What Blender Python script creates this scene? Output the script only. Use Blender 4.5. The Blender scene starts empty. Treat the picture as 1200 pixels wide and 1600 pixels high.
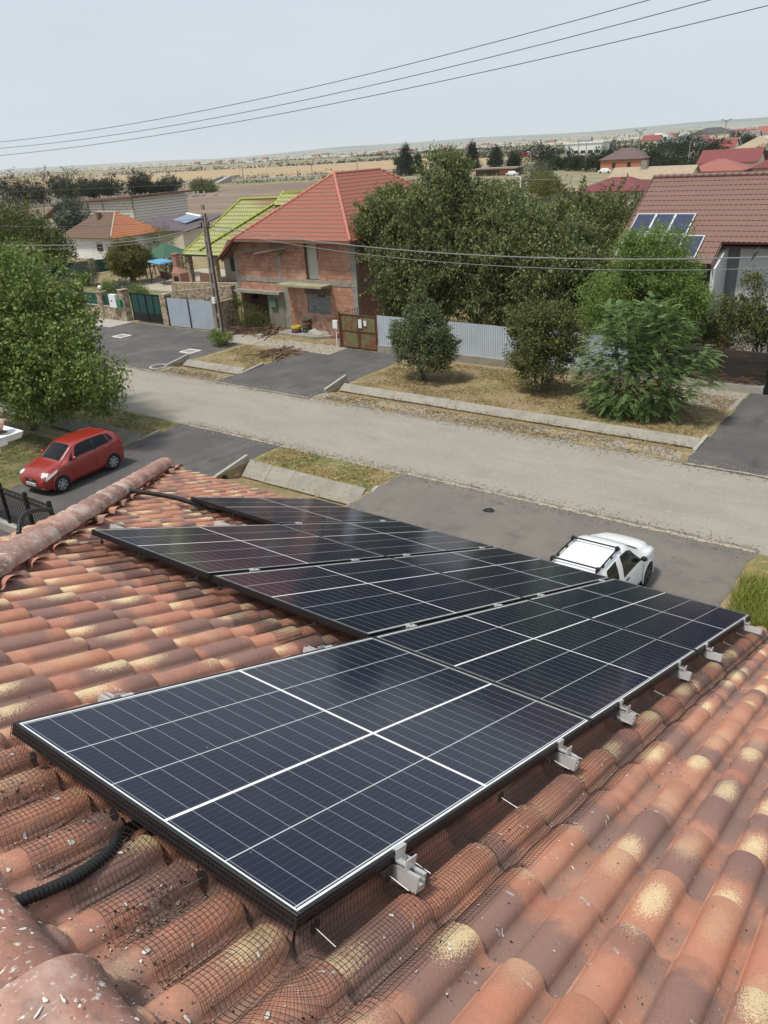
import bpy, math, random
import numpy as np
from mathutils import Matrix, Vector
R = math.radians
PI = math.pi
C = bpy.context.scene.collection
scene = bpy.context.scene

# ---------------------------------------------------------------- camera, sky, sun, exposure
cd = bpy.data.cameras.new('camera')
cam = bpy.data.objects.new('camera', cd); C.objects.link(cam)
cd.sensor_fit = 'VERTICAL'; cd.sensor_height = 36; cd.lens = 26.99
cd.clip_start = 0.05; cd.clip_end = 30000
m = Matrix(((0.80416737, -0.212449, 0.55513987), (0.59170577, 0.37498834, -0.71363018), (-0.05656096, 0.90235756, 0.42726068)))
cam.matrix_world = Matrix.Translation((0, 0, 10.7)) @ m.to_4x4()
scene.camera = cam
SUN_EL, SUN_AZ = R(66), R(205)      # azimuth measured from +Y clockwise
w = bpy.data.worlds.new('World'); scene.world = w; w.use_nodes = True
nt = w.node_tree; nt.nodes.clear()
sky = nt.nodes.new('ShaderNodeTexSky'); sky.sky_type = 'NISHITA'; sky.sun_disc = False
sky.sun_elevation = SUN_EL; sky.sun_rotation = SUN_AZ; sky.dust_density = 6; sky.air_density = 1.2; sky.ozone_density = 1.5; sky.altitude = 100
# thin high overcast: a pale grey-blue veil that whitens towards the horizon
tc = nt.nodes.new('ShaderNodeTexCoord'); sp = nt.nodes.new('ShaderNodeSeparateXYZ')
mr = nt.nodes.new('ShaderNodeMapRange'); mr.inputs[1].default_value = 0.0; mr.inputs[2].default_value = 0.75
cr = nt.nodes.new('ShaderNodeValToRGB'); cr.color_ramp.elements[0].color = (6.1, 6.75, 7.3, 1); cr.color_ramp.elements[1].color = (4.95, 5.7, 6.65, 1)
e = cr.color_ramp.elements.new(0.35); e.color = (5.6, 6.3, 7.05, 1)
nz = nt.nodes.new('ShaderNodeTexNoise'); nz.inputs['Scale'].default_value = 1.6; nz.inputs['Detail'].default_value = 5
mp = nt.nodes.new('ShaderNodeMapping'); mp.inputs['Scale'].default_value = (1, 1, 4)
nmr = nt.nodes.new('ShaderNodeMapRange'); nmr.inputs[1].default_value = .3; nmr.inputs[2].default_value = .7; nmr.inputs[3].default_value = .96; nmr.inputs[4].default_value = 1.05
vm = nt.nodes.new('ShaderNodeVectorMath'); vm.operation = 'SCALE'
mix = nt.nodes.new('ShaderNodeMix'); mix.data_type = 'RGBA'; mix.inputs[0].default_value = 0.88
bg = nt.nodes.new('ShaderNodeBackground'); bg.inputs[1].default_value = 0.1
out = nt.nodes.new('ShaderNodeOutputWorld')
L = nt.links.new
L(tc.outputs['Generated'], sp.inputs[0]); L(sp.outputs['Z'], mr.inputs[0]); L(mr.outputs[0], cr.inputs[0])
L(tc.outputs['Generated'], mp.inputs[0]); L(mp.outputs[0], nz.inputs['Vector']); L(nz.outputs[0], nmr.inputs[0])
L(cr.outputs[0], vm.inputs[0]); L(nmr.outputs[0], vm.inputs['Scale'])
L(sky.outputs[0], mix.inputs[6]); L(vm.outputs[0], mix.inputs[7]); L(mix.outputs[2], bg.inputs[0]); L(bg.outputs[0], out.inputs[0])
sl = bpy.data.lights.new('sun', 'SUN'); sl.energy = 3.0; sl.angle = R(8); sl.color = (1, .95, .87)
so = bpy.data.objects.new('sun', sl); C.objects.link(so)
sd = Vector((math.sin(SUN_AZ) * math.cos(SUN_EL), math.cos(SUN_AZ) * math.cos(SUN_EL), math.sin(SUN_EL)))
so.rotation_euler = sd.to_track_quat('Z', 'Y').to_euler(); so.location = (0, 0, 60)
scene.view_settings.view_transform = 'Standard'; scene.view_settings.look = 'None'
scene.view_settings.exposure = 0.25
scene.cycles.volume_bounces = 2; scene.view_settings.gamma = 1

# ---------------------------------------------------------------- materials
MATS = {}
def mat(name, base, rough=.85, layers=(), bump=0, bscale=20, metallic=0, spec=.4, coords='Object', brick=None, trans=0, alpha=1):
    """layers: (kind, scale, lo, hi, colour[, stretch xyz]) mixed over the base colour"""
    if name in MATS: return MATS[name]
    ma = bpy.data.materials.new(name); ma.use_nodes = True; t = ma.node_tree; n = t.nodes; l = t.links.new
    b = n['Principled BSDF']; tc = n.new('ShaderNodeTexCoord')
    col = None
    def rgb(c):
        q = n.new('ShaderNodeRGB'); q.outputs[0].default_value = (*c, 1); return q.outputs[0]
    col = rgb(base)
    if brick:
        bt = n.new('ShaderNodeTexBrick'); mpn = n.new('ShaderNodeMapping')
        mpn.inputs['Rotation'].default_value = brick.get('rot', (0, 0, 0)); l(tc.outputs[coords], mpn.inputs[0]); l(mpn.outputs[0], bt.inputs['Vector'])
        bt.inputs['Color1'].default_value = (*base, 1); bt.inputs['Color2'].default_value = (*brick['c2'], 1); bt.inputs['Mortar'].default_value = (*brick['m'], 1)
        bt.inputs['Scale'].default_value = 1; bt.inputs['Brick Width'].default_value = brick['w']; bt.inputs['Row Height'].default_value = brick['h']
        bt.inputs['Mortar Size'].default_value = brick.get('ms', .01); bt.inputs['Mortar Smooth'].default_value = .3; bt.inputs['Bias'].default_value = -.1
        col = bt.outputs[0]
    for ly in layers:
        kind, sc, lo, hi, c = ly[:5]; st = ly[5] if len(ly) > 5 else (1, 1, 1)
        mpn = n.new('ShaderNodeMapping'); mpn.inputs['Scale'].default_value = st; l(tc.outputs[coords], mpn.inputs[0])
        if kind == 'v':
            tx = n.new('ShaderNodeTexVoronoi'); o = tx.outputs['Distance']
        elif kind == 'c':
            tx = n.new('ShaderNodeTexVoronoi'); sx = n.new('ShaderNodeSeparateColor'); l(tx.outputs['Color'], sx.inputs[0]); o = sx.outputs[0]
        else:
            tx = n.new('ShaderNodeTexNoise'); tx.inputs['Detail'].default_value = 8; tx.inputs['Roughness'].default_value = .62; o = tx.outputs[0]
        tx.inputs['Scale'].default_value = sc; l(mpn.outputs[0], tx.inputs['Vector'])
        r = n.new('ShaderNodeMapRange'); r.interpolation_type = 'SMOOTHSTEP'; r.inputs[1].default_value = lo; r.inputs[2].default_value = hi; l(o, r.inputs[0])
        mx = n.new('ShaderNodeMix'); mx.data_type = 'RGBA'; l(r.outputs[0], mx.inputs[0]); l(col, mx.inputs[6]); mx.inputs[7].default_value = (*c, 1); col = mx.outputs[2]
    l(col, b.inputs['Base Color'])
    b.inputs['Roughness'].default_value = rough; b.inputs['Metallic'].default_value = metallic; b.inputs['Specular IOR Level'].default_value = spec
    if bump:
        tx = n.new('ShaderNodeTexNoise'); tx.inputs['Scale'].default_value = bscale; tx.inputs['Detail'].default_value = 6; l(tc.outputs[coords], tx.inputs['Vector'])
        bp = n.new('ShaderNodeBump'); bp.inputs['Strength'].default_value = bump; bp.inputs['Distance'].default_value = .02; l(tx.outputs[0], bp.inputs['Height']); l(bp.outputs[0], b.inputs['Normal'])
    MATS[name] = ma; return ma

def leaf_mat(name, c1, c2, c3=None, rough=.55):
    """per-leaf attribute 'v' runs from c1 to c2; the last few per cent take c3"""
    ma = bpy.data.materials.new(name); ma.use_nodes = True; t = ma.node_tree; n = t.nodes; l = t.links.new
    b = n['Principled BSDF']; at = n.new('ShaderNodeAttribute'); at.attribute_name = 'v'
    cr = n.new('ShaderNodeValToRGB'); cr.color_ramp.elements[0].color = (*c1, 1); cr.color_ramp.elements[1].color = (*(c3 or c2), 1)
    q = cr.color_ramp.elements.new(.93); q.color = (*c2, 1)
    l(at.outputs['Fac'], cr.inputs[0]); l(cr.outputs[0], b.inputs['Base Color']); b.inputs['Roughness'].default_value = rough; b.inputs['Specular IOR Level'].default_value = .3
    tr = n.new('ShaderNodeBsdfTranslucent'); l(cr.outputs[0], tr.inputs[0]); ms = n.new('ShaderNodeMixShader'); ms.inputs[0].default_value = .28
    l(b.outputs[0], ms.inputs[1]); l(tr.outputs[0], ms.inputs[2]); l(ms.outputs[0], n['Material Output'].inputs[0]); return ma

def tile_mat():
    ma = bpy.data.materials.new('clay_tile'); ma.use_nodes = True; t = ma.node_tree; n = t.nodes; l = t.links.new
    b = n['Principled BSDF']; uv = n.new('ShaderNodeUVMap'); uv.uv_map = 'UVMap'; s = n.new('ShaderNodeSeparateXYZ'); l(uv.outputs[0], s.inputs[0])
    at = n.new('ShaderNodeAttribute'); at.attribute_name = 'rnd'; sc = n.new('ShaderNodeSeparateColor'); l(at.outputs['Color'], sc.inputs[0])
    tc = n.new('ShaderNodeTexCoord')
    def mth(op, a, b_=None, c=None):
        q = n.new('ShaderNodeMath'); q.operation = op
        for i, x in enumerate((a, b_, c)):
            if x is None: continue
            if isinstance(x, (int, float)): q.inputs[i].default_value = x
            else: l(x, q.inputs[i])
        return q.outputs[0]
    def noise(scale, det=6, st=(1, 1, 1)):
        mpn = n.new('ShaderNodeMapping'); mpn.inputs['Scale'].default_value = st; l(tc.outputs['Object'], mpn.inputs[0])
        q = n.new('ShaderNodeTexNoise'); q.inputs['Scale'].default_value = scale; q.inputs['Detail'].default_value = det; q.inputs['Roughness'].default_value = .65; l(mpn.outputs[0], q.inputs['Vector']); return q.outputs[0]
    def ss(x, lo, hi, a=0, c=1):
        q = n.new('ShaderNodeMapRange'); q.interpolation_type = 'SMOOTHSTEP'
        q.inputs[1].default_value = lo; q.inputs[2].default_value = hi; q.inputs[3].default_value = a; q.inputs[4].default_value = c; l(x, q.inputs[0]); return q.outputs[0]
    def mixc(f, a, c):
        q = n.new('ShaderNodeMix'); q.data_type = 'RGBA'; l(f, q.inputs[0])
        if isinstance(a, tuple): q.inputs[6].default_value = (*a, 1)
        else: l(a, q.inputs[6])
        if isinstance(c, tuple): q.inputs[7].default_value = (*c, 1)
        else: l(c, q.inputs[7])
        return q.outputs[2]
    u, v = s.outputs[0], s.outputs[1]; r0, r1, r2 = sc.outputs[0], sc.outputs[1], sc.outputs[2]
    base = mixc(ss(noise(5), .35, .7), (.49, .205, .122), (.54, .275, .18))
    base = mixc(mth('MULTIPLY', r2, .38), base, (.40, .165, .12))
    # dark smoked patch: centre v from r1, only on some tiles
    dv = mth('ABSOLUTE', mth('SUBTRACT', v, mth('ADD', mth('MULTIPLY', r1, 1.3), -.15)))
    dm = mth('MULTIPLY', ss(mth('ADD', dv, mth('MULTIPLY', noise(22), .55)), (.52), .78, 1, 0), ss(r2, .25, .45))
    base = mixc(mth('MULTIPLY', dm, .78), base, (.20, .125, .11))
    # sprayed yellow patch with speckled edge, on the barrel
    yv = mth('ABSOLUTE', mth('SUBTRACT', v, mth('ADD', mth('MULTIPLY', r0, 1.6), -.3)))
    du = mth('MULTIPLY', mth('ABSOLUTE', mth('SUBTRACT', u, .37)), 1.1)
    dist = mth('SQRT', mth('ADD', mth('MULTIPLY', yv, yv), mth('MULTIPLY', du, du)))
    spk = noise(230, 3); core = ss(dist, .05, .52, 1, 0)
    halo = ss(dist, .2, 1.25, 1, 0)
    thr = mth('SUBTRACT', mth('ADD', mth('ADD', spk, mth('MULTIPLY', noise(520, 2), .25)), mth('ADD', mth('MULTIPLY', core, .33), mth('MULTIPLY', halo, .055))), .865)
    ym = mth('MULTIPLY', ss(thr, .0, .07), ss(r1, .15, .55, .25, 1))
    fine = ss(noise(310, 2), .66, .70); ym = mth('MAXIMUM', ym, mth('MULTIPLY', fine, mth('MULTIPLY', ss(noise(6), .4, .6), .7)))
    pits = ss(noise(420, 2), .64, .7)
    base = mixc(mth('MULTIPLY', pits, .5), base, (.12, .06, .05))
    base = mixc(mth('MULTIPLY', ym, .88), base, (.76, .60, .34))
    so_ = n.new('ShaderNodeSeparateXYZ'); l(tc.outputs['Object'], so_.inputs[0]); near_ridge = ss(so_.outputs[1], .35, 1.25, 1, .38)  # stronger brown towards the ridge, on top of scattered dirt patches
    dirt_and_tone = mth('MULTIPLY', mth('MAXIMUM', ss(noise(1.6), .42, .62), mth('MULTIPLY', near_ridge, .9)), mth('MULTIPLY', ss(noise(14), .30, .62), ss(near_ridge, .3, 1, 1, 1.7))); base = mixc(mth('MULTIPLY', dirt_and_tone, .38), base, (.23, .135, .105))
    # bird droppings and lichen specks, more in the channels
    w1 = ss(noise(26, 3), .66, .70); w2 = ss(noise(60, 3), .70, .73)
    wm = mth('MAXIMUM', mth('MULTIPLY', w1, ss(noise(2.2), .45, .62)), mth('MULTIPLY', w2, ss(u, .66, .75, .35, 1)))
    base = mixc(mth('MULTIPLY', wm, .75), base, (.55, .52, .48))
    gr = mth('MULTIPLY', ss(u, .64, .76), ss(noise(9), .32, .60))
    base = mixc(mth('MULTIPLY', gr, .62), base, (.24, .165, .13))
    l(base, b.inputs['Base Color']); b.inputs['Roughness'].default_value = .72; b.inputs['Specular IOR Level'].default_value = .35
    bp = n.new('ShaderNodeBump'); bp.inputs['Strength'].default_value = .6; bp.inputs['Distance'].default_value = .004; l(noise(150, 6), bp.inputs['Height']); l(bp.outputs[0], b.inputs['Normal'])
    return ma

def glass_mat():
    """solar laminate: UV in metres, u across (5 columns of 210 mm), v along (24 rows of 70 mm)"""
    ma = bpy.data.materials.new('solar_cells'); ma.use_nodes = True; t = ma.node_tree; n = t.nodes; l = t.links.new
    b = n['Principled BSDF']; uv = n.new('ShaderNodeUVMap'); uv.uv_map = 'UVMap'; s = n.new('ShaderNodeSeparateXYZ'); l(uv.outputs[0], s.inputs[0])
    def mth(op, a, b_=None):
        q = n.new('ShaderNodeMath'); q.operation = op
        for i, x in enumerate((a, b_)):
            if x is None: continue
            if isinstance(x, (int, float)): q.inputs[i].default_value = x
            else: l(x, q.inputs[i])
        return q.outputs[0]
    def line(x, x0, p, wd):
        f = mth('FRACT', mth('ADD', mth('DIVIDE', mth('SUBTRACT', x, x0), p), 100.5)); d = mth('ABSOLUTE', mth('SUBTRACT', f, .5)); return mth('LESS_THAN', d, wd / 2 / p)
    def one(x, x0, wd): return mth('LESS_THAN', mth('ABSOLUTE', mth('SUBTRACT', x, x0)), wd / 2)
    u, v = s.outputs[0], s.outputs[1]
    def mixc(f, a, c):
        q = n.new('ShaderNodeMix'); q.data_type = 'RGBA'; l(f, q.inputs[0])
        if isinstance(a, tuple): q.inputs[6].default_value = (*a, 1)
        else: l(a, q.inputs[6])
        q.inputs[7].default_value = (*c, 1); return q.outputs[2]
    bb = line(u, .023 + .0105, .021, .0007)
    rows = line(v, .025, .0709, .0016)
    cols = line(u, .023, .21, .0034)
    tu = n.new('ShaderNodeUVMap'); tu.uv_map = 'Mid'; sm = n.new('ShaderNodeSeparateXYZ'); l(tu.outputs[0], sm.inputs[0])
    thick = mth('MAXIMUM', one(v, .877, .0125), one(sm.outputs[0], 0, .0095))
    edge = mth('MAXIMUM', mth('GREATER_THAN', mth('ABSOLUTE', mth('SUBTRACT', u, .548)), .5305), mth('GREATER_THAN', mth('ABSOLUTE', mth('SUBTRACT', v, .877)), .8602))
    c = mixc(mth('MULTIPLY', bb, .5), (.007, .010, .027), (.13, .14, .15))
    c = mixc(mth('MULTIPLY', rows, .75), c, (.42, .44, .46)); c = mixc(cols, c, (.55, .56, .57))
    c = mixc(mth('MAXIMUM', thick, edge), c, (.80, .80, .79))
    # a little dust, drying marks
    tc = n.new('ShaderNodeTexCoord'); q = n.new('ShaderNodeTexNoise'); q.inputs['Scale'].default_value = 3; q.inputs['Detail'].default_value = 8; l(tc.outputs['Object'], q.inputs['Vector'])
    r = n.new('ShaderNodeMapRange'); r.inputs[1].default_value = .35; r.inputs[2].default_value = .75; r.inputs[3].default_value = .002; r.inputs[4].default_value = .018; l(q.outputs[0], r.inputs[0])
    c = mixc(r.outputs[0], c, (.45, .42, .38))
    q2 = n.new('ShaderNodeTexNoise'); q2.inputs['Scale'].default_value = 75; q2.inputs['Detail'].default_value = 2; l(tc.outputs['Object'], q2.inputs['Vector'])
    r2 = n.new('ShaderNodeMapRange'); r2.inputs[1].default_value = .77; r2.inputs[2].default_value = .79; r2.inputs[4].default_value = .4; l(q2.outputs[0], r2.inputs[0]); c = mixc(r2.outputs[0], c, (.45, .45, .42))
    l(c, b.inputs['Base Color']); b.inputs['Roughness'].default_value = .11; b.inputs['IOR'].default_value = 1.31; b.inputs['Specular IOR Level'].default_value = .5
    return ma

# ---------------------------------------------------------------- mesh helpers
class MB:
    def __init__(s): s.v = []; s.f = []; s.smooth = False
    def add(s, vs, fs):
        o = len(s.v); s.v += [tuple(p) for p in vs]; s.f += [tuple(i + o for i in f) for f in fs]; return s
    def box(s, a, b, rz=0, piv=None):
        x0, y0, z0 = [min(p, q) for p, q in zip(a, b)]; x1, y1, z1 = [max(p, q) for p, q in zip(a, b)]
        vs = [(x0, y0, z0), (x1, y0, z0), (x1, y1, z0), (x0, y1, z0), (x0, y0, z1), (x1, y0, z1), (x1, y1, z1), (x0, y1, z1)]
        if rz:
            cx, cy = piv or ((x0 + x1) / 2, (y0 + y1) / 2); c, q = math.cos(rz), math.sin(rz)
            vs = [(cx + (x - cx) * c - (y - cy) * q, cy + (x - cx) * q + (y - cy) * c, z) for x, y, z in vs]
        return s.add(vs, [(0, 3, 2, 1), (4, 5, 6, 7), (0, 1, 5, 4), (1, 2, 6, 5), (2, 3, 7, 6), (3, 0, 4, 7)])
    def hexa(s, bot, top):
        return s.add(list(bot) + list(top), [(3, 2, 1, 0), (4, 5, 6, 7), (0, 1, 5, 4), (1, 2, 6, 5), (2, 3, 7, 6), (3, 0, 4, 7)])
    def slab(s, pts, th, d=(0, 0, -1)):
        n = len(pts); q = [tuple(p[i] + d[i] * th for i in range(3)) for p in pts]
        return s.add(list(pts) + q, [tuple(range(n)), tuple(range(2 * n - 1, n - 1, -1))] + [(i, i + n, (i + 1) % n + n, (i + 1) % n) for i in range(n)])
    def bar(s, p, q, w, h=None, up=(0, 0, 1)):
        h = h or w; p, q = Vector(p), Vector(q); d = (q - p).normalized(); u = Vector(up)
        sd = d.cross(u)
        if sd.length < 1e-4: sd = d.cross(Vector((1, 0, 0)))
        sd.normalize(); u = sd.cross(d); k = [(-1, -1), (1, -1), (1, 1), (-1, 1)]
        return s.hexa([p + sd * a * w / 2 + u * b * h / 2 for a, b in k], [q + sd * a * w / 2 + u * b * h / 2 for a, b in k])
    def tube(s, pts, r, n=8, cap=True):
        pts = [Vector(p) for p in pts]; rs = r if isinstance(r, (list, tuple)) else [r] * len(pts); o = len(s.v); prev = None
        for i, p in enumerate(pts):
            d = (pts[min(i + 1, len(pts) - 1)] - pts[max(i - 1, 0)]).normalized()
            ref = prev if prev is not None else (Vector((0, 0, 1)) if abs(d.z) < .9 else Vector((1, 0, 0)))
            a = (ref - d * ref.dot(d)).normalized(); prev = a; b = d.cross(a)
            for k in range(n):
                t = 2 * PI * k / n; s.v.append(tuple(p + (a * math.cos(t) + b * math.sin(t)) * rs[i]))
        for i in range(len(pts) - 1):
            for k in range(n):
                k2 = (k + 1) % n; s.f.append((o + i * n + k, o + i * n + k2, o + (i + 1) * n + k2, o + (i + 1) * n + k))
        if cap: s.f.append(tuple(o + k for k in range(n))[::-1]); s.f.append(tuple(o + (len(pts) - 1) * n + k for k in range(n)))
        return s
    def cyl(s, p, q, r, n=16, r2=None): return s.tube([p, q], [r, r if r2 is None else r2], n)
    def ball(s, c, r, n=12, mm=8):
        if not isinstance(r, (tuple, list)): r = (r, r, r)
        o = len(s.v); s.v.append((c[0], c[1], c[2] - r[2]))
        for i in range(1, mm):
            t = PI * i / mm
            for k in range(n): a = 2 * PI * k / n; s.v.append((c[0] + r[0] * math.sin(t) * math.cos(a), c[1] + r[1] * math.sin(t) * math.sin(a), c[2] - r[2] * math.cos(t)))
        s.v.append((c[0], c[1], c[2] + r[2])); e = len(s.v) - 1
        for k in range(n): s.f.append((o, o + 1 + (k + 1) % n, o + 1 + k)); s.f.append((e, e - n + k, e - n + (k + 1) % n))
        for i in range(mm - 2):
            for k in range(n): a = o + 1 + i * n; s.f.append((a + k, a + (k + 1) % n, a + n + (k + 1) % n, a + n + k))
        return s
    def build(s, name, ma, parent=None, origin=None, smooth=False, attr=None):
        me = bpy.data.meshes.new(name)
        off = origin if origin is not None else (tuple(parent.get('_o', (0, 0, 0))) if parent is not None else (0, 0, 0))
        me.from_pydata([(x - off[0], y - off[1], z - off[2]) for x, y, z in s.v], [], s.f)
        me.materials.append(ma); me.update()
        if smooth or s.smooth:
            me.polygons.foreach_set('use_smooth', [True] * len(me.polygons))
        o = bpy.data.objects.new(name, me); C.objects.link(o)
        if parent is not None:
            o.parent = parent; o['_o'] = off
        elif origin is not None: o.location = origin
        return o
def flat_shade_by_angle(o, deg=35):
    me = o.data; me.polygons.foreach_set('use_smooth', [True] * len(me.polygons)); me.set_sharp_from_angle(angle=R(deg)); return o
def tag(o, label=None, cat=None, group=None, kind=None):
    if label: o['label'] = label
    if cat: o['category'] = cat
    if group: o['group'] = group
    if kind: o['kind'] = kind
    return o
def thing(name, label, cat, loc=(0, 0, 0), rz=0, group=None, local=False):
    """Empty at the base; parts are written in world coordinates unless local"""
    o = bpy.data.objects.new(name, None); C.objects.link(o); o.location = loc; o.rotation_euler = (0, 0, rz); o.empty_display_size = .2
    o['_o'] = (0, 0, 0) if local else tuple(loc); return tag(o, label, cat, group)
def copy_tree(o, parent=None):
    c = o.copy(); C.objects.link(c)
    if parent is not None: c.parent = parent
    for ch in list(o.children): copy_tree(ch, c)
    return c
def struct(name, mb, ma, origin=None): return tag(mb.build(name, ma, origin=origin), kind='structure')
def npmesh(name, V, F, ma, parent=None, origin=(0, 0, 0), vals=None, smooth=False):
    V = np.asarray(V, np.float32) - np.asarray(origin, np.float32); F = np.asarray(F, np.int32); k = F.shape[1]
    me = bpy.data.meshes.new(name); me.vertices.add(len(V)); me.vertices.foreach_set('co', V.ravel())
    me.loops.add(F.size); me.loops.foreach_set('vertex_index', F.ravel()); me.polygons.add(len(F)); me.polygons.foreach_set('loop_start', np.arange(0, F.size, k, dtype=np.int32))
    me.materials.append(ma); me.update(calc_edges=True); me.validate()
    if vals is not None:
        a = me.attributes.new('v', 'FLOAT', 'POINT'); a.data.foreach_set('value', np.asarray(vals, np.float32))
    if smooth: me.polygons.foreach_set('use_smooth', [True] * len(me.polygons))
    o = bpy.data.objects.new(name, me); C.objects.link(o)
    if parent is not None: o.parent = parent; o['_o'] = tuple(origin)
    else: o.location = origin
    return o

# ---------------------------------------------------------------- palette
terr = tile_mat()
asphalt_old = mat('road_asphalt', (.30, .272, .222), .92, [('n', .35, .35, .7, (.335, .305, .25)), ('n', .9, .4, .75, (.245, .222, .18), (.4, 1.2, 1)), ('n', 22, .45, .62, (.235, .21, .168)), ('n', 4, .55, .7, (.33, .30, .245)), ('n', 38, .54, .64, (.36, .335, .285))], .5, 60)
asphalt_new = mat('driveway_asphalt', (.085, .078, .076), .9, [('n', .5, .4, .7, (.12, .11, .103)), ('n', 1.8, .5, .72, (.06, .057, .058), (1, .35, 1)), ('n', 80, .55, .7, (.15, .14, .13))], .5, 70)
asphalt_dusty = mat('dusty_asphalt', (.15, .136, .118), .92, [('n', .45, .38, .66, (.175, .157, .132)), ('n', 1.1, .45, .75, (.115, .104, .092)), ('n', 2.6, .6, .7, (.10, .092, .083)), ('n', 40, .52, .7, (.22, .20, .17))], .5, 70)
concrete = mat('concrete', (.37, .35, .305), .9, [('n', 1.5, .4, .7, (.31, .29, .25)), ('n', 12, .5, .75, (.27, .255, .22)), ('n', 70, .6, .72, (.42, .40, .36))], .4, 30)
concrete_dark = mat('weathered_concrete', (.30, .275, .235), .92, [('n', 3, .4, .7, (.20, .185, .16)), ('n', 25, .55, .7, (.38, .36, .31))], .5, 25)
earth = mat('dry_ground', (.255, .19, .105), .95, [('n', .25, .42, .62, (.19, .165, .07)), ('n', 1.1, .46, .66, (.30, .225, .125)), ('n', 9, .5, .72, (.145, .12, .06)), ('n', 40, .55, .72, (.37, .29, .165))], .6, 25)
verge = mat('verge_grass', (.27, .19, .09), .95, [('n', .55, .43, .6, (.115, .135, .04)), ('n', 2.1, .47, .64, (.16, .155, .05)), ('n', 3.7, .52, .66, (.36, .265, .125)), ('n', 45, .5, .7, (.10, .095, .035)), ('n', 60, .62, .72, (.42, .33, .18))], .8, 40)
straw = mat('dry_straw', (.37, .27, .13), .95, [('n', 2, .42, .6, (.20, .145, .075)), ('n', 30, .45, .7, (.48, .37, .19)), ('n', 8, .58, .7, (.12, .12, .04))], .8, 40)
gravel = mat('gravel', (.29, .255, .205), .95, [('c', 16, .4, .9, (.40, .365, .31)), ('c', 22, .7, .75, (.18, .16, .13)), ('n', 1.3, .45, .6, (.34, .26, .135)), ('n', 2.3, .55, .66, (.13, .135, .05))], .9, 40)
soil = mat('bare_soil', (.23, .165, .115), .95, [('n', 2, .4, .7, (.16, .12, .085)), ('n', 20, .5, .7, (.31, .25, .18))], .8, 20)
pavers = mat('grey_pavers', (.33, .31, .27), .9, [('n', 5, .5, .7, (.34, .2, .1)), ('n', 1, .4, .7, (.27, .25, .22))], .2, 20, brick=dict(w=.4, h=.2, c2=(.26, .245, .21), m=(.12, .11, .09), ms=.012))
white_alu = mat('bare_aluminium', (.66, .655, .64), .42, [('n', 9, .4, .7, (.56, .555, .54))], metallic=.55, spec=.5)
steel = mat('steel_pin', (.30, .295, .28), .45, metallic=.8)
blackm = mat('black_frame', (.012, .012, .014), .38, spec=.45)
blackp = mat('black_plastic', (.011, .010, .010), .5)
cable_m = mat('wire_grey', (.10, .10, .10), .5)
cable_l = mat('wire_aluminium', (.21, .215, .215), .45)
bark = mat('bark', (.13, .105, .08), .95, [('n', 12, .4, .7, (.2, .17, .135))], .8, 20)
bark_pale = mat('pale_bark', (.30, .27, .215), .9, [('n', 12, .4, .7, (.18, .155, .125))], .6, 20)
white_paint = mat('white_wall', (.72, .72, .71), .85, [('n', .8, .45, .75, (.63, .63, .62))])
shade_paint = mat('shade_toned_wall', (.22, .225, .235), .85, [('n', .8, .45, .75, (.26, .265, .27))])  # white wall of the recess with its shade put into the colour
ditchc = mat('ditch_concrete', (.30, .28, .235), .93, [('n', 1.2, .4, .66, (.24, .22, .18)), ('n', 9, .5, .72, (.205, .19, .155)), ('n', 50, .6, .72, (.37, .35, .31))], .4, 30)
cream = mat('cream_wall', (.60, .53, .42), .88, [('n', 1, .45, .75, (.52, .46, .36))])
hollow = mat('clay_block', (.48, .25, .165), .92, [('n', 1.6, .52, .7, (.33, .22, .17)), ('n', .5, .5, .68, (.55, .35, .26)), ('n', 30, .6, .72, (.58, .42, .33)), ('n', 2.6, .60, .66, (.36, .32, .27)), ('n', 1.1, .60, .7, (.24, .15, .115))], .3, 20, brick=dict(w=.42, h=.25, c2=(.34, .15, .095), m=(.19, .13, .105), ms=.014, rot=(PI / 2, 0, 0)))
hollow_x = mat('clay_block_side', (.46, .24, .16), .92, [('n', 2.5, .5, .72, (.35, .21, .15)), ('n', .7, .5, .72, (.50, .28, .2))], .3, 20, brick=dict(w=.42, h=.25, c2=(.36, .155, .098), m=(.27, .18, .14), ms=.014, rot=(PI / 2, 0, PI / 2)))
grayblock = mat('grey_block', (.22, .23, .23), .92, [('n', 4, .5, .7, (.28, .28, .275))], .3, 20, brick=dict(w=.5, h=.24, c2=(.18, .19, .19), m=(.13, .13, .13), ms=.012, rot=(PI / 2, 0, 0)))
whiteblock = mat('white_block', (.62, .6, .56), .92, [('n', 1, .5, .7, (.5, .48, .44))], .3, 20, brick=dict(w=.9, h=.42, c2=(.54, .52, .48), m=(.26, .24, .215), ms=.06, rot=(PI / 2, 0, 0)))
redroof = mat('red_metal_roof', (.32, .085, .055), .5, [('n', .8, .45, .75, (.30, .08, .058)), ('n', 15, .6, .75, (.40, .13, .095))], spec=.4)
brownroof = mat('brown_metal_roof', (.20, .112, .097), .55, [('n', .6, .45, .75, (.19, .10, .088)), ('n', 3, .5, .72, (.26, .145, .125), (.2, 3, 1))], spec=.4)
greenroof = mat('green_metal_roof', (.33, .375, .125), .34, [('n', .6, .45, .75, (.29, .335, .11))], spec=.5)
greenroof_trim = mat('green_ridge_trim', (.34, .39, .06), .5)
oldtile = mat('old_clay_roof', (.145, .095, .072), .95, [('n', 3, .4, .7, (.12, .085, .065)), ('n', 14, .5, .72, (.30, .2, .14))], .5, 20)
orangetile = mat('orange_clay_roof', (.47, .16, .07), .9, [('n', 3, .4, .7, (.37, .12, .06)), ('n', 18, .5, .72, (.53, .24, .12))], .4, 20)
purpleroof = mat('dark_purple_roof', (.105, .075, .085), .6, [('n', 1, .4, .7, (.085, .062, .07))])
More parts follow.
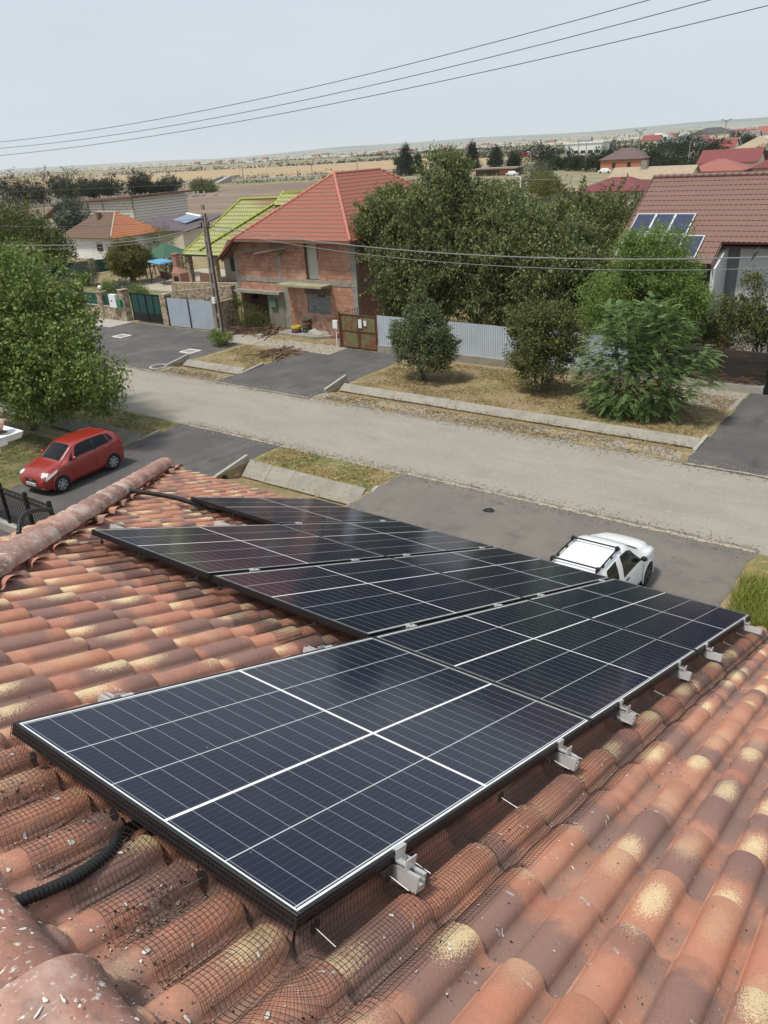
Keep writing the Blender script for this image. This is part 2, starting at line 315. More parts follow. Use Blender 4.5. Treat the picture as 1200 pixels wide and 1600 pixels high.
wine = mat('wine_roof', (.17, .042, .042), .7, [('n', 1, .4, .7, (.14, .038, .038))])
beigetile = mat('beige_tile_roof', (.37, .29, .2), .9, [('n', 1.5, .4, .7, (.28, .215, .15)), ('n', 9, .5, .7, (.44, .36, .27))])
wood = mat('old_wood', (.17, .10, .065), .9, [('n', 6, .4, .7, (.23, .15, .1), (1, 8, 8))])
wood_grey = mat('grey_wood', (.28, .24, .19), .9, [('n', 6, .4, .7, (.2, .17, .14), (1, 8, 8))])
window_m = mat('dark_window', (.02, .022, .026), .12, spec=.6)
sheet = mat('pale_blue_sheet', (.50, .55, .60), .55, [('n', 1, .4, .75, (.43, .475, .52)), ('n', 14, .66, .72, (.3, .24, .18))], spec=.4)
white_plastic = mat('white_plastic', (.75, .75, .73), .4)
rusty = mat('rusty_green_paint', (.145, .15, .065), .8, [('n', 1.3, .44, .58, (.17, .065, .03), (1.4, 1, .7)), ('n', 5, .5, .66, (.21, .185, .11)), ('n', 9, .57, .66, (.24, .09, .035))], .3, 20)
stone = mat('rubble_stone', (.30, .235, .155), .95, [('c', 4.2, .1, .9, (.43, .345, .24)), ('c', 6.2, .6, .65, (.20, .15, .10)), ('n', 9, .5, .66, (.20, .16, .115)), ('c', 8, .8, .85, (.45, .38, .29))], .9, 8)
greenmesh = mat('green_screen', (.012, .055, .045), .8, [('n', 2, .4, .7, (.018, .075, .058))])
graymetal = mat('dark_metal', (.03, .03, .032), .5)

# ---------------------------------------------------------------- setting: ground with ditches
def ground():
    # ditches: (x0, x1, [(y, z) profile]); the bank facing the house carries the concrete slabs
    D = [(-24.55, -7.0, [(27.5, 0), (28.2, -.16), (28.4, -.18), (28.8, .02)]),
         (-36.45, -31.45, [(27.5, 0), (28.2, -.16), (28.4, -.18), (28.8, .02)]),
         (-21.2, -15.35, [(16.9, 0), (18.2, -.42), (18.38, -.44), (18.85, 0)]),
         (-60, -27.65, [(16.7, 0), (18.2, -.42), (18.38, -.44), (18.85, 0)])]
    xs = {-13000, -3000, -700, -200, -100, -60.01, 60, 200, 700, 3000, 13000}; ys = {-13000, -3000, -500, -60, 0, 60, 200, 700, 3000, 13000}
    for x0, x1, pr in D:
        xs |= {x0, x0 - .02, x1, x1 + .02}; ys |= {p[0] for p in pr}
    xs = sorted(xs); ys = sorted(ys)
    def z(x, y):
        for x0, x1, pr in D:
            if x0 - 1e-6 <= x <= x1 + 1e-6:
                for (ya, za), (yb, zb) in zip(pr, pr[1:]):
                    if ya <= y <= yb: return za + (zb - za) * (y - ya) / (yb - ya)
        return 0
    mb = MB(); n = len(ys); mb.v = [(x, y, z(x, y)) for x in xs for y in ys]
    mb.f = [(i * n + j, (i + 1) * n + j, (i + 1) * n + j + 1, i * n + j + 1) for i in range(len(xs) - 1) for j in range(n - 1)]
    struct('ground', mb, earth)
ground()
def sheetrect(name, x0, x1, y0, y1, z, ma, jag=0, seed=1, step=.4):
    """flat sheet with slightly wandering edges"""
    rnd = random.Random(seed)
    if not jag: mb = MB().add([(x0, y0, z), (x1, y0, z), (x1, y1, z), (x0, y1, z)], [(0, 1, 2, 3)])
    else:
        P = []
        def edge(a, b):
            L_ = math.dist(a, b); k = max(2, int(L_ / step))
            for i in range(k):
                t = i / k; q = (a[0] + (b[0] - a[0]) * t, a[1] + (b[1] - a[1]) * t); P.append((q[0] + rnd.uniform(-jag, jag), q[1] + rnd.uniform(-jag, jag), z))
        c = [(x0, y0), (x1, y0), (x1, y1), (x0, y1)]
        for i in range(4): edge(c[i], c[(i + 1) % 4])
        cx, cy = (x0 + x1) / 2, (y0 + y1) / 2
        mb = MB().add(P, [tuple(range(len(P)))])
    return struct(name, mb, ma)
sheetrect('road', -260, 60, 20.85, 26.45, .006, asphalt_old, .05, 2, .5)
sheetrect('driveway', -27.35, -21.35, 6, 21.0, .012, asphalt_new, .09, 3)
sheetrect('driveway', -15.25, -3.3, 5, 21.05, .012, asphalt_dusty, .09, 4)
sheetrect('driveway', -60, -36.55, 26.3, 35.3, .012, asphalt_new, .09, 5)
sheetrect('driveway', -31.35, -24.7, 26.3, 35.2, .012, asphalt_new, .09, 6)
sheetrect('driveway', -6.95, 4, 26.3, 36, .012, asphalt_new, .06, 7)
sheetrect('gravel_strip', -24.6, -7.2, 26.5, 27.55, .010, gravel, .08, 8)
sheetrect('gravel_strip', -36.4, -31.4, 26.5, 27.55, .010, gravel, .08, 9)
sheetrect('verge', -24.5, -7.0, 28.95, 34.9, .010, verge, .06, 10)
sheetrect('verge', -36.5, -31.4, 28.95, 33.4, .010, verge, .12, 11)
sheetrect('verge', -21.15, -15.35, 18.95, 20.85, .016, verge, .07, 12)
sheetrect('verge', -60, -27.45, 18.95, 20.8, .016, verge, .07, 13)
sheetrect('verge', -60, -27.5, 8, 16.6, .010, mat('dark_lawn', (.10, .10, .035), .95, [('n', 1.2, .42, .62, (.19, .155, .07)), ('n', 30, .5, .7, (.055, .07, .02))], .8, 30), .07, 14)  # lawn in a darker green than the other verges
sheetrect('verge', -3.2, 6, 5, 20.7, .010, verge, .07, 15)
sheetrect('straw_patch', -21.1, -15.4, 12, 16.85, .012, straw, .07, 16)
sheetrect('pavement', -39.2, -29.4, 33.5, 35.4, .018, mat('pavement_slab', (.34, .31, .25), .92, [('n', 1.5, .4, .7, (.26, .235, .19)), ('n', 15, .55, .7, (.2, .18, .145))]), .05, 17)
sheetrect('pavement', -56, -50.2, 33.3, 35.3, .018, concrete, .03, 18)
sheetrect('pavement', -10.4, -7.0, 33.1, 35.7, .018, pavers, .03, 19)
sheetrect('bare_yard', -42, -29, 35.4, 38, .014, soil, .1, 20)
sand = mat('road_sand', (.37, .32, .24), .95, [('n', 6, .4, .7, (.28, .245, .185)), ('n', 40, .5, .7, (.42, .37, .28))], .4, 40)
for i, (x0, x1, y, wd) in enumerate(((-27.3, -21.4, 20.86, .13), (-15.2, -3.3, 20.88, .16), (-31.3, -24.8, 26.44, .12), (-60, -36.6, 26.42, .10), (-6.9, 4, 26.46, .13), (-21.3, -15.3, 20.8, .10))):
    rnd_ = random.Random(i); wd *= .6; n_ = int((x1 - x0) / .12); up_ = [(x0 + (x1 - x0) * k / n_, y + wd * rnd_.uniform(.3, 1.2), .019) for k in range(n_ + 1)]; lo_ = [(x0 + (x1 - x0) * k / n_, y - wd * rnd_.uniform(.3, 1.2), .019) for k in range(n_ + 1)]
    struct('sand_strip', MB().add(lo_ + up_, [(k, k + 1, n_ + 2 + k, n_ + 1 + k) for k in range(n_)]), sand)
# concrete slabs lining the ditch banks
def ditch_lining(x0, x1, ya, za, yb, zb, label, seg=1.05):
    t = thing('ditch_lining', label, 'concrete ditch wall', ((x0 + x1) / 2, yb, 0)); rnd = random.Random(int(x0 * 10)); x = x0
    while x < x1 - .1:
        xe = min(x + seg, x1); a, b = rnd.uniform(0, .025), rnd.uniform(0, .025)
        MB().hexa([(x + .003, ya, za + .01 + a), (xe - .003, ya, za + .01 + b), (xe - .003, yb, zb + .03 + b), (x + .003, yb, zb + .03 + a)],
                  [(x + .003, ya - .05, za + .07 + a), (xe - .003, ya - .05, za + .07 + b), (xe - .003, yb + .06, zb + .10 + b), (x + .003, yb + .06, zb + .10 + a)]).build('slab', ditchc, t)
        x = xe
ditch_lining(-24.45, -7.1, 28.42, -.18, 28.8, .03, 'long sloping concrete ditch wall below the trees across the road')
ditch_lining(-36.35, -31.5, 28.42, -.18, 28.8, .03, 'short pale concrete ditch wall in front of the unfinished brick house', 1.6)
ditch_lining(-21.1, -15.45, 18.40, -.44, 18.85, .0, 'sloping concrete ditch wall beside the grass island on the near side', 1.2)
ditch_lining(-60, -27.75, 18.40, -.44, 18.85, .0, 'shaded concrete ditch wall running behind the red car', 1.5)
def headwall(X, ya, yb, za, zb, hole, label, s=1):
    t = thing('culvert_headwall', label, 'culvert wall', (X, (ya + yb) / 2, 0))
    MB().hexa([(X - .07, ya, -.6), (X + .07, ya, -.6), (X + .07, yb, -.6), (X - .07, yb, -.6)], [(X - .07, ya, za), (X + .07, ya, za), (X + .07, yb, zb), (X - .07, yb, zb)]).build('slab', concrete, t)
    if hole:
        MB().tube([(X + .075 * s, hole, -.25), (X + .10 * s, hole, -.25)], .19, 18).build('pipe_mouth', blackp, t)
        MB().tube([(X + .072 * s, hole, -.25), (X + .082 * s, hole, -.25)], .225, 18).build('pipe_rim', concrete_dark, t)
headwall(-24.75, 27.65, 29.35, .12, .42, 28.1, 'small concrete culvert wall at the right edge of the rusty gate driveway')
headwall(-7.0, 27.8, 29.4, .05, .12, None, 'low concrete edge slab where the long ditch ends at the right driveway')
headwall(-36.6, 27.4, 29.1, .12, .36, None, 'concrete culvert wall beside the round concrete ring across the road')
headwall(-31.4, 28.3, 30.1, .0, .16, None, 'low concrete slab at the left edge of the rusty gate driveway')
headwall(-21.3, 16.9, 18.95, -.05, .28, 17.6, 'concrete culvert wall with a black pipe mouth left of the grass island')
headwall(-15.3, 17.0, 19.4, -.25, .05, None, 'low concrete kerb at the right end of the grass island')
headwall(-27.5, 17.6, 19.6, -.15, .08, None, 'low concrete kerb where the ditch meets the red car driveway')
# round well ring and two manhole frames
def ring(x, y, r1, r2, z0, z1, name, label, cat):
    mb = MB(); n = 28
    for k in range(n):
        a = 2 * PI * k / n
        for r_, z_ in ((r1, z0), (r2, z0), (r2, z1), (r1, z1)): mb.v.append((x + r_ * math.cos(a), y + r_ * math.sin(a), z_))
    for k in range(n):
        for j in range(4):
            k2 = (k + 1) % n; mb.f.append((k * 4 + j, k2 * 4 + j, k2 * 4 + (j + 1) % 4, k * 4 + (j + 1) % 4))
    return tag(mb.build(name, concrete, origin=(x, y, z0)), label, cat)
ring(-37.0, 27.2, .42, .56, .0, .05, 'concrete_ring', 'round pale concrete ring lying at the road edge across the street', 'concrete ring')
def hatch(x, y, label):
    t = thing('manhole', label, 'manhole', (x, y, 0)); mb = MB()
    for a, b in (((-.55, -.45), (.55, -.33)), ((-.55, .33), (.55, .45)), ((-.55, -.33), (-.40, .33)), ((.40, -.33), (.55, .33))): mb.box((x + a[0], y + a[1], 0), (x + b[0], y + b[1], .05))
    mb.build('frame', mat('whitewashed_kerb', (.6, .58, .54), .9), t); MB().box((x - .4, y - .33, 0), (x + .4, y + .33, .03)).build('cover', concrete_dark, t)
hatch(-46.6, 31.7, 'rectangular manhole with a white frame in front of the dark green gate')
hatch(-38.2, 30.6, 'rectangular manhole with a white frame near the power pole')
tag(MB().add([(-11.0 + dx, 19.6 + dy, .022 + dz) for dx, dy, dz in ((-.18, -.1, 0), (-.02, -.14, .03), (.16, -.08, 0), (.2, .06, .02), (.03, .12, .05), (-.14, .1, .01), (0, 0, .09))], [(0, 1, 6), (1, 2, 6), (2, 3, 6), (3, 4, 6), (4, 5, 6), (5, 0, 6)]).build('crumpled_rag', blackp, origin=(-11, 19.6, .02)), 'small crumpled black rag lying on the asphalt in the middle of the near driveway', 'rag')

# ---------------------------------------------------------------- the tiled house under the camera
TH = R(22.18); CT, ST = math.cos(TH), math.sin(TH)
OX, OY, OZ = -0.846, 0.712, 9.281          # near upper corner of the nearest solar module
def P(a, b, n=0): return (OX - b, OY + a * CT + n * ST, OZ - a * ST + n * CT)
EAVE = 5.24; RA = -.46                      # slope coordinate of eave and ridge
PITCH, B0, GAUGE, A0, PAN = .146, 1.386 + .146 * .37, .337, .038, -.142
HB = .038
def prof(u):
    """tile height over u = 0..1 going towards -b"""
    if u < .04: return .006
    if u < .72:
        t = (u - .38) / .34; return .003 + HB * math.sqrt(max(0, 1 - t * t)) ** .9
    return .0 + .004 * math.cos((u - .72) / .28 * 2 * PI)
def surf(a, b):
    """height n of the tile surface at roof coordinates a, b"""
    k = math.floor((B0 - b) / PITCH); sh = .004 if k % 2 else -.004; u = min(.999, max(0, (B0 - b + sh) / PITCH - k)); v = ((a - A0) / GAUGE) % 1
    return PAN + prof(u) + .0185 * v
US = [0, .035, .045, .075, .13, .20, .29, .38, .47, .56, .63, .685, .715, .74, .86, 1.0, 1.10]
def tiles(name, parent, frame, k0, k1, j0, j1, keep, seed):
    rnd = random.Random(seed); V = []; F = []; UV = []; RN = []; off = parent['_o']
    for k in range(k0, k1):
        for j in range(j0, j1):
            a1 = A0 + GAUGE * (j + 1); am = a1 - GAUGE / 2; b0 = B0 - k * PITCH + (.004 if k % 2 else -.004)
            if not keep(am, b0 - PITCH / 2): continue
            r = (rnd.random(), rnd.random(), rnd.random()); o = len(V)
            jt = rnd.uniform(-.0015, .0015); js = rnd.uniform(-.0015, .0015); ja = rnd.uniform(-.004, .004)
            sec = [(a1 - GAUGE - .05, -.002), (a1 - GAUGE * .5, .009), (a1 - .007, .0185), (a1, .0155), (a1, -.004)]
            if a1 < RA + .1: continue
            sec = [(max(a, RA + .03), q) for a, q in sec]
            for si, (a, lift) in enumerate(sec):
                for ui, u in enumerate(US):
                    h = prof(min(u, .999)) if u < 1 else .001
                    sc = 1 - .10 * (1 - (a - a1 + GAUGE) / GAUGE)       # barrel tapers slightly uphill
                    n = PAN + (h * sc if h > .01 else h) + lift + jt
                    if si == 4: n = PAN + h * .93 - .004 + jt
                    bb = b0 - u * PITCH + js
                    V.append(frame(a + ja, bb, n)); UV.append((u, (a - (a1 - GAUGE)) / GAUGE)); RN.append(r)
            m_ = len(US)
            for si in range(4):
                for ui in range(m_ - 1):
                    F.append((o + si * m_ + ui, o + (si + 1) * m_ + ui, o + (si + 1) * m_ + ui + 1, o + si * m_ + ui + 1))
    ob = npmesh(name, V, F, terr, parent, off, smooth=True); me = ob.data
    uvl = me.uv_layers.new(name='UVMap'); idx = np.zeros(len(me.loops), np.int32); me.loops.foreach_get('vertex_index', idx)
    uvl.data.foreach_set('uv', np.asarray(UV, np.float32)[idx].ravel())
    ca = me.attributes.new('rnd', 'FLOAT_COLOR', 'POINT'); ca.data.foreach_set('color', np.hstack([np.asarray(RN, np.float32), np.ones((len(RN), 1), np.float32)]).ravel())
    me.set_sharp_from_angle(angle=R(50)); return ob
hipb = lambda a: 2.03 + .926 * a            # hip line in roof coordinates
house = thing('tiled_house', 'two storey house with mottled clay tile roof in the foreground, carrying the solar modules', 'house', (-4, 0, 0))
eaveY, eaveZ = P(EAVE, 0, PAN)[1:]; ridY, ridZ = P(RA, 0, PAN)[1:]
XL = OX - hipb(EAVE); XR = 5.5
MB().box((XL + .55, -4.3, 0), (XR - .5, eaveY - .55, eaveZ - .12)).build('wall', mat('render_wall', (.62, .55, .44), .9, [('n', 1, .45, .75, (.56, .5, .4))]), house)
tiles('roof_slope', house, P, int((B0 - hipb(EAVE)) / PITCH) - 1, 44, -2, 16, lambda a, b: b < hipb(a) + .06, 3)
ridge_x = OX - hipb(RA)
def Pend(a, b, n):      # hip end facing the neighbours: same slope, turned 90 degrees
    c = (ridY + 0); run = (a - RA) * CT + n * ST
    return (ridge_x - run, c + (b - 0), P(RA, 0, PAN)[2] - (a - RA) * ST + (n - PAN) * CT)
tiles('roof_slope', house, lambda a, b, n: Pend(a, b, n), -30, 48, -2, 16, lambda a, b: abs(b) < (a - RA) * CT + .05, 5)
def Pback(a, b, n): x, y, z = P(a, b, n); return (x, 2 * ridY - y, z)
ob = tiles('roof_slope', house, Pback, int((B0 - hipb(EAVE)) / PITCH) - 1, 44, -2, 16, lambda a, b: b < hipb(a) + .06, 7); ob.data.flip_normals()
def under(pts): return MB().slab(pts, .05)
MB().slab([P(RA, hipb(RA), PAN - .03), P(EAVE, hipb(EAVE), PAN - .03), P(EAVE, OX - XR, PAN - .03), P(RA, OX - XR, PAN - .03)], .06).build('roof_deck', wood, house)
MB().slab([Pback(RA, hipb(RA), PAN - .03), Pback(RA, OX - XR, PAN - .03), Pback(EAVE, OX - XR, PAN - .03), Pback(EAVE, hipb(EAVE), PAN - .03)], .06).build('roof_deck', wood, house)
MB().slab([P(RA, hipb(RA), PAN - .03), Pback(EAVE, hipb(EAVE), PAN - .03), P(EAVE, hipb(EAVE), PAN - .03)], .06).build('roof_deck', wood, house)
def gutter_line(p, q, parent, ma, r=.06):
    p, q = Vector(p), Vector(q); d = (q - p).normalized(); s_ = d.cross(Vector((0, 0, 1))); mb = MB(); n = 9
    for e_ in (p, q):
        for k in range(n): t = PI * k / (n - 1); mb.v.append(tuple(e_ + s_ * r * math.cos(t) - Vector((0, 0, 1)) * r * math.sin(t)))
        for k in range(n): t = PI * (n - 1 - k) / (n - 1); mb.v.append(tuple(e_ + s_ * (r - .006) * math.cos(t) - Vector((0, 0, 1)) * (r - .006) * math.sin(t)))
    m_ = 2 * n
    for k in range(m_): mb.f.append((k, (k + 1) % m_, m_ + (k + 1) % m_, m_ + k))
    mb.f.append(tuple(range(m_))[::-1]); mb.f.append(tuple(range(m_, 2 * m_)))
    return mb.build('gutter', ma, parent)
ey = eaveY + .05
gutter_line((XL, ey + .02, eaveZ - .05), (XR, ey + .02, eaveZ - .05), house, white_plastic)
# ridge and hip caps: overlapping barrel caps, heavily whitened by droppings
cap_m = mat('stained_cap_tile', (.38, .18, .13), .72, [('n', 1.6, .36, .60, (.24, .135, .105)), ('n', 13, .48, .66, (.21, .13, .10)), ('n', 6, .5, .75, (.43, .22, .165)), ('n', 3, .46, .72, (.54, .41, .35)), ('n', 42, .60, .66, (.60, .54, .49), (1.5, .55, 1)), ('n', 26, .635, .68, (.66, .62, .57), (1.4, .6, 1)), ('n', 70, .66, .70, (.12, .085, .06)), ('n', 90, .66, .70, (.60, .50, .33))], .16, 60)
def caps(name, p, q, L_=.42, pitch=.35, r=.135, seed=1, sgn=1, parent=None):
    p, q = Vector(p), Vector(q); d = (q - p).normalized(); sd = d.cross(Vector((0, 0, 1))).normalized(); up = sd.cross(d); mb = MB(); rnd = random.Random(seed)
    N = int((q - p).length / pitch); n = 18; pitch = (q - p).length / N
    for i in range(N):
        rows = [(i * pitch - .02, r * .84, .0, 1), (i * pitch + pitch * .5, r * .91, .006, 1), (i * pitch + pitch - .02, r * 1.0, .012, 1), (i * pitch + pitch + .034, r * 1.09, .014, 1), (i * pitch + pitch + .045, r * 1.08, .012, 1), (i * pitch + pitch + .046, r * .95, .003, 1)]
        o = len(mb.v); tw = rnd.uniform(-.04, .04); sh = rnd.uniform(-.006, .006)
        for s_, rr, lf, _ in rows:
            for k in range(n + 1):
                t = PI * 1.06 * (k / n) - PI * .03 + tw; c = p + d * s_ + up * lf + sd * sh
                mb.v.append(tuple(c + sd * rr * math.cos(t) * 1.04 + up * (rr * .86 * math.sin(t))))
        m_ = n + 1
        for a in range(len(rows) - 1):
            for k in range(n): mb.f.append((o + a * m_ + k, o + a * m_ + k + 1, o + (a + 1) * m_ + k + 1, o + (a + 1) * m_ + k))
    ob = mb.build(name, cap_m, parent, smooth=True); ob.data.set_sharp_from_angle(angle=R(55)); return ob
rz_ = P(RA, 0, PAN)[2] + .005
caps('ridge_cap', (XR, ridY, rz_), (ridge_x, ridY, rz_), parent=house, r=.145, seed=4)
hp = lambda a, up=0: (OX - hipb(a), P(a, 0, PAN)[1], P(a, 0, PAN)[2] + up)
caps('hip_cap', hp(RA, .05), hp(EAVE - .06, .075), parent=house, r=.098, pitch=.29, seed=6)
MB().bar(hp(RA + .1, .03), hp(EAVE - .03, .045), .15, .09).build('hip_mortar', mat('red_mortar', (.26, .09, .065), .95, [('n', 8, .4, .7, (.17, .07, .055))], .5, 40), house)
hb_ = lambda a, up=0: (OX - hipb(a), 2 * ridY - P(a, 0, PAN)[1], P(a, 0, PAN)[2] + up)
caps('hip_cap', hb_(RA, .02), hb_(EAVE - .06, .03), parent=house, seed=8)
# clay plugs that close the first gap beside the caps, and the little broken clay chip on the ridge
MB().box((OX - .43, .20, rz_ + .117), (OX - .385, .245, rz_ + .138)).build('clay_chip', cap_m, house)
def dist_mod(b): return b
# debris in the channels: pebbles, twigs, droppings
def debris():
    rnd = random.Random(11); V = []; F = []; vals = []
    def bit(p, s, val):
        o = len(V); q = [Vector((rnd.gauss(0, 1), rnd.gauss(0, 1), rnd.gauss(0, .6))).normalized() * s * rnd.uniform(.6, 1.3) for _ in range(5)]
        for k in q: V.append((p[0] + k.x, p[1] + k.y, p[2] + k.z + s * .3))
        for f in ((0, 1, 2), (0, 2, 3), (0, 3, 4), (1, 2, 4), (2, 3, 4), (0, 1, 4)): F.append(tuple(o + i for i in f))
        vals.extend([val] * 5)
    def chan(a, k): 
        b = B0 - (k + .86 + rnd.gauss(0, .07)) * PITCH; return b
    for i in range(2600):
        k = rnd.randint(-24, 22); a = rnd.uniform(-.3, 4.8) if rnd.random() < .5 else rnd.uniform(-.33, 1.2)
        if rnd.random() < .5: k = rnd.randint(1, 16)
        b = chan(a, k)
        if b > hipb(a) - .1: continue
        s = rnd.choice((.0015, .002, .0025, .003, .004)); val = rnd.choice((0, 0, .1, .5, .6, 1, 1)); bit(P(a, b, surf(a, b)), s, val)
    for (ca, cb, n_, sp_) in ((-.12, .31, 170, .05), (.03, .68, 150, .05), (-.23, .16, 70, .04), (-.05, .56, 90, .05), (-.28, .44, 60, .03), (-.29, .02, 90, .05), (-.2, -.12, 60, .04), (-.1, .89, 110, .05), (-.18, .86, 70, .04), (.28, 1.17, 50, .05), (1.45, 1.3, 60, .1), (.5, -.13, 80, .12), (1.6, -.14, 110, .5), (2.8, -.14, 110, .5)):
        for i in range(int(n_ * 1.7)):
            a = ca + rnd.gauss(0, sp_ * 1.6); b = cb + rnd.gauss(0, sp_ * .5); s = rnd.choice((.0016, .002, .0028, .004)); bit(P(a, b, surf(a, b)), s, rnd.choice((0, 0, .1, .55, .7, 1, 1)))
    for i in range(1500):
        a = rnd.uniform(-.33, 5); b = rnd.uniform(-2.6, 3.5)
        if b > hipb(a) - .1: continue
        bit(P(a, b, surf(a, b)), rnd.choice((.0015, .002, .003)), rnd.choice((0, .5, 1)))
    ma = leaf_mat('debris_bits', (.012, .011, .009), (.34, .29, .2), (.62, .59, .52), .9)
    tag(npmesh('roof_debris', V, F, ma, vals=vals), 'small stones, droppings and crumbs lying in the channels of the clay tiles', 'debris', kind='stuff')
debris()
def splats():
    """flat dried droppings, thin blobs lying on the tiles and on the ridge caps"""
    rnd = random.Random(5); V = []; F = []
    def splat(fn, a, b, s, el=1.6):
        o = len(V); n = 14; th = rnd.uniform(0, PI); p1, p2 = rnd.uniform(0, 6), rnd.uniform(0, 6); V.append(fn(a, b, .0012))
        for k in range(n):
            t = 2 * PI * k / n; rr = s * .75 * (1 + .22 * math.sin(2 * t + p1) + .16 * math.sin(3 * t + p2) + rnd.uniform(-.05, .05)); x, y = rr * math.cos(t) * el, rr * math.sin(t) / el; V.append(fn(a + x * math.cos(th) - y * math.sin(th), b + x * math.sin(th) + y * math.cos(th), .0003))
        for k in range(n): F.append((o, o + 1 + k, o + 1 + (k + 1) % n))
    roof = lambda a, b, d: P(a, b, surf(a, b) + .001 + d)
    for i in range(420):
        a = rnd.uniform(-.32, 5); b = rnd.choice((rnd.uniform(-2.2, 3.4), rnd.gauss(.45, .5) if a < .3 else rnd.gauss(-.12, .12)))
        if b > hipb(a) - .15 or (0 < b < 1.1 and 0 < a < 5.3): continue
        splat(roof, a, b, rnd.choice((.0015, .002, .003, .003, .004, .006)), rnd.uniform(1, 1.6))
    for i in range(90): splat(roof, rnd.uniform(-.32, 0), rnd.uniform(-.3, 1.5), rnd.choice((.002, .003, .004, .006, .009)), rnd.uniform(1, 1.6))
    for i in range(150):
        splat(roof, rnd.uniform(0, 5), rnd.uniform(-.02, -.28), rnd.choice((.002, .003, .0045, .006)), rnd.uniform(1, 1.8))
    capf = lambda t, b, d: (OX - b, ridY + .145 * 1.04 * math.cos(t / .13), rz_ + .012 + (.142 * .86) * math.sin(t / .13) + .004 + d)
    for i in range(240): splat(capf, rnd.uniform(.02, .38), rnd.uniform(-.3, 1.1), rnd.choice((.0015, .002, .003, .004, .006)), rnd.uniform(1, 2))
    tag(npmesh('bird_droppings', V, F, mat('dried_droppings', (.66, .63, .57), .9, [('n', 60, .5, .7, (.45, .42, .36))]), smooth=False), 'white dried bird droppings splashed over the clay tiles and ridge caps', 'droppings', kind='stuff')
splats()

# ---------------------------------------------------------------- solar modules
cells = glass_mat(); W_, L_, FR = 1.096, 1.754, .035
def module():
    t = thing('photovoltaic_module', 'x', 'solar panel', (0, 0, 0), group='solar panels on the clay tile roof', local=True)
    # local frame: x = across (b), y = along (a), z = normal
    mb = MB()
    for a, b in (((0, 0), (W_, .011)), ((0, L_ - .011), (W_, L_)), ((0, .011), (.011, L_ - .011)), ((W_ - .011, .011), (W_, L_ - .011))):
        mb.box((a[0], a[1], -FR), (b[0], b[1], 0))
    f = mb.build('frame', blackm, t, origin=(0, 0, 0)); bv = f.modifiers.new('b', 'BEVEL'); bv.width = .0012; bv.segments = 1
    for mid, nm in ((2, 'glass'),):
        g = MB().add([(.011, .011, -.0018), (W_ - .011, .011, -.0018), (W_ - .011, L_ - .011, -.0018), (.011, L_ - .011, -.0018)], [(0, 1, 2, 3)]).build('glass', cells, t, origin=(0, 0, 0))
    bk = MB().add([(.011, .011, -.006), (.011, L_ - .011, -.006), (W_ - .011, L_ - .011, -.006), (W_ - .011, .011, -.006)], [(0, 1, 2, 3)]).build('backsheet', mat('backsheet', (.5, .5, .5), .8), t, origin=(0, 0, 0))
    return t, g
def uvs(g, mid):
    me = g.data; u = me.uv_layers.new(name='UVMap'); m2 = me.uv_layers.new(name='Mid'); mx = .023 + .21 * mid
    for lp in me.loops:
        c = me.vertices[lp.vertex_index].co; u.data[lp.index].uv = (c.x, c.y); m2.data[lp.index].uv = (c.x - mx, c.y)
RB = [0, 1.122, 2.252, 3.372]; CA = [0, 1.771, 3.545]
plan = [(0, 0, 2, 'nearest solar panel, bluish, at the upper end of the row along the right edge'), (0, 1, 3, 'middle solar panel of the row along the right edge'), (0, 2, 3, 'solar panel at the right eave corner of the array, in front of the white car'),
        (1, 1, 3, 'solar panel in the second row from the right, at its upper end'), (1, 2, 3, 'eave solar panel in the second row, left of the white car'),
        (2, 1, 3, 'solar panel whose corner sticks out furthest left over the bare tiles'), (2, 2, 3, 'solar panel at the eave in the third row from the right edge'), (3, 2, 3, 'farthest solar panel, alone in its row near the thick black conduit')]
pm = Matrix(((-1, 0, 0), (0, CT, ST), (0, -ST, CT))).to_4x4()      # columns: b, a, n
pt, pg = module(); uvs(pg, 2); pt2 = copy_tree(pt)
for ch in pt2.children:
    if ch.name.startswith('glass'):
        ch.data = ch.data.copy(); ch.data.uv_layers.remove(ch.data.uv_layers['Mid']); ch.data.uv_layers.remove(ch.data.uv_layers['UVMap']); uvs(ch, 3)
first = True
for r_, c_, mid, lab in plan:
    o = pt if mid == 2 else (pt2 if first else copy_tree(pt2))
    if mid == 3: first = False
    o.matrix_world = Matrix.Translation(P(CA[c_], RB[r_], random.Random(r_ * 7 + c_).uniform(-.001, .001))) @ pm; o['label'] = lab
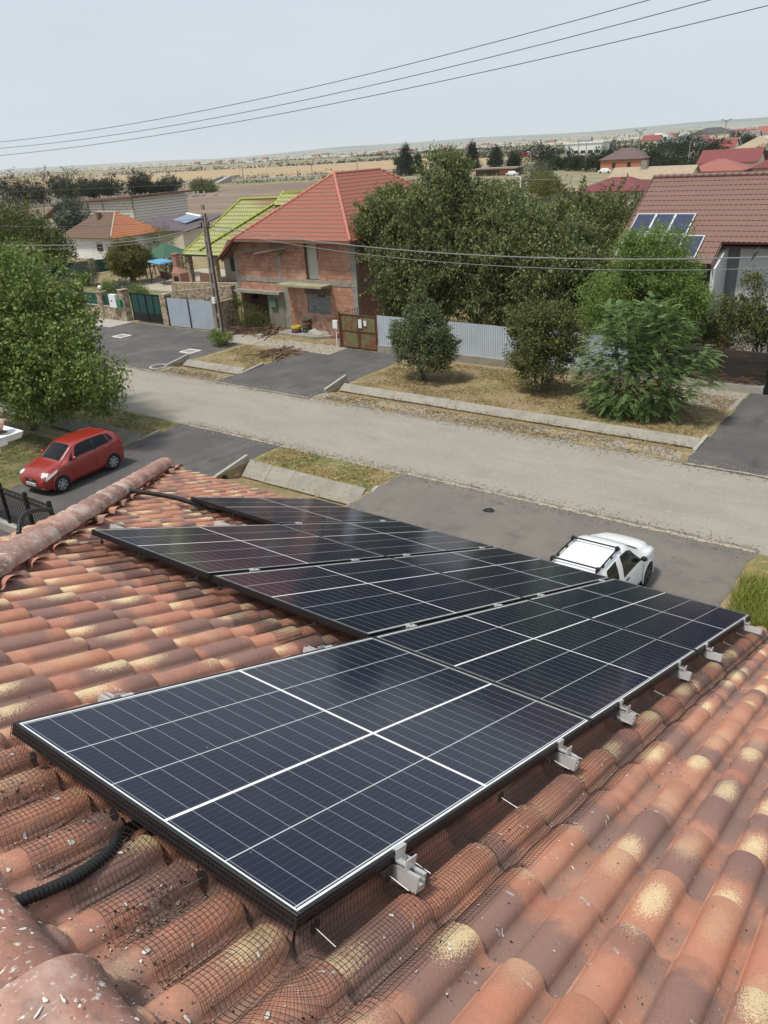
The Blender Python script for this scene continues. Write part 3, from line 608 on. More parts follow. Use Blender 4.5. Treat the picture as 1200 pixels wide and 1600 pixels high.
# mounting rails with clamps and roof hooks
def rail(a, b0, b1, mids, ends, lab, hooks):
    t = thing('mounting_rail', lab, 'mounting rail', P(a, (b0 + b1) / 2, -FR - .045), group='rails carrying the solar panels')
    def bx(mb, a0, a1, c0, c1, n0, n1):
        q = lambda aa, bb, nn: P(aa, bb, nn); return mb.hexa([q(a0, c0, n0), q(a0, c1, n0), q(a1, c1, n0), q(a1, c0, n0)], [q(a0, c0, n1), q(a0, c1, n1), q(a1, c1, n1), q(a1, c0, n1)])
    z0, z1 = -FR - .043, -FR - .001; mb = MB()
    bx(mb, a - .019, a + .019, b0, b1, z0, z0 + .016)                           # base
    bx(mb, a - .019, a - .014, b0, b1, z0 + .016, z1); bx(mb, a + .014, a + .019, b0, b1, z0 + .016, z1)
    bx(mb, a - .014, a - .007, b0, b1, z1 - .005, z1); bx(mb, a + .007, a + .014, b0, b1, z1 - .005, z1)
    mb.build('rail_profile', white_alu, t)
    for e_, sg in ends:                                                          # end clamp outside the frame edge
        mb = MB(); f = lambda x: e_ + sg * x
        bx(mb, a - .022, a + .022, f(-.009), f(.004), .0005, .004)               # lip on the frame
        bx(mb, a - .022, a + .022, f(.0005), f(.004), -.022, .0005)
        bx(mb, a - .022, a + .022, f(.004), f(.034), -.026, -.022)
        bx(mb, a - .022, a + .022, f(.034), f(.038), -.037, -.008)
        bx(mb, a - .022, a + .022, f(.004), f(.034), -.037, -.034)
        cl = mb.build('end_clamp', white_alu, t)
        MB().cyl(P(a, f(.019), -.022), P(a, f(.019), -.012), .0065, 12).build('bolt', steel, cl)
    for e_ in mids:
        mb = MB(); bx(mb, a - .03, a + .03, e_ - .022, e_ + .022, .0008, .0045); bx(mb, a - .03, a + .03, e_ - .008, e_ + .008, -.03, .0008)
        cl = mb.build('mid_clamp', white_alu, t); MB().cyl(P(a, e_, .0045), P(a, e_, .0125), .0065, 12).build('bolt', steel, cl)
    for hb in hooks:
        mb = MB(); s = surf(a + .03, hb); bx(mb, a + .019, a + .025, hb - .018, hb + .018, s - .01, z0 + .03); bx(mb, a + .019, a + .10, hb - .018, hb + .018, s - .004, s + .003)
        mb.build('roof_hook', mat('hook_steel', (.13, .125, .12), .5, metallic=.5), t)
e1, e2, e3 = 1.109, 2.239, 3.36
rail(.385, -.075, 1.215, [], [(0, -1), (1.096, 1)], 'mounting rail under the nearest panel, closer to its upper end, both tips showing', [-.045, .6, 1.1])
rail(1.43, -.075, 1.215, [], [(0, -1), (1.096, 1)], 'mounting rail under the nearest panel, closer to its lower end', [-.045, .6])
rail(2.12, -.07, 3.62, [e1, e2], [(0, -1), (RB[2] + W_, 1)], 'mounting rail under the middle column, third clamp from the nearest corner', [-.04, .7, 1.6, 2.5, 3.5])
rail(3.12, -.07, 3.66, [e1, e2], [(0, -1), (RB[2] + W_, 1)], 'mounting rail under the middle column, fourth clamp from the nearest corner', [-.04, .7, 1.6, 2.5, 3.5])
rail(3.78, -.10, 4.52, [e1, e2, e3], [(0, -1), (RB[3] + W_, 1)], 'mounting rail under the eave column, fifth clamp from the nearest corner', [-.06, .7, 1.6, 2.5, 3.5])
rail(5.04, -.13, 4.52, [e1, e2, e3], [(0, -1), (RB[3] + W_, 1)], 'mounting rail closest to the eave, its tip beside the tall grass', [-.08, .7, 1.6, 2.5, 3.5])

# ---------------------------------------------------------------- black bird mesh hung from the frames and laid on the tiles
net_m = mat('net_wire', (.035, .022, .018), .6)
def net(label, path, width, out, cell=.0127, r=.00068, top=-.006, seed=1, close=False):
    """path: list of (a, b) corners of the frame edge; out: outward unit vectors per segment"""
    V = []; F = []; rnd = random.Random(seed)
    def wire(pts, rr):
        o = len(V)
        for i, p in enumerate(pts):
            p = Vector(p); d = (Vector(pts[min(i + 1, len(pts) - 1)]) - Vector(pts[max(i - 1, 0)])).normalized()
            s_ = d.cross(Vector((0, ST, CT)))
            s_ = s_.normalized() if s_.length > 1e-4 else Vector((1, 0, 0)); u_ = s_.cross(d)
            for t in (0, 2.094, 4.189): V.append(tuple(p + (s_ * math.cos(t) + u_ * math.sin(t)) * rr))
        for i in range(len(pts) - 1):
            for k in range(3): k2 = (k + 1) % 3; F.append((o + i * 3 + k, o + i * 3 + k2, o + i * 3 + 3 + k2, o + i * 3 + 3 + k))
    # stations along the path with outward directions turning smoothly at corners
    st = []
    for i, ((p, q), ov) in enumerate(zip(zip(path, path[1:]), out)):
        Ls = math.dist(p, q); n = max(1, int(round(Ls / cell)))
        for k in range(n): st.append((p[0] + (q[0] - p[0]) * k / n, p[1] + (q[1] - p[1]) * k / n, ov))
        if i + 1 < len(out):
            for k in range(1, 14): t = k / 14 * PI / 2; nv = out[i + 1]; st.append((q[0], q[1], (ov[0] * math.cos(t) + nv[0] * math.sin(t), ov[1] * math.cos(t) + nv[1] * math.sin(t))))
    st.append((path[-1][0], path[-1][1], out[-1]))
    nw = int(width / cell)
    def pt(s_, w_):
        a, b, ov = st[s_]; d = w_ * cell; wob = .004 * math.sin(s_ * .11 + seed) + .003 * math.sin(s_ * .31)
        drop = .058                                                   # vertical part on the frame side
        if d < drop * .7: return (a + ov[0] * .003, b + ov[1] * .003, top - d)
        e_ = d - drop * .7; o_ = max(0, e_ - .02 * (1 - math.exp(-e_ / .03))); aa, bb = a + ov[0] * (o_ + .003), b + ov[1] * (o_ + .003)
        hs = surf(aa, bb) + .0065; sm = max(surf(aa, bb + .012), surf(aa, bb - .012), surf(aa + .02, bb), surf(aa - .02, bb)) * .6 + .4 * surf(aa, bb) + .004
        tgt = max(hs, .45 * hs + .55 * sm) + wob * min(1, e_ / .1)
        base = top - drop * .7; f = math.exp(-max(0, e_) / .032); n_ = tgt * (1 - f) + base * f
        return (aa, bb, max(n_, hs))
    G_ = [[P(*pt(i, j)) for j in range(nw + 1)] for i in range(len(st))]
    for j in range(nw + 1): wire([G_[i][j] for i in range(len(st))], r)
    for i in range(len(st)): wire([G_[i][j] for j in range(nw + 1)], r)
    o = npmesh('bird_mesh', V, F, net_m); tag(o, label, 'bird mesh')
E0 = CA[2] + L_
net('black bird mesh wrapping the two front edges of the nearest panel', [(0, 1.096), (0, 0), (E0, 0)], .27, [(-1, 0), (0, -1)], seed=2)
net('narrow black mesh strip along the back edge of the nearest panel', [(CA[1] - .02, 1.096), (0, 1.096)], .075, [(0, 1)], seed=3)
net('black bird mesh skirt along the upper edge of the middle rows, lying over shaded tiles', [(CA[1], RB[2] + W_), (CA[1], RB[1])], .30, [(-1, 0)], seed=4, r=.0009)
net('narrow black mesh strip along the far left edge of the third row', [(CA[2], RB[2] + W_), (CA[1], RB[2] + W_)], .09, [(0, 1)], seed=5, r=.0009)
net('black bird mesh skirt at the upper edge of the farthest panel', [(CA[2], RB[3] + W_), (CA[2], RB[3])], .22, [(-1, 0)], seed=6, r=.0009)
# mesh clips: black disc and steel pin
def clip(a, b, ov, lab, tilt=0):
    t = thing('mesh_clip', lab, 'mesh clip', P(a, b, -.045), group='clips holding the bird mesh')
    p = lambda d, n: P(a + ov[0] * d, b + ov[1] * d, n)
    MB().cyl(p(.007, -.050), p(.009, -.050), .0165, 18).build('disc', blackp, t)
    MB().cyl(p(.0, -.050), p(.068, -.050 + tilt), .0012, 6).build('pin', steel, t)
for a, b, ov, lab, tl in [(0, .965, (-1, 0), 'steel pin clip at the left end of the nearest panel, by the mesh fold', 0), (0, .60, (-1, 0), 'steel pin clip right above the black corrugated conduit', .004), (0, .27, (-1, 0), 'steel pin clip on the front left edge, halfway between the conduit and the nearest corner', 0),
        (.06, 0, (0, -1), 'steel pin clip just right of the nearest panel corner', -.012), (.34, 0, (0, -1), 'steel pin clip directly left of the nearest end clamp', -.01), (.44, 0, (0, -1), 'steel pin clip directly right of the nearest end clamp', -.008), (.95, 0, (0, -1), 'steel pin clip midway between the two end clamps of the nearest panel', -.01),
        (1.37, 0, (0, -1), 'steel pin clip left of the second nearest end clamp', -.01), (1.50, 0, (0, -1), 'steel pin clip right of the second nearest end clamp', -.01), (2.06, 0, (0, -1), 'steel pin clip left of the third nearest end clamp', -.01), (2.21, 0, (0, -1), 'steel pin clip right of the third nearest end clamp', -.01), (2.62, 0, (0, -1), 'steel pin clip alone between the third and fourth end clamps', -.01),
        (3.2, 0, (0, -1), 'steel pin clip between the fourth and fifth end clamps', -.01), (3.70, 0, (0, -1), 'steel pin clip left of the fifth end clamp', -.01), (4.25, 0, (0, -1), 'steel pin clip nearer the fifth end clamp on the stretch towards the eave', -.01), (4.7, 0, (0, -1), 'steel pin clip nearer the eave clamp on the same stretch', -.01), (5.1, 0, (0, -1), 'steel pin clip at the eave end clamp beside the tall grass', 0),
        (CA[1], 3.22, (-1, 0), 'steel pin clip on the upper edge nearest the left corner of the third row', .012), (CA[1], 2.85, (-1, 0), 'bent steel pin clip above the shaded tiles of the third row', .02), (CA[1], 2.33, (-1, 0), 'steel pin clip left of the joint between the third and second panel rows', 0), (CA[1], 2.14, (-1, 0), 'steel pin clip right of the joint between the third and second panel rows', .004), (CA[1], 1.45, (-1, 0), 'steel pin clip on the upper edge near the bare tiles behind the nearest panel', .004),
        (CA[2], 3.9, (-1, 0), 'steel pin clip on the upper edge of the farthest panel', .01)]:
    clip(a, b, ov, lab, tl)
# corrugated conduits
def conduit(pts, r, name, lab, ribs=.0055, n=14):
    pts = [Vector(p) for p in pts]; Q = []
    for i in range(len(pts) - 1):
        p0, p1, p2, p3 = pts[max(i - 1, 0)], pts[i], pts[i + 1], pts[min(i + 2, len(pts) - 1)]; k = max(2, int((p2 - p1).length / (ribs / 2)))
        for j in range(k):
            t = j / k; Q.append(.5 * ((2 * p1) + (-p0 + p2) * t + (2 * p0 - 5 * p1 + 4 * p2 - p3) * t * t + (-p0 + 3 * p1 - 3 * p2 + p3) * t ** 3))
    rs = [r * (1 if (i // 2) % 2 else .86) for i in range(len(Q))]; o = MB().tube(Q, rs, n).build(name, blackp, origin=tuple(pts[0])); o.data.polygons.foreach_set('use_smooth', [True] * len(o.data.polygons)); tag(o, lab, 'conduit')
conduit([P(.15, .60, -.10), P(.02, .585, -.098), P(-.06, .525, -.085), P(-.13, .497, -.083), P(-.20, .482, -.082), P(-.26, .478, -.080), P(-.33, .477, -.078), P(-.40, .47, -.10)], .0150, 'corrugated_conduit', 'black corrugated conduit coming from under the nearest panel towards the ridge')
conduit([P(3.12, 5.02, -.09), P(3.20, 4.93, -.045), P(3.32, 4.80, -.035), P(3.45, 4.62, -.035), P(3.56, 4.45, -.055), P(3.64, 4.2, -.085)], .023, 'corrugated_conduit', 'thick black conduit rising from the far hip to the farthest solar panel', .008)
conduit([(-4.47, 2.0, 8.50), (-4.47, 2.02, 8.64), (-4.53, 2.08, 8.70), (-4.62, 2.17, 8.70), (-4.79, 2.34, 8.615), (-4.97, 2.52, 8.50)], .017, 'corrugated_conduit', 'bent black conduit peeking over the hip beside the black fence', .012)

# ---------------------------------------------------------------- vegetation
def leaves(tw, per, spread, size, seed, aspect=2.0, droop=.4, out=None, lm=.5):
    """tw: twig points (N,3); per leaves each; returns V, F, vals for folded leaf quads"""
    r = np.random.default_rng(seed); N = len(tw) * per
    c = np.repeat(tw, per, 0) + r.normal(0, 1, (N, 3)) * spread
    d = r.normal(0, 1, (N, 3)); d[:, 2] -= droop * 1.5; d /= np.linalg.norm(d, axis=1)[:, None]
    n = r.normal(0, 1, (N, 3)); n[:, 2] += .9; s = np.cross(d, n); s /= np.linalg.norm(s, axis=1)[:, None] + 1e-9
    L_ = size * r.uniform(.6, 1.25, (N, 1)); w_ = L_ / aspect / 2
    up = np.cross(s, d)
    V = np.stack([c, c + d * L_ * lm + s * w_ + up * w_ * .3, c + d * L_, c + d * L_ * lm - s * w_ + up * w_ * .3], 1).reshape(-1, 3)
    F = (np.arange(N) * 4)[:, None] + np.arange(4)[None]; tv = np.repeat(r.uniform(0, 1, len(tw)), per)
    v = np.clip(.45 * tv + .5 * r.uniform(0, 1, N) + .05, 0, 1); v[r.uniform(0, 1, N) > .985] = 1
    return V, F, np.repeat(v, 4)
def blobs_pts(blobs, n, seed, shell=.62):
    """n points spread through the outer part of a set of ellipsoids, hollows where noise is low"""
    r = np.random.default_rng(seed); vol = np.array([b[3] * b[4] * b[5] for b in blobs]) ** (2 / 3); out_ = []
    k = r.choice(len(blobs), int(n * 2.2), p=vol / vol.sum()); B = np.array(blobs, float)[k]
    d = r.normal(0, 1, (len(k), 3)); d /= np.linalg.norm(d, axis=1)[:, None]
    rad = np.where(r.uniform(0, 1, len(k)) < .8, r.uniform(shell, 1.04, len(k)), r.uniform(.25, 1, len(k)))
    # uneven surface: lobes by direction
    ph = r.uniform(0, 6, (len(blobs), 3)); q = ph[k]
    lob = 1 + .10 * np.sin(d[:, 0] * 5 + q[:, 0]) * np.sin(d[:, 1] * 5 + q[:, 1]) + .10 * np.sin(d[:, 2] * 7 + q[:, 2]) * np.cos(d[:, 0] * 8 + q[:, 1])
    p = B[:, :3] + d * rad[:, None] * lob[:, None] * B[:, 3:6]
    g = np.sin(p[:, 0] * 2.6 + q[:, 0]) * np.sin(p[:, 1] * 2.3 + q[:, 1]) * np.sin(p[:, 2] * 3.1 + q[:, 2])
    keep = (g > -.30 + .22 * r.uniform(-1, 1, len(k))); return p[keep][:n]
def sprigs(tw, B, n, seed, up=.35, ln=.30):
    """thin shoots that break the outline"""
    r = np.random.default_rng(seed); c = np.array(B, float); out_ = []
    i = r.integers(0, len(tw), n); p = tw[i]; k = np.argmin(np.linalg.norm(p[:, None] - c[None, :, :3], axis=2), 1); d = p - c[k, :3]; d /= np.linalg.norm(d, axis=1)[:, None] + 1e-6
    d += r.normal(0, .35, d.shape); d[:, 2] += up; d /= np.linalg.norm(d, axis=1)[:, None]; L_ = c[k, 3] * ln * r.uniform(.5, 1.7, n)
    for s_ in np.linspace(.1, 1, 9): out_.append(p + d * (L_ * s_)[:, None] + np.array([0, 0, -.12]) * (L_ * s_ * s_)[:, None])
    return np.concatenate(out_)
def branch(mb, p, q, r0, r1, rnd, seg=5, wob=.12, n=6):
    p, q = Vector(p), Vector(q); L_ = (q - p).length; pts = []
    for i in range(seg + 1):
        t = i / seg; w_ = wob * L_ * math.sin(t * PI) * .6; pts.append(p.lerp(q, t) + Vector((rnd.uniform(-1, 1), rnd.uniform(-1, 1), rnd.uniform(-.3, .8))) * w_ * .6)
    mb.tube(pts, [r0 + (r1 - r0) * i / seg for i in range(seg + 1)], n); return pts
def tree(name, label, cat, base, blobs, nt, per, size, lm, seed, spread=.16, trunk=.14, aspect=2.0, droop=.4, bk=None, group=None, fork=.35, twigs=60, stems=1, up=.35, ln=.30):
    """base: ground point; blobs (dx, dy, z, rx, ry, rz) relative to base"""
    rnd = random.Random(seed); bx, by, bz = base; t = thing(name, label, cat, base, group=group)
    B = [(bx + b[0], by + b[1], bz + b[2], b[3], b[4], b[5]) for b in blobs]; zc = min(b[2] - b[5] * .6 for b in blobs); zf = max(.3, zc) * .8 + fork * .4
    mb = MB()
    for s_ in range(stems):
        f = Vector((bx + rnd.uniform(-.15, .15) * (1 + stems * .7), by + rnd.uniform(-.15, .15) * (1 + stems * .7), bz + zf)); branch(mb, (bx + (s_ - stems / 2 + .5) * trunk * 1.6, by + rnd.uniform(-.1, .1), bz - .1), f, trunk * 1.25, trunk * .8, rnd, 4, .05, 9)
        for b in B[s_::stems]:
            c = Vector(b[:3]); pts = branch(mb, f, c + Vector((0, 0, b[5] * .3)), trunk * .55, trunk * .16, rnd, 6, .14)
            for _ in range(max(3, twigs // len(B))):
                d = Vector((rnd.gauss(0, 1), rnd.gauss(0, 1), rnd.gauss(.2, .8))).normalized(); a = pts[rnd.randint(2, 6)]
                branch(mb, a, c + Vector((d.x * b[3], d.y * b[4], d.z * b[5])), trunk * .18, trunk * .045, rnd, 4, .16, 4)
    mb.build('trunk', bk or bark, t, smooth=True)
    tw = blobs_pts(B, nt, seed); V, F, v = leaves(tw, per, spread, size, seed + 1, aspect, droop)
    sg_ = sprigs(tw, B, max(8, nt // 14), seed + 5, up, ln); V2, F2, v2 = leaves(sg_, max(3, per // 3), spread * .32, size, seed + 6, aspect, droop); F = np.vstack([F, F2 + len(V)]); V = np.vstack([V, V2]); v = np.concatenate([v, v2])
    V[:, 2] = np.maximum(V[:, 2], bz + .02)
    npmesh('crown', V, F, lm, t, tuple(base), v); return t
lf_left = leaf_mat('leaf_fresh', (.06, .105, .022), (.26, .33, .09), (.32, .33, .14))
lf_walnut = leaf_mat('leaf_walnut', (.06, .085, .03), (.235, .265, .10), (.32, .28, .13))
lf_dark = leaf_mat('leaf_dark', (.018, .034, .014), (.06, .085, .03), (.10, .11, .04))
lf_olive = leaf_mat('leaf_olive', (.055, .075, .022), (.185, .195, .065), (.33, .29, .12))
lf_plum = leaf_mat('leaf_plum', (.055, .08, .034), (.185, .215, .095), (.27, .29, .14))
lf_acacia = leaf_mat('leaf_acacia', (.085, .145, .05), (.25, .345, .125), (.33, .42, .15))
lf_bright = leaf_mat('leaf_bright', (.09, .15, .035), (.27, .36, .095), (.36, .42, .13))
lf_grey = leaf_mat('leaf_grey', (.05, .068, .045), (.14, .165, .115), (.22, .24, .18))
lf_top = leaf_mat('leaf_privet', (.06, .065, .018), (.24, .215, .07), (.45, .36, .13))
lf_ivy = leaf_mat('leaf_rust', (.07, .06, .02), (.2, .11, .05), (.3, .13, .06))
lf_far = leaf_mat('leaf_far', (.018, .028, .016), (.05, .065, .032), (.08, .09, .045))
lf_farw = leaf_mat('leaf_far_willow', (.07, .085, .045), (.17, .19, .11), (.22, .23, .14))
lf_fary = leaf_mat('leaf_far_yellow', (.09, .095, .02), (.20, .20, .05), (.26, .25, .08))
# near left tree over the verge
tree('roadside_tree', 'large leafy green tree at the left edge overhanging the red car driveway', 'tree', (-33.6, 17.2, 0),
     [(.6, 0, 6.1, 2.6, 2.6, 2.0), (2.4, .2, 4.9, 2.4, 2.3, 1.9), (3.7, -.3, 3.6, 2.2, 1.9, 1.6), (-2.4, 0, 5.4, 3, 2.6, 2.4), (1.4, -.9, 3.2, 2.7, 2.2, 1.8), (4.7, .3, 2.6, 1.9, 1.6, 1.3), (-1.5, 1.2, 3.6, 3, 2.6, 2), (3.0, -1.0, 2.1, 1.8, 1.4, 1.1), (-3.2, -.6, 2.9, 2.6, 2.4, 1.9), (5.5, -.2, 3.2, 1.7, 1.1, .9)],
     2600, 25, .175, lf_left, 21, .20, .22, 1.7, .5, twigs=160)
# walnut mass behind the white corrugated fence
wal = [((-28.7, 39.6, 0), [(-.3, -.4, 7.0, 1.9, 1.6, 1.6), (0, 0, 6.0, 2.6, 2.0, 2.2), (1.5, -.5, 4.2, 2.4, 2.2, 2.0), (-.6, .6, 7.4, 1.4, 1.4, 1.2), (1.2, 0, 2.3, 2.2, 2.0, 1.6)], 'dark walnut tree touching the right side of the unfinished brick house'),
       ((-25.3, 39.6, 0), [(0, 0, 7.2, 2.6, 2.4, 2.3), (.3, 0, 9.3, 1.3, 1.3, 1.2), (1.0, -.8, 5.0, 2.6, 2.3, 2.1), (-.9, -.8, 3.0, 2.4, 2.0, 1.8)], 'tallest dark walnut tree, its top branches rising above the horizon'),
       ((-22.0, 40.5, 0), [(0, 0, 6.4, 2.5, 2.3, 2.0), (.4, -1, 4.8, 2.8, 2.4, 2.2), (-1.2, 0, 7.9, 1.2, 1.2, .9), (.5, -1.2, 2.7, 2.6, 2.0, 1.7)], 'dark walnut tree in the middle of the thicket behind the pale fence'),
       ((-18.6, 40.0, 0), [(0, 0, 5.7, 2.4, 2.2, 1.7), (.8, -1, 4.4, 2.7, 2.4, 1.9), (1.0, -1.2, 2.6, 2.6, 2.0, 1.7), (-1.6, -.4, 6.6, 1.3, 1.3, .9)], 'dark walnut tree with bare pale twigs left of the brown roofed house'),
       ((-19.5, 47.0, 0), [(0, 0, 5.4, 3.2, 2.8, 2.2), (2.4, -1.5, 4.3, 2.8, 2.4, 2.0)], 'lighter green bushy tree behind the walnut thicket near the brown roofed house')]
for i, (b, bl, lab) in enumerate(wal):
    tree('walnut_tree', lab, 'tree', b, bl, 1500, 32, .185, lf_walnut if i < 4 else lf_olive, 31 + i, (.20), .2, 2.1, 1.0, bk=bark_pale, group='trees behind the pale fence', twigs=230, up=.5, ln=.42)
# flame shaped plum tree on the verge
tree('plum_tree', 'grey green young plum tree with pointed top on the verge before the pale fence', 'tree', (-21.3, 31.4, 0),
     [(0, 0, 1.5, 1.7, 1.3, 1.15), (.1, 0, 2.6, 1.25, 1.0, 1.0), (1.3, 0, 2.3, .6, .6, .6), (-1.4, 0, 2.3, .5, .5, .6), (0, 0, 3.6, .6, .6, .85), (-1.0, 0, 1.9, .8, .8, .8), (.9, .1, 1.6, .9, .9, .9), (-.5, 0, 2.9, .5, .5, .8), (.7, 0, 3.0, .5, .5, .7)],
     850, 26, .115, lf_plum, 41, .115, .07, 1.9, -.2, twigs=150, stems=3, up=.8, ln=.5)
tree('plum_tree', 'round olive green bush tree on the verge left of the feathery acacia', 'tree', (-15.2, 32.0, 0),
     [(0, 0, 1.5, 1.3, 1.2, 1.3), (.1, 0, 2.8, 1.35, 1.2, 1.1), (-.9, 0, 2.2, 1.1, 1.0, 1.1), (1.0, .2, 2.5, 1.1, 1.0, 1.1), (.2, 0, 3.7, .8, .8, .6), (-1.1, 0, 3.2, .6, .6, .6)],
     900, 26, .115, lf_olive, 43, .12, .07, 1.9, .1, twigs=150, stems=3, up=.6, ln=.45)
# feathery acacia: real pinnate fronds
def acacia(label, base, blobs, nf, seed, lm):
    rnd = random.Random(seed); r = np.random.default_rng(seed); t = thing('acacia_tree', label, 'tree', base); bx, by, bz = base
    B = [(bx + b[0], by + b[1], bz + b[2], b[3], b[4], b[5]) for b in blobs]; mb = MB()
    for s_ in range(4):
        f = (bx + rnd.uniform(-.5, .5), by + rnd.uniform(-.3, .3), bz + 1.0); branch(mb, (bx + (s_ - 1.5) * .12, by, bz - .1), f, .06, .05, rnd, 4, .06, 7)
        for b in B[s_::4]:
            pts = branch(mb, f, b[:3], .045, .015, rnd, 6, .1)
            for _ in range(7):
                d = Vector((rnd.gauss(0, 1), rnd.gauss(0, 1), rnd.gauss(.3, .8))).normalized(); branch(mb, pts[rnd.randint(2, 6)], (b[0] + d.x * b[3] * .9, b[1] + d.y * b[4] * .9, b[2] + d.z * b[5] * .9), .014, .004, rnd, 4, .1, 4)
    mb.build('trunk', bark, t, smooth=True)
    P0 = blobs_pts(B, nf, seed, .7); cx = np.array([bx, by, bz + 1.9]); V = []; F = []; vals = []
    for p in P0:
        o_ = (p - cx) * np.array([1, 1, .75]); o_ = o_ / (np.linalg.norm(o_) + 1e-6) + r.normal(0, .75, 3); o_[2] = o_[2] * .45 + .05; o_ /= np.linalg.norm(o_)
        Lf = r.uniform(.28, .52); side = np.cross(o_, [0, 0, 1]); side /= np.linalg.norm(side) + 1e-6; val = np.clip(r.uniform(0, .92), 0, 1); np_ = 11
        for k in range(np_):
            s0 = (k + 1) / np_; c = p + o_ * Lf * s0 + np.array([0, 0, -.30 * Lf * s0 * s0]); ll = .135 * (1 - .55 * abs(s0 - .4)) * Lf / .5
            for sg in (-1, 1):
                q = side * sg * .92 + o_ * .38 + np.array([0, 0, -.22]); q /= np.linalg.norm(q); wv = o_ * .021
                o = len(V); V += [c, c + q * ll * .5 + wv, c + q * ll, c + q * ll * .5 - wv]; F.append((o, o + 1, o + 2, o + 3)); vals += [val] * 4
    V = np.array(V); V[:, 2] = np.maximum(V[:, 2], .03); npmesh('crown', V, F, lm, t, tuple(base), vals)
acacia('feathery green acacia with drooping fronds on the verge left of the right driveway', (-10.5, 30.8, 0),
       [(0, 0, 1.5, 1.6, 1.4, 1.3), (-.8, .2, 2.6, 1.4, 1.2, 1.2), (.8, .1, 2.5, 1.4, 1.2, 1.1), (1.9, .2, 1.7, 1.3, 1.1, .8), (0, 0, 3.5, 1.2, 1.1, .8), (-1.4, 0, 1.5, 1.0, 1.0, 1.0), (.9, -.2, .8, 1.3, 1.0, .6), (-.5, -.3, .8, 1.3, 1, .7), (2.4, .2, 2.6, .7, .6, .5), (.6, 0, 4.2, .8, .6, .6), (-.9, .1, 4.0, .7, .6, .6), (1.5, 0, 3.7, .8, .6, .5)], 3300, 51, lf_acacia)
tree('willow_tree', 'tall bright green willow in front of the brown roof with solar panels', 'tree', (-12.2, 36.6, 0),
     [(0, 0, 4.2, 2.0, 1.5, 1.9), (.1, -.3, 5.75, 1.75, 1.1, 1.15), (-1.6, 0, 3.2, 1.6, 1.3, 1.7), (1.5, 0, 3.4, 1.5, 1.2, 1.6), (0, 0, 2.2, 2.2, 1.3, 1.4), (-.8, 0, 5.4, .9, .9, .8), (1.3, 0, 5.1, 1.0, .8, .9)],
     2700, 26, .16, lf_bright, 61, .17, .12, 4.2, -.3, twigs=140, stems=3, up=.9, ln=.4)
tree('peach_tree', 'loose peach tree with narrow leaves before the white wall at the right edge', 'tree', (-7.1, 38.0, 0),
     [(0, 0, 3.0, 1.3, 1.0, 1.1), (1.0, 0, 3.9, 1.0, .8, .7), (-.9, 0, 3.9, .6, .6, 1.1), (-.6, .2, 2.3, 1.2, 1, .9), (1.4, 0, 2.6, 1.2, 1, 1.0), (-1.9, 0, 2.7, 1.1, .9, 1.1)],
     1300, 12, .16, lf_olive, 63, .15, .06, 3.2, .9, twigs=80, stems=3)
tree('shrub', 'rust tinged climbing shrub above the dark mesh fence by the right gate', 'shrub', (-8.9, 36.7, 0), [(0, 0, 1.5, 1.5, .5, .5), (-1.5, 0, 1.3, 1.3, .5, .6)], 330, 10, .09, lf_ivy, 65, .1, .04, 2, .2, twigs=20)
# shrubs near the pole and the brick house
tree('shrub', 'small round green shrub at the foot of the power pole', 'shrub', (-37.6, 32.6, 0), [(0, 0, .45, .8, .7, .45), (-.3, 0, .7, .45, .4, .35)], 420, 10, .075, lf_left, 66, .08, .03, 1.8, -.2, twigs=10)
tree('shrub', 'straggly olive shrub growing against the left part of the unfinished brick house', 'shrub', (-38.9, 36.9, 0), [(0, 0, .8, 1.1, .6, .8), (-.9, 0, .9, .7, .5, .8), (.9, 0, .6, .6, .5, .5)], 480, 10, .08, lf_olive, 67, .11, .03, 1.8, .1, twigs=30)
tree('shrub', 'dark creeper spilling over the rubble wall left of the power pole', 'shrub', (-41.0, 37.6, 0), [(0, 0, 1.7, .8, .4, .45)], 200, 10, .08, lf_olive, 68, .09, .03, 1.8, .1, twigs=10)
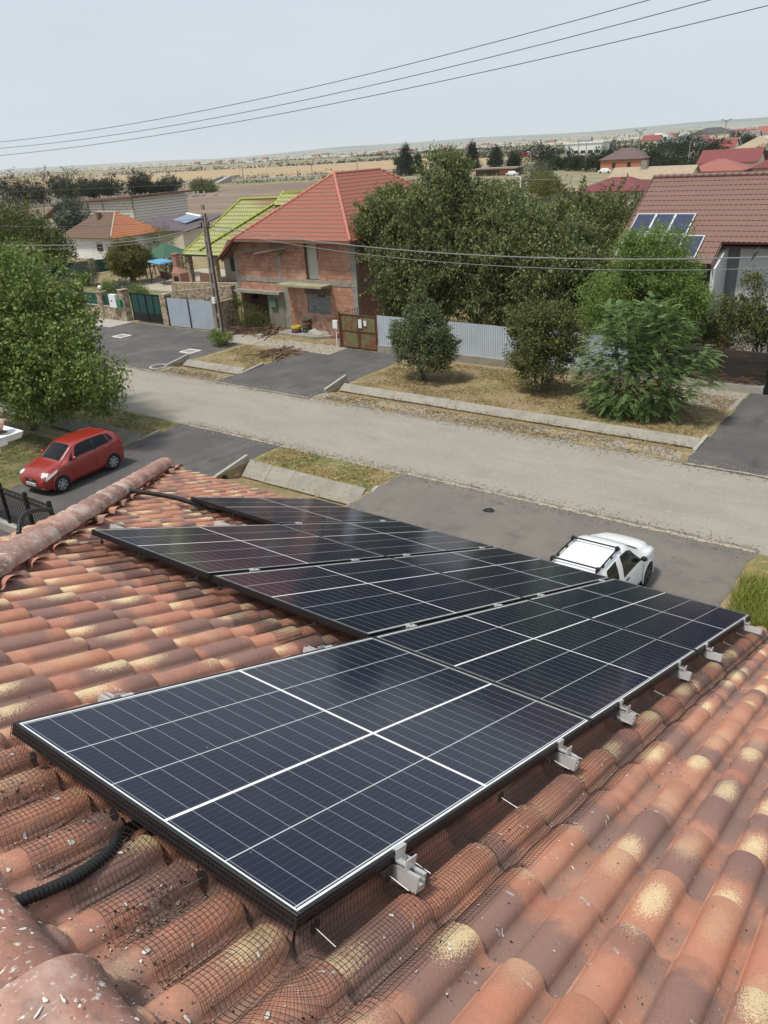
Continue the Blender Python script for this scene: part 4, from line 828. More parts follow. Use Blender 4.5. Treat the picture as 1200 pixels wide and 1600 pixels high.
# garden of the stone walled plot
tree('topiary_tree', 'round clipped privet tree in the garden behind the stone fence', 'tree', (-67.3, 48.3, 0), [(0, 0, 2.35, 2.05, 2.0, 1.75)], 3000, 12, .12, lf_top, 71, .12, .1, 1.6, 0, twigs=30, stems=4, group=None)
for b, bl, lm_, lab, n_ in [((-70.8, 45.6, 0), [(0, 0, 1.3, 1.5, 1.4, 1.2), (-1, 0, 1.0, 1.2, 1.2, 1)], lf_grey, 'broad dark grey green shrub left of the round topiary', 600), ((-74.0, 52.5, 0), [(0, 0, 1.7, 1.8, 1.6, 1.6), (1.8, 0, 1.5, 1.4, 1.3, 1.3)], lf_grey, 'tall silvery shrub behind the garden, left of the round topiary', 600),
                            ((-64.8, 43.9, 0), [(0, 0, .5, 1.1, .9, .6)], lf_left, 'low green bush under the round topiary near the stone fence', 260), ((-61.6, 43.2, 0), [(0, 0, .6, 1.2, .8, .7)], lf_grey, 'low grey green bush right of the round topiary near the stone fence', 260),
                            ((-58.6, 42.3, 0), [(0, 0, .55, 1.0, .8, .65)], lf_left, 'green bush behind the dark green gate', 240), ((-70, 42.5, 0), [(0, 0, .6, 1.2, .8, .6)], lf_olive, 'low olive bush at the left end of the garden', 220),
                            ((-66.5, 52.5, 0), [(0, 0, 1.0, 1.6, 1.2, 1.0), (2.0, 0, .9, 1.2, 1.0, .9)], lf_left, 'leafy green shrub behind the round topiary on its right', 420), ((-84.5, 66.5, 0), [(0, 0, 2.0, 2.2, 1.6, 1.5), (-2.4, 0, 1.8, 1.6, 1.4, 1.3)], lf_olive, 'pale reedy shrub in front of the dark purple roof', 420)]:
    tree('shrub', lab, 'shrub', b, bl, n_, 10, .13, lm_, int(abs(b[0]) * 10), .16, .04, 2.2, -.2, twigs=14)
tree('garden_tree', 'big dark green tree behind the leafy tree at the left edge', 'tree', (-85.5, 47.5, 0), [(0, 0, 4.6, 4.2, 4.0, 3.0), (3.0, 0, 3.6, 3.4, 3.0, 2.6), (-4, 0, 5, 4, 4, 3), (4.6, 1, 2.6, 2.8, 2.6, 1.8)], 2200, 10, .26, leaf_mat('leaf_mid', (.045, .065, .015), (.13, .155, .04), (.22, .22, .07)), 81, .3, .2, 1.8, .3, twigs=60)
tree('garden_tree', 'bluish dark tree in front of the white block building', 'tree', (-103, 66, 0), [(0, 0, 4.2, 2.6, 2.4, 2.6), (.8, 0, 2.4, 2.6, 2.4, 2.0)], 800, 10, .28, leaf_mat('leaf_blue', (.03, .05, .032), (.09, .12, .08)), 82, .3, .15, 1.8, .3, twigs=30)
tree('garden_tree', 'small yellowish tree left of the round topiary under the power lines', 'tree', (-79, 44.5, 0), [(0, 0, 3.0, 1.6, 1.5, 1.3)], 420, 10, .2, leaf_mat('leaf_yellowish', (.08, .085, .02), (.2, .19, .05), (.36, .30, .06)), 83, .2, .1, 1.8, .3, twigs=20)
# trees further off: each a thing of its own
far = [(-252, 143, 11.5, 15, lf_far, 'dark tree at the far left behind the cemetery'), (-249, 152, 11, 13, lf_far, 'second dark tree from the left behind the cemetery'), (-255, 166, 11.3, 14, lf_far, 'tall round dark tree left of the row behind the cemetery'),
       (-262, 178, 7.4, 12, lf_far, 'dark tree starting the row above the cemetery stones'), (-262, 187, 7.6, 12, lf_far, 'dark tree in the middle of the cemetery row'), (-256, 194, 8.8, 11, lf_far, 'pointed dark tree towards the right of the cemetery row'), (-246, 200, 6.6, 12, lf_far, 'smaller tree near the right end of the cemetery row'), (-234, 204, 4.8, 11, lf_olive, 'low olive bush tree at the right end of the cemetery row'), (-262, 205, 4.0, 9, lf_far, 'low bushes beyond the right end of the cemetery'),
       (-196, 281, 12.6, 9, lf_far, 'dark conical fir left of the walnut tops on the horizon'), (-178, 303, 11.5, 8, lf_far, 'dark conical fir right of the walnut tops on the horizon'), (-164, 266, 9.5, 9, lf_far, 'broad dark tree between the two firs on the horizon'), (-190, 345, 9, 8, lf_far, 'dark narrow tree right of the firs on the horizon'), (-203, 300, 8, 4.5, lf_far, 'slim dark fir beside the tallest walnut top'), (-166, 318, 6.5, 6, lf_far, 'small dark tree left of the red truck'),
       (-141, 290, 9.8, 12, lf_far, 'broad dark tree left of the long white hall'), (-128, 283, 7.2, 10, lf_far, 'dark tree directly in front of the long white hall'), (-106, 262, 7.2, 9, lf_far, 'dark tree left of the brown roofed brick house'), (-116, 270, 5.5, 9, lf_far, 'low dark tree right below the long white hall'),
       (-83, 169, 6.8, 7, lf_farw, 'silvery willow dome beyond the walnut thicket'), (-70, 146, 5.4, 6.6, lf_fary, 'yellow green willow dome in front of the silvery one'), (-86, 284, 10.8, 15, lf_far, 'large dark tree left of the cream villa'), (-78, 292, 8, 9, lf_far, 'dark tree at the right of the large one by the cream villa'),
       (-78, 240, 5.0, 9, lf_far, 'green bush row behind the beige roof, left part'), (-66, 236, 4.2, 10, lf_far, 'green bush row behind the beige roof, right part'), (-58, 246, 4.4, 11, lf_far, 'bushes below the pink roofed white house'), (-88, 262, 6.0, 8, lf_far, 'dark tree just right of the brown roofed brick house'),
       (-33.5, 90, 5.6, 7.5, lf_dark, 'dense dark green tree in front of the wine red roof'), (-38.5, 96, 4.6, 7, lf_olive, 'pale green tree left of the dense dark one by the wine red roof'), (-28.5, 78, 5.0, 8, lf_olive, 'bushy green tree behind the left edge of the brown roof'), (-47, 105, 4.4, 8, lf_farw, 'soft grey green tree at the end of the walnut thicket'), (-56, 262, 5.5, 12, lf_far, 'dark trees below the row of red roofs'), (-30, 68, 3.8, 7, lf_olive, 'low bushy tree between the walnut thicket and the brown roof'),
       (-228, 330, 4, 10, lf_far, 'low dark bush in the hedge beyond the brick house ridge'), (-330, 470, 5, 9, lf_far, 'dark tree cluster in the plain behind the red roof'), (-105, 430, 9, 16, lf_far, 'dark trees beside the cream villa'), (-60, 330, 7, 14, lf_far, 'dark trees in front of the distant red roofs')]
for i, (X, Y, H, Wd_, lm_, lab) in enumerate(far):
    rd = random.Random(i * 3 + 1)
    if 'fir' in lab: bl = [(0, 0, H * (.18 + .16 * k), Wd_ / 2 * (1 - .17 * k), Wd_ / 2 * (1 - .17 * k), H * .16) for k in range(5)]
    else: bl = [(0, 0, H * .55, Wd_ * .42, Wd_ * .42, H * .44)] + [(rd.uniform(-.45, .45) * Wd_, rd.uniform(-.2, .2) * Wd_, H * rd.uniform(.22, .6), Wd_ * .32, Wd_ * .32, H * .26) for _ in range(6)]
    if 'dome' in lab: bl = [(0, 0, H * .5, Wd_ * .5, Wd_ * .5, H * .48), (Wd_ * .2, 0, H * .42, Wd_ * .4, Wd_ * .4, H * .38)]
    dist = math.hypot(X, Y); sz = max(.3, dist * .0022)
    tree('fir_tree' if 'fir' in lab else 'distant_tree', lab, 'tree', (X, Y, 0), bl, 900, 7, sz * .62, lm_, 200 + i, sz * .6, .18, 1.6, .2, group='trees in the distance', twigs=12)

def spill(name, label, strips, n, ma, seed):
    r = np.random.default_rng(seed); S = np.array(strips, float); ln = S[:, 1] - S[:, 0]; k = r.choice(len(S), n, p=ln / ln.sum()); q = S[k]; x = q[:, 0] + ln[k] * r.uniform(0, 1, n); y = q[:, 2] + r.normal(0, 1, n) * q[:, 3]; s = r.uniform(.008, .03, n)[:, None]
    c = np.stack([x, y, np.full(n, .022)], 1); V = np.stack([c + s * np.array([-1, -.7, 0]), c + s * np.array([1, -.6, 0]), c + s * np.array([.1, 1, 0]), c + s * np.array([0, 0, .9])], 1).reshape(-1, 3); o = (np.arange(n) * 4)[:, None]
    F = np.concatenate([o + [0, 1, 3], o + [1, 2, 3], o + [2, 0, 3]]); tag(npmesh(name, V, F, ma, vals=np.repeat(r.uniform(0, 1, n), 4)), label, kind='stuff')
spill('loose_gravel', 'loose gravel spilled along the road edges and ditches', [(-24.5, -7.2, 27.0, .5), (-36.4, -31.4, 27, .4), (-27.3, -3.3, 20.9, .25), (-60, 2, 26.5, .3), (-24.8, -24.6, 26.8, .5), (-31.4, -31.2, 28, 1)], 16000, leaf_mat('pebbles', (.14, .12, .10), (.36, .32, .26), (.5, .47, .4), .95), 95)
# ground clutter: grass tufts, dead leaves, stones
def tufts(name, label, rects, n, h, w_, lm_, seed, z=.0):
    r = np.random.default_rng(seed); A = np.array([(q[1] - q[0]) * (q[3] - q[2]) for q in rects], float); k = r.choice(len(rects), n, p=A / A.sum()); Q = np.array(rects, float)[k]
    x = Q[:, 0] + (Q[:, 1] - Q[:, 0]) * r.uniform(0, 1, n); y = Q[:, 2] + (Q[:, 3] - Q[:, 2]) * r.uniform(0, 1, n)
    g = np.sin(x * 1.7 + 1) * np.sin(y * 2.1) + np.sin(x * .6 + y * 1.3) * .6 + r.normal(0, .35, n); kp = g > -.1; x, y = x[kp], y[kp]; N = len(x)
    V = []; F = []; per = 4
    X = np.repeat(x, per) + r.normal(0, w_ * 2.5, N * per); Y = np.repeat(y, per) + r.normal(0, w_ * 2.5, N * per); a = r.uniform(0, 6.28, N * per); H = h * r.uniform(.4, 1.3, N * per); tl = r.normal(0, .45, (N * per, 2)) * H[:, None]
    b = np.stack([X, Y, np.full_like(X, z)], 1); dx = np.stack([np.cos(a), np.sin(a), 0 * a], 1) * w_
    top = b + np.stack([tl[:, 0], tl[:, 1], H], 1); V = np.stack([b - dx, b + dx, top], 1).reshape(-1, 3); F = (np.arange(N * per) * 3)[:, None] + np.arange(3)[None]
    vals = np.repeat(np.clip(r.uniform(0, 1, N * per) * .6 + np.repeat(r.uniform(0, .4, N), per), 0, 1), 3)
    tag(npmesh(name, V, F, lm_, vals=vals), label, kind='stuff')
gr = leaf_mat('grass_blade', (.07, .10, .02), (.21, .23, .06), (.45, .35, .17)); gdry = leaf_mat('grass_dry', (.22, .15, .06), (.50, .37, .18), (.6, .48, .27))
tufts('grass_tufts', 'short green grass on the verges and the ditch edges', [(-24.3, -7.2, 29, 34.6), (-21.0, -15.4, 19, 20.8), (-60, -27.6, 19, 20.7), (-36, -31.6, 29, 33.3), (-60, -28, 12, 16.6), (-36, -31.5, 26.6, 27.4), (-24, -7.5, 26.6, 27.5)], 20000, .07, .012, gr, 91, .01)
tufts('dry_grass', 'dry yellow grass on the verges across the road and beside the ditch', [(-24.3, -7.2, 29, 34.8), (-21.0, -15.4, 19, 20.8), (-21, -15.4, 15, 16.8), (-36, -31.6, 29, 33.3), (-36, -31.5, 26.6, 27.4), (-24, -7.5, 26.6, 27.5)], 16000, .06, .014, gdry, 92, .01)
tufts('tall_grass', 'tall yellow green grass clump beside the eave at the right edge', [(-3.15, -1.2, 16.8, 20.3)], 1500, .42, .014, leaf_mat('grass_tall', (.14, .17, .03), (.34, .36, .08), (.5, .45, .2)), 93, 0)
def litter():
    r = np.random.default_rng(7); n = 5200
    rect = np.array([(-24, -7.2, 29.2, 34.9), (-10.2, -7.1, 33.2, 35.5), (-24, -7.5, 26.6, 28.4), (-36, -29.5, 33.3, 36.8), (-36, -31.5, 26.6, 28.3), (-20.9, -15.5, 17.4, 18.1)]); A = (rect[:, 1] - rect[:, 0]) * (rect[:, 3] - rect[:, 2]); k = r.choice(len(rect), n, p=A / A.sum()); q = rect[k]
    c = np.stack([q[:, 0] + (q[:, 1] - q[:, 0]) * r.uniform(0, 1, n), q[:, 2] + (q[:, 3] - q[:, 2]) * r.uniform(0, 1, n), np.full(n, .03)], 1); a = r.uniform(0, 6.28, n); s_ = r.uniform(.03, .07, n)[:, None]
    d = np.stack([np.cos(a), np.sin(a), r.normal(0, .3, n)], 1) * s_; e = np.stack([-np.sin(a), np.cos(a), r.normal(0, .3, n)], 1) * s_ * .5
    V = np.stack([c - d, c + e, c + d, c - e], 1).reshape(-1, 3); F = (np.arange(n) * 4)[:, None] + np.arange(4)[None]
    tag(npmesh('leaf_litter', V, F, leaf_mat('litter', (.16, .085, .04), (.42, .26, .13), (.5, .42, .3), .9), vals=np.repeat(r.uniform(0, 1, n), 4)), 'fallen brown leaves scattered over the verges and pavements', kind='stuff')
litter()

# ---------------------------------------------------------------- houses
def lerp(a, b, t): return tuple(a[i] + (b[i] - a[i]) * t for i in range(3))
def wavy(parent, A, B, Cc, D, ma, course=.35, pitch=.22, amp=.016, step=.028, name='roof_slope', th=.03):
    """metal tile roof face: eave A-B, top D-C; stepped courses with a wave across"""
    A, B, Cc, D = map(Vector, (A, B, Cc, D)); n = (B - A).cross(D - A).normalized()
    if n.z < 0: n = -n
    ux = (B - A).normalized(); uy = n.cross(ux).normalized()
    if (D - A).dot(uy) < 0: uy = -uy
    Hh = (D - A).dot(uy); N = max(2, int(Hh / course)); dx = pitch / 4; mb = MB()
    lx = lambda t: (D - A).dot(ux) * t; rx = lambda t: (B - A).dot(ux) + ((Cc - A).dot(ux) - (B - A).dot(ux)) * t
    for i in range(N):
        t0, t1 = i / N, (i + 1) / N; x0 = min(lx(t0), lx(t1)); x1 = max(rx(t0), rx(t1)); k0 = math.floor(x0 / dx); k1 = math.ceil(x1 / dx); prev = None
        for k in range(k0, k1 + 1):
            x = k * dx; w_ = amp * (math.sin(2 * PI * x / pitch) + .35 * math.sin(4 * PI * x / pitch)); xa = min(max(x, lx(t0)), rx(t0)); xb = min(max(x, lx(t1)), rx(t1))
            pa = A + ux * xa + uy * (Hh * t0) + n * (w_ + step); pb = A + ux * xb + uy * (Hh * t1) + n * w_; pc = A + ux * xa + uy * (Hh * t0 + .004) + n * (w_ - .008)
            o = len(mb.v); mb.v += [tuple(pc), tuple(pa), tuple(pb)]
            if prev is not None: mb.f += [(prev, o, o + 1, prev + 1), (prev + 1, o + 1, o + 2, prev + 2)]
            prev = o
    ob = mb.build(name, ma, parent)
    MB().slab([tuple(A - n * .02), tuple(B - n * .02), tuple(Cc - n * .02), tuple(D - n * .02)] if (Cc - D).length > .01 else [tuple(A - n * .02), tuple(B - n * .02), tuple(D - n * .02)], .03, tuple(-n * -1)).build('roof_boarding', wood, parent)
    return ob
def cap(parent, p, q, ma, r=.11, name='ridge_cap'):
    p, q = Vector(p), Vector(q); n = max(1, int((q - p).length / .35)); mb = MB()
    for i in range(n): mb.tube([p.lerp(q, i / n), p.lerp(q, (i + 1.12) / n)], [r * .9, r * 1.02], 10)
    return mb.build(name, ma, parent, smooth=True)
def flatroof(parent, pts, ma, name='roof_slope', th=.12): return MB().slab(pts, th).build(name, ma, parent)

# --- unfinished brick house
bh = thing('brick_house', 'unfinished two storey clay block house with red metal roof across the road', 'house', (-35.8, 43, 0))
Yf = 38.0
def bx(a, b, n_, ma, par=bh): return MB().box(a, b).build(n_, ma, par)
mb = MB()
for (x0, x1, z0, z1) in [(-40.9, -37.15, 3.35, 5.75), (-36.85, -34.6, 3.35, 5.75), (-33.6, -30.95, 3.35, 5.75), (-40.9, -36.9, 2.5, 3.05), (-36.4, -34.8, 0, 3.05), (-32.8, -30.95, 0, 3.05), (-34.8, -32.8, 0, 1.25), (-34.8, -32.8, 2.62, 3.05)]: mb.box((x0, Yf, z0), (x1, Yf + .25, z1))
mb.build('front_wall', hollow, bh)
mb = MB().box((-30.85, 38.3, 0), (-30.6, 41.3, 5.75)).box((-30.85, 43.1, 0), (-30.6, 52, 5.75)).box((-30.85, 41.3, 0), (-30.6, 43.1, 3.6)).box((-30.85, 41.3, 5.3), (-30.6, 43.1, 5.75)); mb.build('side_wall', hollow_x, bh)
bx((-41.2, 38.25, 0), (-40.95, 52, 5.6), 'side_wall', hollow_x); bx((-41.2, 51.8, 0), (-30.6, 52.05, 5.7), 'back_wall', hollow)
bx((-40.9, 38.4, 5.3), (-30.9, 51.7, 5.4), 'ceiling', wood)
mb = MB()
for x0, x1, z0, z1 in [(-41.2, -40.9, 2.4, 5.8), (-37.15, -36.85, 3.35, 5.75), (-30.95, -30.55, 0, 5.78), (-36.9, -36.4, 0, 3.05)]: bx((x0, Yf - .012, z0), (x1, Yf + .3, z1), 'column', concrete_dark)
bx((-30.86, 41.1, 0), (-30.58, 41.4, 5.78), 'column', concrete_dark); bx((-30.86, 47, 0), (-30.58, 47.3, 5.78), 'column', concrete_dark)
bx((-41.25, Yf - .03, 3.05), (-30.52, Yf + .28, 3.35), 'floor_slab', concrete_dark); bx((-30.88, Yf + .28, 3.05), (-30.55, 52, 3.35), 'floor_slab', concrete_dark)
bx((-41.35, Yf - .45, 2.32), (-36.85, Yf + .25, 2.5), 'lintel_slab', concrete_dark)
bx((-36.5, Yf - 1.05, 3.02), (-32.6, Yf - .03, 3.15), 'canopy_slab', mat('mossy_slab', (.34, .31, .2), .95, [('n', 2, .4, .65, (.25, .23, .15))]))
bx((-34.8, Yf + .06, 1.25), (-32.8, Yf + .2, 2.62), 'blocked_window', grayblock); bx((-33.9, Yf + .045, 2.3), (-33.3, Yf + .07, 2.5), 'window_hole', window_m)
bx((-34.95, Yf - .008, 2.45), (-32.7, Yf + .02, 2.85), 'soot_patch', mat('soot', (.12, .1, .09), .95, [('n', 2, .4, .7, (.2, .15, .12))]))
bx((-34.6, Yf + .15, 3.4), (-33.6, Yf + .22, 5.65), 'door_panel', mat('pale_board', (.46, .44, .38), .8)); bx((-34.66, Yf + .0, 3.35), (-34.58, Yf + .24, 5.7), 'door_frame', wood); bx((-33.62, Yf + .0, 4.6), (-33.54, Yf + .24, 5.7), 'door_frame', wood)
darkbrick = mat('dark_brick', (.14, .06, .045), .95, brick=dict(w=.25, h=.075, c2=(.11, .05, .04), m=(.12, .09, .07), ms=.01, rot=(PI / 2, 0, 0)))
bx((-40.95, 38.9, 0), (-38.3, 39.1, 2.3), 'recess_wall', darkbrick); bx((-40.7, 38.87, 1.7), (-40.2, 38.9, 2.2), 'recess_window', window_m)
bx((-38.35, Yf - .05, 0), (-36.92, Yf + .1, 2.3), 'metal_door', mat('plank_door', (.24, .22, .18), .8, [('n', 3, .45, .6, (.19, .17, .13), (8, 1, .3)), ('n', 6, .6, .7, (.3, .28, .24))])); bx((-38.1, Yf - .22, 1.45), (-37.5, Yf - .05, 2.0), 'meter_box', mat('green_box', (.10, .17, .11), .7))
bx((-38.42, 38.0, 0), (-38.3, 39.0, 2.3), 'recess_side', darkbrick)
AP = (-35.2, 42.2, 9.41); RE = (-35.2, 47.2, 9.41)
wavy(bh, (-40.15, 37.2, 5.85), (-30.2, 37.2, 5.85), AP, AP, redroof)
wavy(bh, (-30.2, 37.2, 5.85), (-30.2, 52.2, 5.85), RE, AP, redroof)
wavy(bh, (-42.05, 52.2, 4.45), (-42.05, 37.2, 4.45), (-40.15, 37.2, 5.85), (-40.15, 52.2, 5.85), redroof)
wavy(bh, (-40.15, 52.2, 5.85), (-40.15, 37.2, 5.85), AP, RE, redroof)
wavy(bh, (-30.2, 52.2, 5.85), (-40.15, 52.2, 5.85), RE, RE, redroof)
for p, q in [(AP, RE), ((-30.2, 37.2, 5.88), AP), ((-40.15, 37.2, 5.88), AP), (RE, (-30.2, 52.2, 5.88)), (RE, (-40.15, 52.2, 5.88))]: cap(bh, p, q, mat('pale_red_cap', (.45, .16, .115), .55))
cap(bh, (-42.0, 37.2, 4.5), (-40.15, 37.2, 5.88), redroof, .06, 'verge_trim')
MB().box((-30.35, 37.2, 5.68), (-30.2, 52.2, 5.84)).box((-40.3, 37.2, 5.68), (-30.35, 37.32, 5.84)).build('fascia', wood, bh)
mb = MB()
for k in range(12): x = -40.9 + k * .9; bx((x, 37.3, 5.62), (x + .1, 38, 5.74), 'rafter_end', wood)
for k in range(6): MB().bar((-42.0, 37.6 + k * 2.8, 4.34), (-40.1, 37.6 + k * 2.8, 5.72), .09, .13).build('rafter', wood, bh)
MB().slab([(-42.05, 37.25, 4.38), (-40.15, 37.25, 5.76), (-41.0, 37.27, 5.62), (-41.2, 37.27, 4.9)], .05, (0, 1, 0)).build('verge_board', wood, bh)
t = thing('timber_planks', 'loose grey planks resting on brackets under the eave of the brick house', 'planks', (-38, 37.6, 4.9))
for i, (xa, za, xb, zb, y) in enumerate([(-40.3, 4.98, -35.0, 5.3, 37.62), (-40.0, 5.05, -36.3, 5.12, 37.8), (-38.7, 4.92, -35.6, 5.36, 37.5)]): MB().bar((xa, y, za), (xb, y, zb), .17, .06).build('plank', wood_grey, t)
for x in (-39, -36.6): MB().box((x, 37.35, 4.86), (x + .08, 38.0, 4.93)).build('bracket', wood, t)
# things before the brick house
def tyre(mb, x, y, z, r=.33, w_=.2):
    pr = [(r * .58, 0), (r * .85, -w_ * .05), (r, w_ * .12), (r * 1.0, w_ * .88), (r * .85, w_ * 1.05), (r * .58, w_)]; n = 20; o = len(mb.v)
    for k in range(n):
        a = 2 * PI * k / n
        for q in pr: mb.v.append((x + q[0] * math.cos(a), y + q[0] * math.sin(a), z + q[1]))
    m_ = len(pr)
    for k in range(n):
        for j in range(m_): k2 = (k + 1) % n; mb.f.append((o + k * m_ + j, o + k2 * m_ + j, o + k2 * m_ + (j + 1) % m_, o + k * m_ + (j + 1) % m_))
    return mb
ty = {'g': mat('tyre_green', (.055, .085, .045), .8), 'y': mat('tyre_yellow', (.46, .32, .04), .7), 'p': mat('tyre_dusty', (.10, .06, .08), .8), 'r': mat('tyre_red', (.22, .07, .045), .8)}
for x, y, k, c, lab in [(-34.4, 37.3, 0, 'g', 'dark green painted tyre at the bottom of the taller stack'), (-34.42, 37.3, 1, 'g', 'dark green tyre second from the bottom of the taller stack'), (-34.38, 37.32, 2, 'r', 'reddish tyre in the upper half of the taller stack'), (-34.4, 37.3, 3, 'g', 'dark green tyre on top of the taller stack'),
                        (-35.0, 36.9, 0, 'p', 'purplish dusty tyre at the bottom of the low stack'), (-35.0, 36.9, 1, 'y', 'yellow painted tyre on the low stack before the brick house')]:
    tag(tyre(MB(), x, y, .17 + .22 * k).build('tyre', ty[c], origin=(x, y, .17 + .22 * k), smooth=True), lab, 'tyre', 'painted tyres by the brick house')
tag(MB().slab([(-36.2, 36.4, .17), (-33.0, 36.2, .17), (-32.0, 36.9, .17), (-32.1, 37.9, .17), (-36.2, 37.9, .17)], .17).build('stone_platform', concrete_dark, origin=(-34, 37, 0)), 'low worn concrete platform under the painted tyres', 'platform')
tag(MB().hexa([(-33.9, 36.7, .18), (-32.9, 36.6, .18), (-32.7, 37.0, .18), (-33.6, 37.1, .18)], [(-33.8, 36.72, .38), (-33.2, 36.7, .28), (-32.75, 36.95, .24), (-33.55, 37.05, .52)]).build('broken_slab', concrete, origin=(-33.4, 36.8, .17)), 'broken whitish slab leaning on the platform beside the tyres', 'slab')
def rubble(name, label, x0, x1, y0, y1, hmax, n, ma, seed, long_=1):
    rnd = random.Random(seed); mb = MB()
    for i in range(n):
        x, y = rnd.uniform(x0, x1), rnd.uniform(y0, y1); s = rnd.uniform(.05, .16); L_ = s * rnd.uniform(1, 2.2) * long_; a = rnd.uniform(0, PI); z = rnd.uniform(0, hmax) * (1 - abs((x - x0) / (x1 - x0) * 2 - 1)) ** .5 * (1 - abs((y - y0) / (y1 - y0) * 2 - 1) * .7)
        mb.bar((x - L_ * math.cos(a) / 2, y - L_ * math.sin(a) / 2, z + rnd.uniform(-.04, .06)), (x + L_ * math.cos(a) / 2, y + L_ * math.sin(a) / 2, z + rnd.uniform(-.04, .08)), s / long_ ** .5, s * .7 / long_ ** .5)
    return tag(mb.build(name, ma, origin=((x0 + x1) / 2, (y0 + y1) / 2, 0)), label, 'rubble', kind='stuff')
rubble('rubble', 'heap of earth and broken blocks in front of the brick house', -39.6, -36.0, 36.4, 38.0, .55, 220, soil, 3)
rubble('dead_branches', 'dead brown branches piled along the brick house front', -40.6, -36.4, 35.9, 37.3, .4, 130, mat('dead_wood', (.16, .10, .065), .95), 4, 9)
rubble('dead_branches', 'cut dry twigs lying on the verge left of the rusty gate driveway', -33.4, -31.6, 31.7, 33.3, .3, 90, mat('dead_wood', (.16, .10, .065), .95), 5, 8)
rubble('bricks', 'rubble of bricks between the platform and the rusty gate', -33.0, -31.0, 36.9, 37.9, .3, 90, mat('brick_bits', (.32, .14, .09), .95), 6)
for i, (xa, xb, zb) in enumerate([(-34.0, -32.3, 1.3), (-33.6, -31.8, .9)]):
    tag(MB().bar((xb, 37.2, .2), (xa, 37.7, zb + .5), .07, .04).build('leaning_board', wood, origin=(xb, 37.2, .2)), ['long dark board leaning between the tyres and the wall', 'lower dark board leaning right of the taller tyre stack'][i], 'board')
t = thing('cement_block', 'pale loose building block lying on the pavement before the brick house', 'block', (-36.7, 35.2, 0)); MB().box((-36.9, 35.1, .02), (-36.5, 35.35, .25)).build('body', concrete, t)
# power pole
pp = thing('power_pole', 'tall tapered concrete power pole with two legs in front of the brick house', 'power pole', (-39.6, 34.5, 0))
mb = MB(); H_ = 7.45
for sx in (-1, 1): mb.hexa([(-39.6 + sx * .20 - .07, 34.38, 0), (-39.6 + sx * .20 + .07, 34.38, 0), (-39.6 + sx * .20 + .07, 34.62, 0), (-39.6 + sx * .20 - .07, 34.62, 0)], [(-39.6 + sx * .09 - .05, 34.41, H_), (-39.6 + sx * .09 + .05, 34.41, H_), (-39.6 + sx * .09 + .05, 34.59, H_), (-39.6 + sx * .09 - .05, 34.59, H_)])
for k in range(9): z = .3 + k * .95; w_ = .2 - .11 * z / H_; mb.box((-39.6 - w_ - .02, 34.43, z), (-39.6 + w_ + .02, 34.57, z + .28))
mb.build('mast', mat('pole_concrete', (.27, .235, .19), .92, [('n', 3, .4, .7, (.2, .17, .14))]), pp)
MB().box((-39.86, 34.3, .0), (-39.34, 34.7, .55)).build('base', concrete, pp)
MB().bar((-40.0, 34.5, 6.85), (-39.2, 34.5, 6.85), .08).bar((-39.6, 34.2, 7.35), (-39.6, 34.8, 7.35), .07).build('crossarm', graymetal, pp)
for dx, dz in ((-.35, 6.98), (.35, 6.98), (-.12, 7.35), (.14, 7.5)): MB().cyl((-39.6 + dx, 34.5, dz - .06), (-39.6 + dx, 34.5, dz + .12), .05, 10).ball((-39.6 + dx, 34.5, dz + .14), .06, 8, 5).build('insulator', graymetal, pp)
MB().box((-39.75, 34.25, 2.2), (-39.5, 34.4, 2.6)).build('notice_plate', white_plastic, pp)
MB().tube([(-39.3, 34.45, 0), (-39.32, 34.45, 6.9)], .035, 6).build('cable_duct', graymetal, pp)
def wire(name, pts, r, ma, lab, n=26):
    """parabola-like curve through left, middle, right support"""
    a, b, c = map(Vector, pts); Q = []
    for i in range(n + 1): t = i / n; Q.append(a * (1 - t) * (1 - 2 * t) + b * 4 * t * (1 - t) + c * t * (2 * t - 1))
    o = MB().tube(Q, r, 6).build(name, ma, origin=tuple(a)); tag(o, lab, 'cable', 'overhead cables'); return o
def w3(p0, p1, p2, k0=-.4, k1=.35):       # extend a parabola through three points beyond both ends
    a, b, c = map(Vector, (p0, p1, p2)); t1 = (b - a).length / (c - a).length
    def f(t): return a * ((t - t1) * (t - 1) / (t1)) + b * (t * (t - 1) / (t1 * (t1 - 1))) + c * (t * (t - t1) / (1 - t1))
    return f(k0), f((k0 + 1 + k1) / 2), f(1 + k1)
wire('power_line', w3((-31.88, 18, 11.78), (-13.12, 18, 12.48), (-6.45, 18, 13.09)), .0085, cable_m, 'uppermost of the three cables crossing the sky')
wire('power_line', w3((-32.0, 18, 11.56), (-13.0, 18, 12.22), (-5.26, 18, 12.93)), .0085, cable_m, 'middle one of the three cables crossing the sky')
wire('power_line', w3((-32.12, 18, 11.31), (-13.16, 18, 11.97), (-4.2, 18, 12.7)), .0085, cable_m, 'lowest of the three cables crossing the sky')
wire('power_line', ((-39.25, 34.5, 6.98), (-17, 34.5, 5.66), (3, 34.5, 6.9)), .028, cable_l, 'thick bundled cable from the pole across the walnut trees')
wire('power_line', ((-39.25, 34.5, 6.75), (-17, 34.5, 5.20), (3, 34.5, 6.6)), .016, cable_l, 'thinner cable just under the thick bundled one right of the pole')
wire('power_line', ((-39.95, 34.5, 6.98), (-54, 34.5, 5.55), (-80, 34.5, 5.55)), .028, cable_l, 'thick bundled cable left of the pole over the garden')
wire('power_line', ((-39.95, 34.5, 6.80), (-55, 34.5, 5.25), (-80, 34.5, 5.3)), .014, cable_l, 'thin lower cable left of the pole over the garden')
wire('power_line', ((-39.7, 34.5, 7.4), (-58, 34.5, 6.8), (-82, 34.5, 7.1)), .011, cable_m, 'thin upper cable running left from the pole top')
